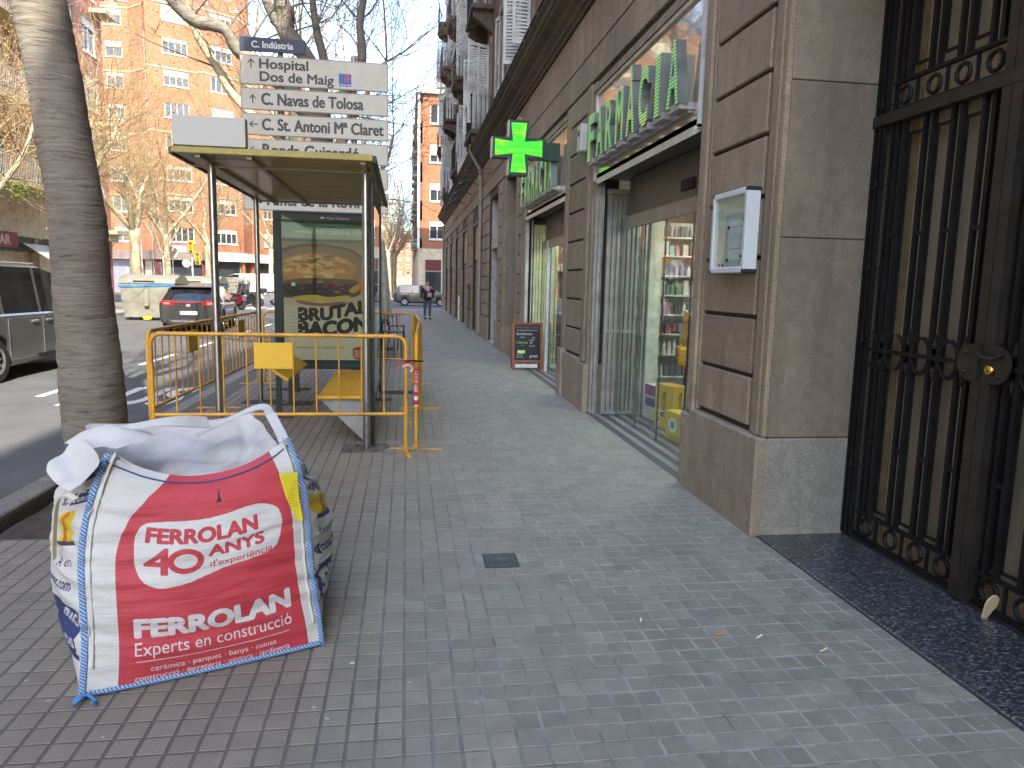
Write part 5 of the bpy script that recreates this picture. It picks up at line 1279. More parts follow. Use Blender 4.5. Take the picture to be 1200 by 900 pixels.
_o = c.a.copy(); _i = np.clip(((np.arange(700, 1520)-700)/820*(1520-524)+524).astype(int), 0, 1519); _j = np.clip((1120-(1120-np.arange(1120))/1.16).astype(int), 0, 1119); c.a[700:1520] = _o[_i][:, _j]; c.a[0:700] = _o[520:521]*0+np.array((.64, .52, .37), np.float32)
BR = (.06, .028, .022)
def wv(x0, y0, amp, per, slope=0): return lambda a, b: (a, b+amp*math.sin((a-x0)/per)+slope*(a-x0))
c.text('BRUTAL', 96, 262, 76, BR, .085, width=440, warp=wv(96, 0, -14, 95, .09)); c.text('BACON', 96, 164, 86, BR, .09, width=446, warp=wv(96, 0, -12, 100, .06))
for k in range(7): c.rect(20, 170+k*22, 120-(k % 3)*16, 178+k*22, (.5, .45, .36))
c.rect(60, 150, 66, 330, (.5, .45, .36))
c.text('encara té el bacó a les teves mans.', 80, 76, 14, (.12, .1, .08), .02, width=310)
c.poly(sm([(446, 66), (460, 84), (500, 90), (540, 84), (550, 66)]), (.45, .05, .02)); c.text('BURGER', 444, 46, 16, (.42, .03, .02), .07, width=108); c.text('KING', 446, 22, 21, (.42, .03, .02), .08, width=104); c.poly(sm([(450, 14), (470, 4), (520, 2), (545, 14), (545, 18), (450, 18)]), (.42, .03, .02))
c.speck(0, 0, 560, 760, .06, 3, 4); c.a = np.clip((c.a/.5)**1.35*.52, 0, .8)
inset(X0+.13, X1-.04, .47, 2.13, c, 'poster', coat=0, rough=.6)
q = MB(); q.box(X0+.1, X1-.02, PY-.02, PY-.014, .42, 2.4); obj('poster_glass', q, GLASSP, sh)
# blank flag box on the roof
q = MB(); q.bbox(-1.89, -1.315, 6.46, 6.56, 2.67, 2.905, .004); obj('blank_flag_box', q, GREYP, sh, label='blank grey panel standing on the roof')
# concrete pads cut in the tiles round the shelter feet
q = MB()
for (x, y, w_, d) in ((-1.85, 9.75, .26, .14), (-1.45, 9.65, .24, .16), (-.2, 10.6, .3, .16), (-1.7, 10.9, .3, .12)): q.box(x-w_, x+w_, y-d, y+d, -.003, .0035)
obj('cut_patch', q, mat('patch_dark', (.05, .048, .044), .95, var=.4, scale=20, bump=.6), pave)

# ------------------------------------------------------------ direction signs, one above the other
sg = thing('direction_signpost', 'tall post of stacked grey direction signs with a navy street name plate on top', 'sign', (-1.45, 12.65, 0))
for x in (-2.0, -.85): q = MB(); q.cyl((x, 12.62, 0), (x, 12.62, 5.2), .045, n=12); obj('post', q, GALV, sg, smooth=50)
SGC = (.54, .50, .42); BK = (.02, .02, .022)
def arrow(c, x, y, s, d):
    if d == 'u': c.rect(x-s*.07, y-s*.5, x+s*.07, y+s*.42, BK); c.poly([(x, y+s*.5), (x-s*.36, y+s*.1), (x-s*.36, y-s*.08), (x, y+s*.3), (x+s*.36, y-s*.08), (x+s*.36, y+s*.1)], BK)
    else: c.rect(x-s*.42, y-s*.07, x+s*.5, y+s*.07, BK); c.poly([(x-s*.5, y), (x-s*.1, y+s*.36), (x+s*.08, y+s*.36), (x-s*.3, y), (x+s*.08, y-s*.36), (x-s*.1, y-s*.36)], BK)
def plate(z0, z1, lines, name='sign_plate', x0=-2.6, x1=-.3, bg=SGC, fg=BK, lab=None):
    W_ = 1000; H_ = int(W_*(z1-z0)/(x1-x0)); c = Canvas(W_, H_, bg); b = 5
    if name == 'sign_plate':
        for a in ((0, 0, W_, b), (0, H_-b, W_, H_), (0, 0, b, H_), (W_-b, 0, W_, H_)): c.rect(*a, tuple(v*.45 for v in bg))
    for ln in lines:
        if ln[0] == 'a': arrow(c, *ln[1:])
        elif ln[0] == 'logo':
            _, x, y, s = ln; c.rect(x, y, x+s, y+s, (.03, .08, .35)); c.ell(x+s*.66, y+s*.66, s*.24, s*.26, (.45, .04, .08)); c.ell(x+s*.6, y+s*.7, s*.1, s*.1, (.05, .08, .3)); c.text('Hospital', x+4, y+6, 12, (.6, .6, .6), .03, width=s-8)
        else: _, s, x, y, h, wd = ln; c.text(s, x, y, h, fg, .045, width=wd)
    m = c.mat('sign_print', .45, dirt=.25)
    q = MB(); q.bbox(x0, x1, 12.5, 12.53, z0, z1, .004); o = obj(name, q, mat('sign_back', tuple(v*.8 for v in bg), .5), sg)
    if lab: o['label'] = lab
    q = MB(); q.quad((x0+.004, 12.497, z0+.004), (x1-.004, 12.497, z0+.004), (x1-.004, 12.497, z1-.004), (x0+.004, 12.497, z1-.004), uv=UVQ); obj('plate_print', q, m, o)
plate(4.645, 5.09, [('a', 72, 215*.66, 62, 'u'), ('t', 'Hospital', 128, 112, 62, 325), ('t', 'Dos de Maig', 130, 26, 62, 495), ('logo', 662, 20, 86)], lab='topmost wide sign reading Hospital Dos de Maig')
plate(4.265, 4.60, [('a', 78, 72, 60, 'u'), ('t', 'C. Navas de Tolosa', 138, 36, 76, 690)], lab='sign reading C. Navas de Tolosa')
plate(3.875, 4.21, [('a', 78, 72, 60, 'l'), ('t', 'C. St. Antoni Mª Claret', 138, 36, 76, 830)], lab='sign reading C. St. Antoni Mª Claret')
plate(3.485, 3.82, [('a', 78, 72, 60, 'l'), ('t', 'Ronda Guinardó', 138, 36, 76, 660)], lab='sign reading Ronda Guinardó')
plate(3.095, 3.43, [('a', 78, 72, 60, 'l')], lab='sign mostly hidden by the shelter roof')
plate(2.705, 3.04, [('a', 78, 72, 60, 'l'), ('t', 'Túnel de la Rovira', 138, 36, 76, 720)], lab='lowest sign reading Túnel de la Rovira')
plate(5.15, 5.36, [('t', 'C. Indústria', 180, 56, 96, 630)], 'street_name_plate', -2.6, -1.59, (.018, .022, .06), (.6, .6, .58), 'navy plate reading C. Indústria')
# ------------------------------------------------------------ vehicles
def lerp_tab(tab, y):
    if y <= tab[0][0]: return tab[0][1]
    for (a, b), (c, d) in zip(tab, tab[1:]):
        if y <= c: return b+(d-b)*(y-a)/(c-a) if c > a else d
    return tab[-1][1]
def paintm(name, col, rough=.25, metal=.4): 
    t = NT(name); n = t.noise(3, 3); t.b.inputs['Coat Weight'].default_value = .6; t.b.inputs['Coat Roughness'].default_value = .05
    return t.out(t.ramp(n, [(.3, tuple(c*.9 for c in col)), (.7, tuple(c*1.1 for c in col))]), rough, metal)
GLC = glass('car_glass', dark=(.012, .014, .016)); TRIM = mat('black_trim', (.012, .012, .013), .5)
RLIGHT = mat('tail_light_red', (.5, .01, .012), .15); HLIGHT = mat('head_light', (.7, .72, .75), .1, .3)
def vehicle(name, lab, cat, loc, rz, paint, L, HWd, top, belt, wheels, wr, cab, ws, rs, pillars, bot=.22, roofk=.76, wheelm=CHROME, rear=True, group=None):
    t = thing(name, lab, cat, loc, group, rz)
    ys = set([-L/2+L*i/64 for i in range(65)])|set(a for a, _ in top)|set(a for a, _ in belt)|set(pillars)
    for p in pillars: ys |= {p-.045, p+.045}
    ys = sorted(y for y in ys if -L/2-1e-6 <= y <= L/2+1e-6)
    ys = [y for i, y in enumerate(ys) if i == 0 or y-ys[i-1] > .008]
    rows = []
    for y in ys:
        e = min(1, (L/2-abs(y))/.45); k = .86+.14*math.sqrt(max(0, 1-(1-e)**2)); hw = HWd*k
        b = bot+(.10*(1-e))
        for wy in wheels:
            d = abs(y-wy)
            if d < wr*1.17: b = max(b, wr*1.0+math.sqrt((wr*1.17)**2-d*d)-.01)
        tp = lerp_tab(top, y); be = min(lerp_tab(belt, y), tp-.02); cabin = max(0, min(1, (tp-be-.05)/.3))
        rw = hw*(.93*(1-cabin)+roofk*cabin)
        be2 = max(be, b+.03); m1 = b+(be2-b)*.25; m2 = b+(be2-b)*.72
        rows.append([(0, b), (hw*.9, b), (hw*.985, m1*.5+b*.5), (hw*1.0, m2), (hw*.985, be2-.03), (hw*.95, be2), (rw, max(be2+.01, tp-.05)), (rw*.86, max(be2+.012, tp-.008)), (0, max(be2+.014, tp+.012))])
    n = 9; V = []
    for y, r_ in zip(ys, rows):
        V += [(x, y, z) for x, z in r_]+[(-x, y, z) for x, z in r_[1:-1][::-1]]
    m = 16; body = MB(); gl = MB(); bf = []; gf = []
    for i in range(len(ys)-1):
        ym = (ys[i]+ys[i+1])/2
        for k in range(m):
            f = (i*m+k, i*m+(k+1) % m, (i+1)*m+(k+1) % m, (i+1)*m+k)
            kk = k if k < 8 else 15-k
            isg = False
            if kk == 5 and cab[0] < ym < cab[1] and all(abs(ym-p) > .045 for p in pillars): isg = True
            if kk == 7 and (ws[0] < ym < ws[1] or rs[0] < ym < rs[1]): isg = True
            if kk == 6 and (ws[0] < ym < ws[1] or rs[0] < ym < rs[1]): isg = True
            (gf if isg else bf).append(f)
    bf.append(tuple(range(m-1, -1, -1))); bf.append(tuple((len(ys)-1)*m+k for k in range(m)))
    body.add(V, bf); gl.add(V, gf)
    link('body', body.mesh('body', paint, 32), t)
    bm = bmesh.new(); me = gl.mesh('glass', GLC, 32); bm.from_mesh(me); bmesh.ops.delete(bm, geom=[v for v in bm.verts if not v.link_faces], context='VERTS'); bm.to_mesh(me); bm.free(); link('windows', me, t)
    tq = MB(); tq.lathe([(wr*.62, -.1), (wr*.93, -.1), (wr, -.07), (wr, .07), (wr*.93, .1), (wr*.62, .1)], 28, axis='x'); tm_ = tq.mesh('tyre', BLACK, 40)
    rq = MB(); rq.lathe([(0, .05), (wr*.15, .06), (wr*.17, .03), (wr*.2, .02)], 20, axis='x')
    rq.lathe([(wr*.55, .07), (wr*.64, .095), (wr*.64, -.05)], 28, axis='x')
    for k in range(9): rq.box(.02, .06, -.018*wr/.33, .018*wr/.33, .04, wr*.62, M=Matrix.Rotation(k*2*math.pi/9, 4, 'X'))
    rm_ = rq.mesh('rim', wheelm, 40)
    bq = MB(); bq.lathe([(0, .0), (wr*.6, .0)], 20, axis='x'); bqm = bq.mesh('hub_back', TRIM)
    for wy in wheels:
        for s in (-1, 1):
            w_ = link('wheel', tm_, t, (s*(HWd-.12), wy, wr), (0, 0, 0 if s > 0 else math.pi)); link('rim', rm_, w_); link('hub_back', bqm, w_)
    q = MB(); q.box(-HWd*.8, HWd*.8, -L/2+.25, L/2-.25, bot-.02, bot+.12); link('underbody', q.mesh('underbody', TRIM), t)
    q = MB()
    for s in (-1, 1): q.bbox(s*(HWd*.97)-.03, s*(HWd*.97+.17)+.03 if s > 0 else s*(HWd*.97)+.03, ws[0]-.15, ws[0]-.02, lerp_tab(belt, ws[0])-.0, lerp_tab(belt, ws[0])+.14, .03) if s > 0 else q.bbox(-(HWd*.97+.2), -(HWd*.97)+.03, ws[0]-.15, ws[0]-.02, lerp_tab(belt, ws[0]), lerp_tab(belt, ws[0])+.14, .03)
    link('mirror', q.mesh('mirror', paint), t)
    return t
PL = mat('number_plate', (.68, .66, .6), .5, var=.03)
def platebox(t, y, z, s=-1):
    cvp = Canvas(104, 24, (.66, .64, .58)); cvp.rect(0, 0, 8, 24, (.03, .06, .35))
    cvp.text('5081 LKY', 14, 6, 12, (.05, .05, .05), .03, width=84)
    q = MB(); q.box(-.26, .26, y-.01, y+.01, z-.055, z+.055); pb = link('number_plate', q.mesh('plate', PL), t)
    q = MB(); q.quad((-.26, y-.0115, z-.055), (.26, y-.0115, z-.055), (.26, y-.0115, z+.055), (-.26, y-.0115, z+.055), uv=UVQ); link('plate_print', q.mesh('plate_print', cvp.mat('plate_print', .5)), pb)
# dark hatchback seen from behind
DKP = paintm('paint_dark_grey', (.035, .033, .032))
car = vehicle('hatchback_car', 'dark grey hatchback driving away with red tail lights beside the grey recycling bin', 'car', (-6.85, 25.9, -.12), R(5), DKP, 4.35, .90,
    [(-2.175, .93), (-2.1, 1.02), (-1.55, 1.40), (-1.2, 1.45), (.2, 1.47), (.6, 1.40), (1.35, .99), (2.0, .82), (2.175, .66)], [(-2.175, .95), (1.3, .9), (2.175, .64)], (-1.3, 1.35), .33, (-1.75, .95), (.62, 1.34), (-2.08, -1.5), (-.95, .02))
for s in (-1, 1):
    q = MB(); q.prism([(s*.84, -2.02), (s*.80, -2.13), (s*.42, -2.195), (s*.42, -2.16), (s*.78, -2.08), (s*.80, -2.0)], .86, .99); lg = link('tail_light', q.mesh('tail_light', RLIGHT), car)
    q = MB(); q.bbox(s*.62-.09, s*.62+.09, -2.2, -2.16, .885, .945, .01); link('lamp', q.mesh('lamp', emis('tail_red', (1, .05, .03), .8)), lg)
q = MB(); q.box(-.42, .42, -2.2, -2.17, .935, .955); link('light_bar', q.mesh('light_bar', RLIGHT), car)
q = MB(); q.bbox(-.62, .62, -2.215, -2.1, .26, .42, .02); link('diffuser', q.mesh('diffuser', TRIM), car); q = MB(); q.bbox(-.5, .5, -2.225, -2.21, .36, .38, .003); link('chrome_strip', q.mesh('chrome_strip', CHROME), car)
q = MB(); q.bbox(-.07, .07, -2.205, -2.18, .81, .9, .012); link('badge', q.mesh('badge', CHROME), car); platebox(car, -2.205, .62)
q = MB(); q.bbox(-.6, .6, -1.75, -1.45, 1.40, 1.425, .008); link('spoiler', q.mesh('spoiler', DKP), car)
# grey people carrier at the left edge
GP = paintm('paint_graphite', (.15, .148, .138), .3, .5)
van = vehicle('people_carrier', 'graphite grey people carrier parked beyond the leaning tree trunk at the left edge', 'van', (-7.25, 13.75, -.12), 0, GP, 4.8, .96,
    [(-2.4, 1.05), (-2.35, 1.66), (-2.1, 1.84), (-1.4, 1.88), (.35, 1.87), (.8, 1.78), (1.75, 1.18), (2.2, 1.0), (2.4, .75)], [(-2.4, 1.08), (1.5, 1.05), (2.4, .74)], (-1.42, 1.55), .345, (-2.15, 1.3), (.82, 1.72), (-2.39, -2.3), (-1.15, .05), roofk=.84)
q = MB()
for s in (-1, 1):
    q.box(s*.945-.005, s*.945+.006, -2.0, 1.6, .98, 1.0) ; q.box(s*.962-.004, s*.962+.004, -1.1, -1.085, .35, 1.0); q.box(s*.962-.004, s*.962+.004, .03, .045, .35, 1.0)
    for y in (-.25, .25): q.bbox(s*.96-.02, s*.96+.02, y-.1, y+.1, .9, .94, .008)
link('door_trim', q.mesh('door_trim', CHROME), van)
q = MB(); q.box(.955, .97, -.2, 1.1, .28, .36); q.box(-.97, -.955, -.2, 1.1, .28, .36); link('sill_strip', q.mesh('sill', TRIM), van)
for s in (-1, 1): q = MB(); q.cyl((s*.72, -1.9, 1.89), (s*.72, .3, 1.89), .018, n=6); link('roof_rail', q.mesh('roof_rail', CHROME), van)
WP = paintm('paint_white', (.62, .60, .54), .35, 0)
wv_ = vehicle('delivery_van', 'cream white high roof delivery van behind the grey people carrier', 'van', (-10.7, 16.6, -.12), 0, WP, 5.6, 1.0,
    [(-2.8, 1.2), (-2.75, 2.45), (-2.3, 2.62), (.7, 2.6), (1.15, 2.40), (1.95, 1.45), (2.5, 1.2), (2.8, .8)], [(-2.8, 1.3), (1.7, 1.25), (2.8, .78)], (-1.7, 1.85), .36, (1.0, 1.6), (1.3, 1.9), (-9, -8.9), (.9,), roofk=.88)
TP = paintm('paint_taupe', (.13, .11, .09), .3, .5)
c3 = vehicle('crossing_car', 'small taupe hatchback crossing the street beyond the walking person', 'car', (1.2, 54.5, -.12), R(-90), TP, 4.2, .88,
    [(-2.1, .95), (-2.0, 1.05), (-1.7, 1.45), (-1.2, 1.53), (.2, 1.52), (.5, 1.46), (1.2, 1.02), (1.9, .85), (2.1, .65)], [(-2.1, .97), (1.2, .93), (2.1, .64)], (-1.3, 1.3), .32, (-1.75, .9), (.5, 1.2), (-2.0, -1.68), (-.75, .1))
c4 = vehicle('parked_car', 'pale car standing across the junction left of the crossing hatchback', 'car', (-3.4, 60, -.12), R(60), WP, 4.2, .88,
    [(-2.1, .95), (-2.0, 1.05), (-1.7, 1.42), (-1.2, 1.5), (.2, 1.48), (.5, 1.44), (1.2, 1.0), (1.9, .85), (2.1, .65)], [(-2.1, .97), (1.2, .93), (2.1, .64)], (-1.3, 1.3), .32, (-1.75, .9), (.5, 1.2), (-2.0, -1.68), (-.75, .1))
WT2 = vehicle('white_truck', 'white van standing beyond the junction behind the motor scooters', 'van', (-13.8, 66, -.12), R(80), WP, 5.2, .98,
    [(-2.6, 1.2), (-2.55, 2.0), (-2.3, 2.15), (.6, 2.1), (1.0, 1.95), (1.75, 1.25), (2.3, 1.05), (2.6, .8)], [(-2.6, 1.2), (1.6, 1.15), (2.6, .78)], (-1.6, 1.7), .34, (.0, 1.4), (1.1, 1.72), (-9, -8.9), (.1,), roofk=.88)
def scooter(loc, rz, lab, col):
    t = thing('motor_scooter', lab, 'scooter', loc, 'motor scooters parked along the far side of the road', rz); pm = paintm('scooter_paint', col)
    for y, nm in ((-.62, 'rear'), (.68, 'front')):
        q = MB(); q.lathe([(.12, -.05), (.24, -.06), (.28, -.03), (.28, .03), (.24, .06), (.12, .05), (.12, -.05)], 18, axis='x', M=Matrix.Translation((0, y, .28))); link('wheel', q.mesh('wheel', BLACK, 50), t)
    q = MB(); q.prism([(-.85, .5), (-.8, .78), (-.2, .8), (.0, .62), (.1, .35), (.3, .33), (.42, .6), (.5, .95), (.58, .95), (.62, .55), (.45, .2), (-.1, .2), (-.55, .32)], -.15, .15, 'x'); link('body', q.mesh('body', pm, 40), t)
    q = MB(); q.bbox(-.14, .14, -.78, .02, .8, .9, .03); link('seat', q.mesh('seat', BLACK), t)
    q = MB(); q.bbox(-.2, .2, -1.05, -.75, .85, 1.15, .05); link('top_box', q.mesh('top_box', TRIM), t)
    q = MB(); q.tube([(-.33, .42, 1.08), (0, .5, 1.02), (.33, .42, 1.08)], .017, 6); q.cyl((0, .5, 1.02), (0, .68, .28), .03, n=6)
    for s in (-1, 1): q.cyl((s*.25, .45, 1.06), (s*.33, .48, 1.28), .006, n=4); q.lathe([(0, 0), (.06, .0), (.06, .02), (0, .02)], 8, M=Matrix.Translation((s*.33, .48, 1.28))@Matrix.Rotation(1.4, 4, 'X'))
    link('handlebar', q.mesh('handlebar', TRIM), t)
    q = MB(); q.quad((-.18, .56, .95), (.18, .56, .95), (.14, .45, 1.4), (-.14, .45, 1.4)); link('windscreen', q.mesh('windscreen', GLASST), t)
    return t
for (x, y, rz, lab, col) in ((-9.5, 42.0, 1.1, 'dark red motor scooter parked just right of the dark hatchback', (.12, .01, .015)), (-9.2, 44.5, 1.2, 'black motor scooter second in the row past the hatchback', (.02, .02, .02)), (-9.6, 47.5, 1.2, 'white motor scooter third in the row past the hatchback', (.5, .5, .5)), (-9.3, 50.5, 1.3, 'silver grey motor scooter farthest in the row by the poster', (.25, .25, .26)), (-13.0, 47, .3, 'dark motor scooter by the recycling bins on the far pavement', (.03, .03, .04))):
    scooter((x, y, -.12), rz, lab, col)

# ------------------------------------------------------------ recycling bins
def bin_(loc, rz, lab, foot=True):
    t = thing('recycling_bin', lab, 'recycling bin', loc, rot=rz)
    gm = mat('bin_grey', (.2, .19, .155), .6, var=.15, scale=3, dirt=(.15, .145, .12))
    q = MB(); q.add([(-.95,-.6,.12),(.95,-.6,.12),(.95,.6,.12),(-.95,.6,.12),(-1.05,-.75,1.45),(1.05,-.75,1.45),(1.05,.75,1.45),(-1.05,.75,1.45)], [(0,3,2,1),(4,5,6,7),(0,1,5,4),(1,2,6,5),(2,3,7,6),(3,0,4,7)]); link('body', q.mesh('body', gm), t)
    q = MB(); q.prism([(-.78, 1.452), (-.72, 1.6), (-.2, 1.78), (.3, 1.76), (.78, 1.5), (.78, 1.452)], -1.08, 1.08, 'x'); link('lid', q.mesh('lid', gm, 30), t)
    q = MB(); q.add([(-1.06,-.765,1.28),(1.06,-.765,1.36),(1.06,-.765,1.44),(-1.06,-.765,1.36)], [(0,1,2,3)]); q.box(1.052, 1.056, -.7, .7, 1.3, 1.4); link('blue_stripe', q.mesh('stripe', mat('stripe_blue', (.03, .16, .42), .5)), t)
    q = MB(); q.bbox(-.12, .06, -.79, -.72, .55, 1.2, .02); link('lifting_post', q.mesh('lifting_post', gm), t); q = MB(); q.bbox(-.5, .3, -.79, -.765, 1.5, 1.55, .005); link('slot', q.mesh('slot', TRIM), t)
    if foot: q = MB(); q.bbox(-.12, .14, -.95, -.7, .02, .16, .04); link('pedal', q.mesh('pedal', mat('pedal_yellow', (.65, .7, .02), .5)), t)
    for x in (-.8, .8):
        for y in (-.5, .5): q = MB(); q.cyl((x-.04, y, .08), (x+.04, y, .08), .08, n=10); link('castor', q.mesh('castor', BLACK), t)
    return t
bin_((-9.95, 31, -.12), R(-4), 'grey recycling bin with blue stripe and yellow pedal left of the dark hatchback'); bin_((-9.4, 35.4, -.12), R(-3), 'second grey recycling bin mostly behind the dark hatchback', False)
bin_((-11.6, 52, -.12), R(80), 'far grey recycling bin beyond the tree trunks', False)

# ------------------------------------------------------------ people
SKIN = mat('skin', (.5, .28, .19), .6, var=.06); HAIR = mat('hair_dark', (.06, .04, .03), .8)
def person(loc, rz, lab, coat, legs, hgt=1.66, stride=.22, hair=HAIR, bag_=None, coatlen=.72):
    t = thing('person', lab, 'person', loc, rot=rz); s = hgt/1.7
    def skin(nm, vs, ed, rad, m, lv=2):
        me = bpy.data.meshes.new(nm); me.from_pydata([tuple(Vector(v)*s) for v in vs], ed, []); me.materials.append(m); o = link(nm, me, t)
        md = o.modifiers.new('skin', 'SKIN'); o.modifiers.new('sub', 'SUBSURF').levels = lv; o.modifiers['sub'].render_levels = lv
        for i, r_ in enumerate(rad): 
            rr = r_ if isinstance(r_, tuple) else (r_, r_); me.skin_vertices[0].data[i].radius = (rr[0]*s, rr[1]*s)
        me.skin_vertices[0].data[0].use_root = True; md.use_smooth_shade = True; return o
    a = stride
    # body: pelvis, chest, neck, head, arms, hands, legs, feet (walking towards -Y)
    V = [(0,0,.95), (0,0,1.15), (0,0,1.38), (0,-.01,1.48), (0,-.02,1.55), (0,-.025,1.64), (.19,0,1.40), (.24,.03,1.14), (.24,-.08,.90), (.235,-.10,.82), (-.19,0,1.40), (-.25,-.02,1.14), (-.26,.04,.90), (-.26,.05,.82),
         (.09,0,.90), (.10,-a*.55,.50), (.09,-a*.9,.09), (.09,-a*.9-.14,.03), (-.09,0,.90), (-.10,a*.35,.50), (-.09,a*1.0,.12), (-.09,a*1.0-.12,.04)]
    E = [(0,1),(1,2),(2,3),(3,4),(4,5),(2,6),(6,7),(7,8),(8,9),(2,10),(10,11),(11,12),(12,13),(0,14),(14,15),(15,16),(16,17),(0,18),(18,19),(19,20),(20,21)]
    Rr = [(.15,.11),(.13,.1),(.15,.1),.052,(.07,.09),(.072,.088),.055,.042,.032,(.022,.04),.055,.042,.032,(.022,.04),.085,.055,.04,.032,.085,.055,.04,.032]
    skin('body', V, E, Rr, SKIN)
    skin('coat', [(0,0,1.44),(0,0,1.2),(0,0,.98),(0,.01,coatlen)], [(0,1),(1,2),(2,3)], [(.17,.11),(.185,.13),(.19,.14),(.21,.15)], coat)
    for sg_, (i, j, k) in ((1, (6, 7, 8)), (-1, (10, 11, 12))): skin('sleeve', [V[i], V[j], V[k]], [(0,1),(1,2)], [.07,.058,.045], coat)
    for (i, j, k) in ((14, 15, 16), (18, 19, 20)): skin('trouser_leg', [V[i], V[j], (V[k][0], V[k][1], V[k][2]+.02)], [(0,1),(1,2)], [.1,.072,.058], legs)
    for k in (17, 21): q = MB(); q.bbox(V[k][0]-.045, V[k][0]+.045, V[k][1]-.08, V[k][1]+.18, 0, .08, .02); q.v = [tuple(Vector(p)*s) for p in q.v]; link('shoe', q.mesh('shoe', BLACK), t)
    skin('hair', [(0,.03,1.70),(0,.05,1.62)], [(0,1)], [(.085,.08),(.08,.06)], hair)
    if bag_: q = MB(); q.bbox(-.02, .18, -.2, -.11, .98, 1.18, .03); q.v = [tuple(Vector(p)*s) for p in q.v]; link('shoulder_bag', q.mesh('bag', bag_), t); q = MB(); q.tube([(-.15,-.1,1.42), (0,-.165,1.25), (.1,-.16,1.1)], .012, 5); q.v = [tuple(Vector(p)*s) for p in q.v]; link('bag_strap', q.mesh('bag_strap', bag_), t)
    return t
p1 = person((.92, 32.2, 0), .1, 'person in a dark blue coat and jeans with a pink bag walking along the pavement', mat('coat_navy', (.015, .018, .035), .8), mat('jeans_blue', (.05, .085, .15), .8), 1.68, .14, mat('hair_grey_brown', (.16, .12, .09), .8), mat('bag_pink', (.5, .32, .28), .6), .80)
q = MB(); q.bbox(-.06, .06, -.155, -.1, 1.2, 1.42, .02); link('scarf', q.mesh('scarf', mat('scarf_pale', (.5, .55, .65), .8)), p1)
person((-10.2, 49.0, -.12), 1.4, 'person in dark grey clothes walking past the parked motor scooters', mat('coat_grey', (.05, .05, .055), .8), mat('trousers_brown', (.1, .07, .055), .8), 1.75, .25)
person((-15.6, 27.5, 0), .3, 'person in an orange brown jacket behind the grey people carrier', mat('coat_orange', (.3, .13, .06), .8), mat('trousers_dark', (.03, .03, .04), .8), 1.75, .1)
person((-15.0, 30.5, 0), 2.4, 'person in a pale jacket on the far pavement beside the leaning trunk', mat('coat_pale', (.4, .36, .3), .8), mat('trousers_dark2', (.03, .03, .04), .8), 1.7, .1)

# ------------------------------------------------------------ cafe terrace beyond the shelter
t = thing('parasol', 'closed pale grey cafe parasol standing behind the barriers at the terrace', 'parasol', (-.58, 17.6, 0))
q = MB(); q.cyl((-.58, 17.6, 0), (-.58, 17.6, 2.5), .025, n=8); obj('pole', q, GALV, t)
q = MB(); prof = [(.02, 2.62), (.07, 2.5), (.11, 2.1), (.16, 1.5), (.2, .95), (.17, .72), (.04, .66)]; n = 20; vs = []
for r_, z in prof:
    for k in range(n): a = 2*math.pi*k/n; rr = r_*(1+.22*(k % 2)); vs.append((-.58+rr*math.cos(a), 17.6+rr*math.sin(a), z))
q.add(vs, [(i*n+k, i*n+(k+1) % n, (i+1)*n+(k+1) % n, (i+1)*n+k) for i in range(len(prof)-1) for k in range(n)]); obj('folded_canopy', q, mat('canvas_pale', (.50, .48, .44), .8, dirt=(.36, .34, .3)), t)
q = MB(); q.bbox(-.85, -.31, 17.33, 17.87, 0, .08, .02); obj('base', q, CONC, t)
def chair(loc, rz, lab):
    t = thing('terrace_chair', lab, 'chair', loc, 'black metal chairs on the cafe terrace', rz)
    for x in (-.2, .2):
        for y in (-.2, .2): q = MB(); q.cyl((x, y, 0), (x*.92, y*.92, .45), .012, n=5); link('leg', q.mesh('leg', TRIM), t)
    q = MB(); q.bbox(-.21, .21, -.21, .21, .45, .475, .01); link('seat', q.mesh('seat', TRIM), t)
    q = MB(); q.tube([(-.19, .2, .46), (-.2, .27, .85), (0, .3, .9), (.2, .27, .85), (.19, .2, .46)], .013, 5)
    for x in (-.1, 0, .1): q.cyl((x, .22, .46), (x, .29, .88), .008, n=4)
    link('backrest', q.mesh('backrest', TRIM), t)
for k, (x, y, rz, lab) in enumerate(((-.35, 15.3, 1.2, 'black terrace chair nearest behind the rear barrier'), (-.95, 15.2, -1.3, 'black terrace chair left of the nearest terrace table'), (-.3, 16.9, .4, 'black terrace chair just in front of the closed parasol'), (-1.0, 19.0, -1.0, 'black terrace chair behind the closed parasol'), (-.25, 19.3, 1.5, 'farthest black terrace chair on the pavement side'))): chair((x, y, 0), rz, lab)
for (x, y, lab) in ((-.65, 15.9, 'small round black terrace table before the parasol'), (-.6, 18.7, 'small round black terrace table behind the parasol')):
    t = thing('terrace_table', lab, 'table', (x, y, 0)); q = MB(); q.lathe([(0, .72), (.32, .72), (.32, .74), (0, .74)], 20, M=Matrix.Translation((x, y, 0))); obj('top', q, TRIM, t); q = MB(); q.cyl((x, y, .02), (x, y, .72), .025, n=8); q.lathe([(0, .03), (.2, .0), (0, 0)], 14, M=Matrix.Translation((x, y, 0))); obj('pedestal', q, TRIM, t)
t = thing('glass_screen', 'upright glass wind screen with pale frame along the cafe terrace', 'screen', (-.75, 15.5, 0))
for k in range(4):
    y = 12.6+k*1.7; q = MB(); q.box(-.755, -.745, y+.04, y+1.66, .12, 1.75); obj('glass_pane', q, GLASS, t)
    q = MB(); q.box(-.78, -.72, y-.02, y+.03, 0, 1.8); q.box(-.77, -.73, y+.03, y+1.68, .06, .11); q.box(-.77, -.73, y+.03, y+1.68, 1.76, 1.8); obj('frame', q, WHITEP, t)

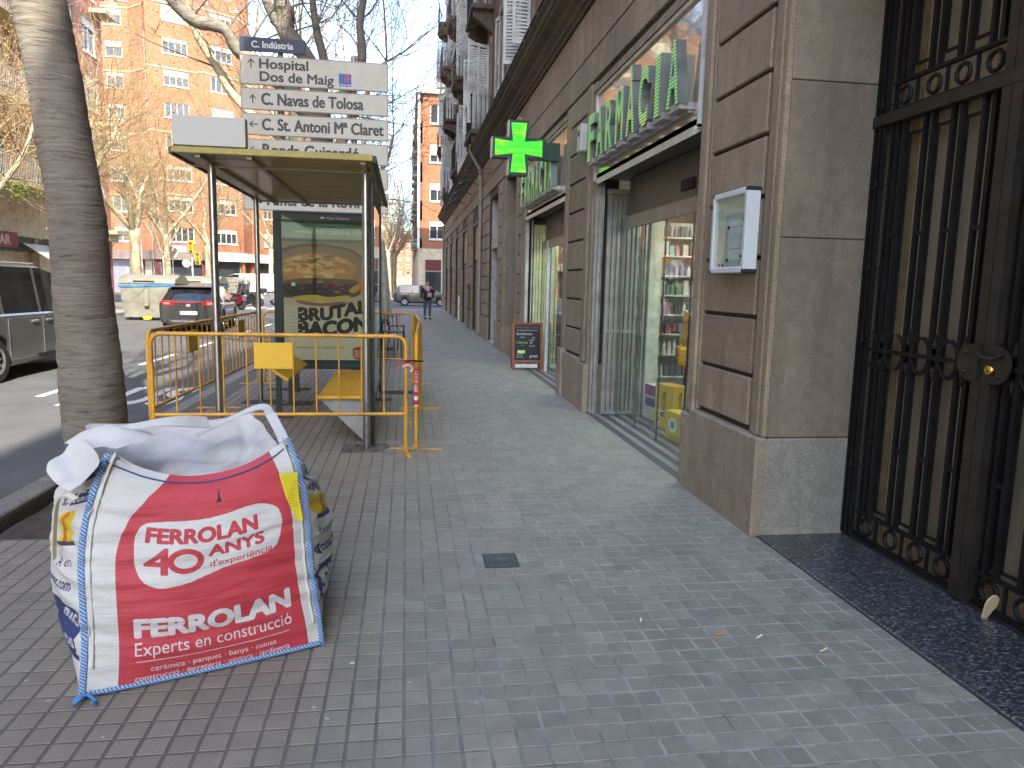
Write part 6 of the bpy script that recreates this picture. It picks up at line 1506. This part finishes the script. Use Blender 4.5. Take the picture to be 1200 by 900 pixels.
# ------------------------------------------------------------ street lamp and road signs
t = thing('street_lamp', 'slim white street lamp post rising beyond the recycling bins', 'street lamp', (-16.75, 50, 0))
q = MB(); q.tube([(-16.75, 50, 0), (-16.75, 50, 1.2), (-16.75, 50, 1.25), (-16.9, 50, 7.2)], [.12, .11, .09, .06], 10); obj('post', q, WHITEP, t); q = MB(); q.tube([(-16.9, 50, 7.15), (-16.3, 50, 7.6), (-15.3, 50, 7.75)], [.04, .035, .06], 8); obj('arm', q, WHITEP, t)
t = thing('road_sign', 'grey back of a round road sign on a thin post beyond the bins', 'sign', (-13.4, 45, -.12))
q = MB(); q.cyl((-13.4, 45.03, -.1), (-13.4, 45.03, 3.3), .03, n=8); obj('post', q, GALV, t); q = MB(); q.lathe([(0, -.01), (.32, -.01), (.33, .01), (0, .01)], 28, axis='y', M=Matrix.Translation((-13.4, 44.98, 3.0))); obj('disc', q, GREYP, t)
t = thing('traffic_light', 'yellow bodied traffic light with a small white sign beside it', 'traffic light', (-15.6, 57, 0))
q = MB(); q.cyl((-15.6, 57, 0), (-15.6, 57, 3.2), .06, n=8); obj('post', q, WHITEP, t)
for (x, z, m) in ((-15.6, 3.3, YELP), (-15.15, 2.5, YELP)):
    q = MB(); q.bbox(x-.2, x+.2, 56.7, 56.95, z, z+.95, .04); h_ = obj('signal_head', q, YELP, t)
    for k in range(3): q = MB(); q.lathe([(0, -.02), (.1, -.03), (.12, 0)], 12, axis='y', M=Matrix.Translation((x, 56.68, z+.18+.29*k))); obj('lens', q, (mat('lens_green', (.02, .1, .04)), mat('lens_amber', (.3, .15, .02)), mat('lens_red', (.3, .02, .02)))[k], h_)
q = MB(); q.bbox(-16.9, -15.9, 56.8, 56.84, 3.4, 3.85, .01); obj('small_sign', q, WHITEP, t); q = MB(); q.lathe([(0, -.02), (.3, -.02), (.3, 0)], 20, axis='y', M=Matrix.Translation((-15.9, 56.6, 2.6))); obj('round_sign', q, WHITEP, t)

# ------------------------------------------------------------ background buildings with window openings
PANEL = mat('roller_blind', (.5, .47, .38), .6, var=.12, scale=2)
def win_kit(ww, wh, frame=WHITEP, kind=0):
    q = MB(); q.box(-ww/2, ww/2, .16, .17, 0, wh); pane = q.mesh('pane', GLASSD)
    q = MB(); f = .07
    q.box(-ww/2, -ww/2+f, .08, .16, 0, wh); q.box(ww/2-f, ww/2, .08, .16, 0, wh); q.box(-ww/2+f, ww/2-f, .08, .16, 0, f); q.box(-ww/2+f, ww/2-f, .08, .16, wh-f, wh); q.box(-.03, .03, .08, .16, f, wh-f)
    if ww > 1.9: q.box(-ww/4-.03, -ww/4+.03, .09, .16, f, wh-f); q.box(ww/4-.03, ww/4+.03, .09, .16, f, wh-f)
    q.box(-ww/2-.08, ww/2+.08, -.08, .08, -.1, 0); fr = q.mesh('frame', frame)
    q = MB(); q.box(-ww/2+.02, ww/2-.02, .05, .075, 0, 1); bl = q.mesh('blind', PANEL)
    return pane, fr, bl, ww, wh
def run(b, p0, p1, z0, nf, fh, cols, kit, sill, wallm, dep=.35, blindp=.6, balc=None, skip=(), rn=random.Random(1)):
    P0 = Vector((p0[0], p0[1], 0)); d = Vector((p1[0]-p0[0], p1[1]-p0[1], 0)); L = d.length; d.normalize(); ang = math.atan2(d.y, d.x)
    M = Matrix.Translation(P0)@Matrix.Rotation(ang, 4, 'Z'); pane, fr, bl, ww, wh = kit
    w_ = MB(); xs = sorted(cols); ztop = z0+nf*fh
    for i in range(nf):
        zb = z0+i*fh; w_.box(0, L, 0, dep, zb, zb+sill, 0, M); w_.box(0, L, 0, dep, zb+sill+wh, zb+fh, 0, M)
        a = 0
        for c in xs+[None]:
            e = L if c is None else c-ww/2
            if e-a > .01: w_.box(a, e, .001, dep, zb+sill, zb+sill+wh, 0, M)
            if c is not None: a = c+ww/2
    obj('wall', w_, wallm, b)
    base = M.translation-b.location
    for i in range(nf):
        for j, c in enumerate(xs):
            zb = z0+i*fh+sill; o = link('window', fr, b, base+Matrix.Rotation(ang, 3, 'Z')@Vector((c, 0, 0))+Vector((0, 0, zb)), (0, 0, ang)); link('pane', pane, o)
            if rn.random() < blindp:
                f = rn.choice([.25, .4, .6, 1.0, .3]); link('blind', bl, o, (0, 0, wh*(1-f)), None, (1, 1, wh*f))
            if balc and (i, j) not in skip and balc(i, j):
                pass
    return M, L, ang
def long_balcony(b, M, x0, x1, z, out, railm, slabm, frontm=None):
    q = MB(); q.box(x0, x1, -out, .02, z-.22, z, 0, M); s_ = obj('balcony_slab', q, slabm, b)
    q = MB()
    if frontm: q.box(x0, x1, -out, -out+.05, z+.0, z+.85, 0, M); q.box(x0, x0+.05, -out+.051, 0, z, z+.85, 0, M); q.box(x1-.05, x1, -out+.051, 0, z, z+.85, 0, M); obj('parapet', q, frontm, b); q = MB()
    zb = z+.85 if frontm else z
    n = int((x1-x0)/.14)
    if not frontm:
        for k in range(n+1): xx = x0+.02+(x1-x0-.04)*k/n; q.box(xx-.008, xx+.008, -out+.02, -out+.036, z, z+1.0, 0, M)
    q.box(x0, x1, -out, -out+.05, z+1.0, z+1.05, 0, M); obj('railing', q, railm, b)
k15 = win_kit(1.6, 1.5); k24 = win_kit(2.3, 1.45); k20 = win_kit(1.9, 2.0)
# opposite row, two houses seen at a slant
b1 = thing('apartment_block', 'brick apartment block with long balconies across the road at the left edge', 'building', (-17.7, 41.3, 0))
M, L, ang = run(b1, (-17.7, -24), (-17.7, 41.3), 5.4, 6, 3.5, [2+3.6*i for i in range(18)], k20, .3, BRICK_P, .3, .55)
RAILG = mat('rail_grey', (.3, .3, .28), .5); SLAB = mat('slab_tan', (.42, .34, .20), .8)
for i in range(6): long_balcony(b1, M, 34 if i < 7 else 30, L-.3, 5.4+i*3.5+.2, 1.3, RAILG, SLAB, None)
for i in range(0, 6): long_balcony(b1, M, 3, 30, 5.4+i*3.5+.2, .9, RAILG, SLAB, None)
q = MB(); q.box(-29, -18.05, -24, 41.3, 0, 26.4); q.box(-18.06, -17.72, -24, 41.3, 3.3, 5.4); obj('mass', q, CREAM, b1)
r = random.Random(4); y = -24
while y < 41:
    w_ = r.uniform(2.6, 4.2); q = MB(); q.box(-18.1, -17.72, y, y+.35, 0, 3.3); obj('shop_pier', q, ST_LITE, b1)
    q = MB(); q.box(-18.3, -18.28, y+.35, min(41.3, y+w_), 0, 2.6); obj('shop_glass', q, GLASSD, b1)
    q = MB(); q.box(-18.2, -17.75, y+.36, min(41.3, y+w_), 2.6, 3.28); obj('shop_fascia', q, r.choice([DKMET, WHITEP, BEIGE, mat('fascia_red', (.18, .02, .025), .5), mat('fascia_black', (.02, .02, .02), .5)]), b1); y += w_
cvb = Canvas(256, 64, (.16, .02, .03)); cvb.text('BAR', 70, 14, 36, (.5, .35, .35), .05, width=120)
q = MB(); q.quad((-17.69, 34.3, 2.75), (-17.69, 36.9, 2.75), (-17.69, 36.9, 3.45), (-17.69, 34.3, 3.45), uv=UVQ); obj('fascia_sign', q, cvb.mat('bar_sign_print', .5), b1)
for (y, lab, m) in ((38.2, 'white shop awning left of the leaning trunk', WHITEP),):
    t = thing('awning', lab, 'awning', (-17.6, y, 2.7)); q = MB(); q.add([(-17.7, y-.9, 3.0), (-17.7, y+1.4, 3.0), (-16.6, y+1.4, 2.3), (-16.6, y-.9, 2.3), (-16.6, y+1.4, 2.1), (-16.6, y-.9, 2.1)], [(0, 1, 2, 3), (3, 2, 4, 5)]); obj('fabric', q, m, t)
b2_ = thing('apartment_block', 'plain red brick apartment block beside the corner right of the leaning trunk', 'building', (-17.7, 47.6, 0))
M, L, ang = run(b2_, (-17.6, 41.4), (-17.6, 47.6), 4.1, 7, 3.05, [1.6, 4.5], win_kit(1.8, 1.85), .65, BRICK_P, .3, .4)
run(b2_, (-17.6, 47.6), (-29, 47.61), 4.1, 7, 3.05, [2, 5, 8], k15, .7, BRICK_P, .3, .5)
q = MB(); q.box(-29, -17.95, 41.4, 47.3, 0, 25.4); q.box(-17.96, -17.2, 41.4, 47.6, 3.6, 4.1); obj('mass', q, CREAM, b2_)
for ya in (41.4, 44.4, 47.2): q = MB(); q.box(-17.9, -17.6, ya, ya+.4, 0, 3.6); obj('shop_pier', q, BRICK_P, b2_)
q = MB(); q.box(-17.94, -17.9, 41.4, 47.6, 0, 3.6); obj('shop_glass', q, GLASSD, b2_)
for i in range(7): M2 = Matrix.Translation((-17.6, 44.6, 0))@Matrix.Rotation(R(90), 4, 'Z'); (i % 2 == 0) and long_balcony(b2_, M2, 1.4, 3.0, 4.1+i*3.05+.1, .9, RAILG, SLAB, None)
# orange corner block beyond the junction
b3 = thing('corner_building', 'tall sunlit orange brick corner building with white windows beyond the junction', 'building', (-24, 79, 0))
z0 = 4.2; nf = 8; fh = 3.0; rr = random.Random(11)
pts = [(-46, 80.5), (-27.2, 80.5), (-25.4, 79), (-24.7, 77.4), (-20.6, 79.4), (-20.1, 78.9), (-17.0, 81.4), (-16.6, 83.5), (-12.6, 87), (-12.4, 125)]
cs = [[3, 7, 11, 15, 17.3], [], [], [2.6], [], [2.1], [], [2.6], [3+4*i for i in range(8)]]
for i in range(len(pts)-1):
    d = math.dist(pts[i], pts[i+1]); run(b3, pts[i], pts[i+1], z0, nf if i < 7 else nf-1, fh, cs[i], k24 if i not in (0,) else k15, .9, BRICK_O, .35, .75, rn=rr)
# pale string courses
q = MB()
for i in range(len(pts)-1):
    P0 = Vector((*pts[i], 0)); P1 = Vector((*pts[i+1], 0)); d = P1-P0; M = Matrix.Translation(P0)@Matrix.Rotation(math.atan2(d.y, d.x), 4, 'Z')
    for k in (2, 4, 6, 8): q.box(0, d.length, -.05, .0, z0+k*fh-.55, z0+k*fh-.4, 0, M)
obj('string_course', q, BEIGE, b3)
q = MB(); inner = [(x-.5*(1 if i > 2 else .2), y+1.2) for i, (x, y) in enumerate(pts)]; q.prism([(x-.4, y+.9) for x, y in pts]+[(-46, 126)], 0, z0+nf*fh-3.1); obj('mass', q, CREAM, b3)
q = MB(); q.prism([(x-.4, y+1.6) for x, y in pts[:7]]+[(-46, 100)], z0+nf*fh-3.1, z0+nf*fh+1.5); obj('attic', q, BRICK_O, b3)
q = MB(); q.add([(-45, 80, z0+nf*fh+.3), (-17, 82, z0+nf*fh+.3), (-19, 90, z0+nf*fh+4.2), (-45, 90, z0+nf*fh+4.2)], [(0, 1, 2, 3)])
for k in range(12): q.box(-44+2.2*k, -43.9+2.2*k, 80.5, 90, z0+nf*fh+.3, z0+nf*fh+4.0)
obj('glazed_roof', q, mat('roof_glass_blue', (.22, .28, .36), .2, .3), b3)
for (x, y) in ((-18.2, 88), (-30, 88)): q = MB(); q.box(x-.8, x+.8, y-.8, y+.8, z0+nf*fh, z0+nf*fh+4.6); obj('chimney', q, BRICK_O, b3)
PUR = mat('shopfront_maroon', (.10, .025, .03), .6)
for i in range(len(pts)-1):
    P0 = Vector((*pts[i], 0)); P1 = Vector((*pts[i+1], 0)); d = P1-P0; L = d.length; M = Matrix.Translation(P0)@Matrix.Rotation(math.atan2(d.y, d.x), 4, 'Z')
    q = MB(); q.box(0, L, -.3, .3, 3.3, 4.2, 0, M); obj('fascia_band', q, mat('band_brown', (.16, .12, .10), .7) if i < 5 else WHITEP, b3)
    q = MB(); q.box(0, L, .5, .55, 0, 3.3, 0, M); obj('shop_glass', q, GLASSD if i % 2 else mat('shop_blue_grey', (.18, .18, .24), .4), b3)
    n = max(1, int(L/3.5))
    for k in range(n+1): q = MB(); q.box(max(0, k*L/n-.2), min(L, k*L/n+.2), 0, .5, 0, 3.3, 0, M); obj('shop_pier', q, PUR if i < 5 else BRICK_O, b3)
# building beyond the junction on the right
b4 = thing('tower_building', 'sunlit orange brick tower with pale corner closing the street on the right', 'building', (.9, 62, 0))
run(b4, (1.0, 62), (17, 62), 4.4, 4, 3.1, [1.55, 5.5, 9.5], win_kit(1.3, 1.5), .8, BRICK_O, .35, .7)
run(b4, (1.0, 110), (1.0, 62), 4.4, 4, 3.1, [3+4.5*k for k in range(10)], k15, .8, BRICK, .3, .6)
M = Matrix.Translation((1.0, 62, 0))@Matrix.Rotation(R(-90), 4, 'Z')
for k in range(4):
    for j in range(4): q = MB(); q.box(.55, 1.0, 63.5+j*6, 66.5+j*6, 5.1+k*3.1, 5.25+k*3.1); q.box(.55, .6, 63.5+j*6, 66.5+j*6, 5.25+k*3.1, 6.2+k*3.1); obj('balcony', q, GREYP if (k+j) % 2 else mat('balcony_green', (.18, .26, .22), .6), b4)
q = MB(); q.box(1.4, 17, 62.4, 110, 0, 17.2); obj('mass', q, CREAM, b4)
q = MB(); q.box(.75, 17, 61.7, 110, 16.8, 17.25); q.box(.9, 17, 61.9, 110, 17.25, 17.9); obj('roof_cornice', q, WHITEP, b4)
q = MB(); q.box(.9, 1.1, 61.9, 62.1, 4.4, 16.8); obj('corner_band', q, WHITEP, b4)
q = MB(); q.box(1.0, 17, 61.95, 62.3, 0, 4.4); q.box(1.0, 1.3, 62.3, 110, 0, 4.4); obj('ground_floor', q, CREAM, b4)
q = MB(); q.box(1.6, 2.9, 61.88, 61.95, 2.6, 3.5); obj('fascia', q, mat('fascia_maroon', (.1, .015, .02), .5), b4); q = MB(); q.box(1.6, 2.9, 61.9, 61.95, .1, 2.5); obj('shop_glass', q, GLASSD, b4)
# more houses far down the street, both sides
for (x0, x1, y0, y1, h, m, lab) in ((-30, -13.5, 140, 200, 22, BRICK_P, 'distant brick house row far down the street on the left'), (1.5, 16, 128, 200, 19, CREAM, 'distant cream house row far down the street on the right'), (-30, 12, 330, 345, 24, BRICK_O, 'hazy orange block closing the far end of the street'), (-75, -48, 80, 110, 24, BRICK_P, 'far brick block behind the left corner of the junction')):
    b = thing('distant_building', lab, 'building', ((x0+x1)/2, y0, 0)); q = MB(); q.box(x0+.4, x1-.4, y0+.4, y1, 0, h); obj('mass', q, CREAM, b); nfl = int((h-4)/3.1)
    run(b, (x0, y0), (x1, y0), 4, nfl, 3.1, [2+3.6*k for k in range(int((x1-x0-2)/3.6))], k15, .8, m, .3, .6)
    if y0 < 250:
        if x1 < 0: run(b, (x1, y0), (x1, y1), 4, nfl, 3.1, [3+4*k for k in range(int((y1-y0-4)/4))], k15, .8, m, .3, .6)
        else: run(b, (x0, y1), (x0, y0), 4, nfl, 3.1, [3+4*k for k in range(int((y1-y0-4)/4))], k15, .8, m, .3, .6)
    q = MB(); q.box(x0, x1, y0, y0+.4, 0, 4); q.box(x1-.4 if x1 < 0 else x0, x1 if x1 < 0 else x0+.4, y0+.4, y1, 0, 4); obj('ground_floor', q, ST_LITE, b)

# ------------------------------------------------------------ street trees (bare planes with seed balls and dry leaves)
def plane_tree(seed, loc, lab, h=11, tr=.22, fork=3.6, lean=0, twm=TWIG, bk=BARKL):
    rn = random.Random(seed); t = thing('plane_tree', lab, 'tree', loc, 'bare plane trees lining the street'); 
    top = (lean, 0, fork)
    q = rough_tube([(0,0,-.1), (.02,0,.3), (lean*.3,.03,fork*.45), top], [tr*1.2, tr, tr*.9, tr*.85], 14, .05, 5, seed); link('trunk', q.mesh('trunk', bk, 180), t)
    nl = 4; tw = MB(); lf = MB()
    for k in range(nl):
        a = k*2*math.pi/nl+rn.uniform(-.4, .4); d = Vector((math.cos(a)*.7, math.sin(a)*.7, 1)).normalized(); P = [Vector(top)-Vector((0, 0, .15))]; ln = (h-fork)*.55
        for j in range(5): d = (d+Vector((rn.uniform(-1,1), rn.uniform(-1,1), rn.uniform(0,.5)))*.28).normalized(); P.append(P[-1]+d*ln/5)
        lq = MB(); lq.tube(sm3([tuple(p) for p in P], 3), [x[0] for x in sm3([(tr*.6*(1-.13*j), 0, 0) for j in range(6)], 3)], 8); link('limb', lq.mesh('limb', bk, 180), t)
        for j in range(1, 6):
            for _ in range(3): twigs(tw, P[j], (rn.uniform(-1,1), rn.uniform(-1,1), rn.uniform(.0,1)), (h-fork)*rn.uniform(.22, .34), .022, 3, rn, lf, .75, 3, .12, leafp=.9)
        twigs(tw, P[-1], (0, 0, 1), (h-fork)*.35, .032, 4, rn, lf, .7, 3, .22, leafp=.8)
    link('crown', tw.mesh('crown', twm, fixn=False), t); link('seed_balls', lf.mesh('seed_balls', LEAFM, fixn=False), t, kind='stuff')
    return t
ta = plane_tree(31, (-13.0, 24.5, -.02), 'bare plane tree across the road left of the leaning trunk', 11, .20, 3.5)
tb = plane_tree(32, (-13.2, 32.3, -.02), 'thick pale plane tree just right of the leaning trunk', 11, .32, 4.4, .3)
tcx = plane_tree(33, (-13.2, 43.5, -.02), 'pale plane tree rising behind the recycling bin', 12, .2, 4.0, -.1)
for (src, x, y, rz, lab, s) in ((tb, -13.4, 39.2, 2.0, 'plane tree beside the white street lamp post', .9), (ta, -13.2, 52, 1.0, 'plane tree at the far kerb just before the junction', 1.1), (tcx, -13.0, 74, 2.2, 'sunlit plane tree beyond the junction left of the poster', 1.15), (ta, -11.5, 84, .5, 'plane tree beyond the junction second from the corner', 1.2), (tb, -11.5, 96, 4.0, 'plane tree beyond the junction third from the corner', 1.1),
        (tcx, -21.5, 70, 1.1, 'plane tree before the maroon shopfront of the orange corner building', .9), (ta, -27.5, 72, 3.4, 'plane tree farthest left before the orange corner building', .9),
        (tcx, -2.8, 23.3, 3.9, 'plane tree on the near kerb behind the direction signs', 1.05), (ta, -2.8, 31.5, 5.2, 'plane tree on the near kerb halfway to the junction', 1.1), (tb, -2.75, 40, 2.9, 'last plane tree on the near kerb before the junction', 1.0),
        (tcx, -1.6, 71, .4, 'yellowish plane tree past the junction left of the tower', 1.1), (ta, -1.6, 80, 3.0, 'second plane tree past the junction left of the tower', 1.15), (tb, -1.6, 92, 5.0, 'third plane tree past the junction left of the tower', 1.1), (tcx, -1.6, 108, 2.0, 'fourth plane tree past the junction left of the tower', 1.2), (ta, -11.5, 112, 2.0, 'plane tree beyond the junction fourth from the corner', 1.2)):
    dup(src, (x, y, -.02), rz, lab, scale=s)
t = thing('evergreen_clump', 'bright green clump growing in the bare plane tree left of the leaning trunk', 'plant', (-12.5, 26.6, 4.1))
rn = random.Random(3); q = MB()
for _ in range(260):
    p = Vector((-12.5, 26.6, 4.3))+Vector((rn.gauss(0,.2), rn.gauss(0,.2), rn.gauss(0,.18))); a = Vector((rn.uniform(-1,1), rn.uniform(-1,1), rn.uniform(-1,1))).normalized(); b = a.orthogonal().normalized(); s = .05; q.add([p, p+a*s+b*s*.4, p+a*s*2, p+a*s-b*s*.4], [(0,1,2,3)])
obj('leaves', q, mat('leaf_green', (.12, .17, .02), .7, var=.4), t, fixn=False)
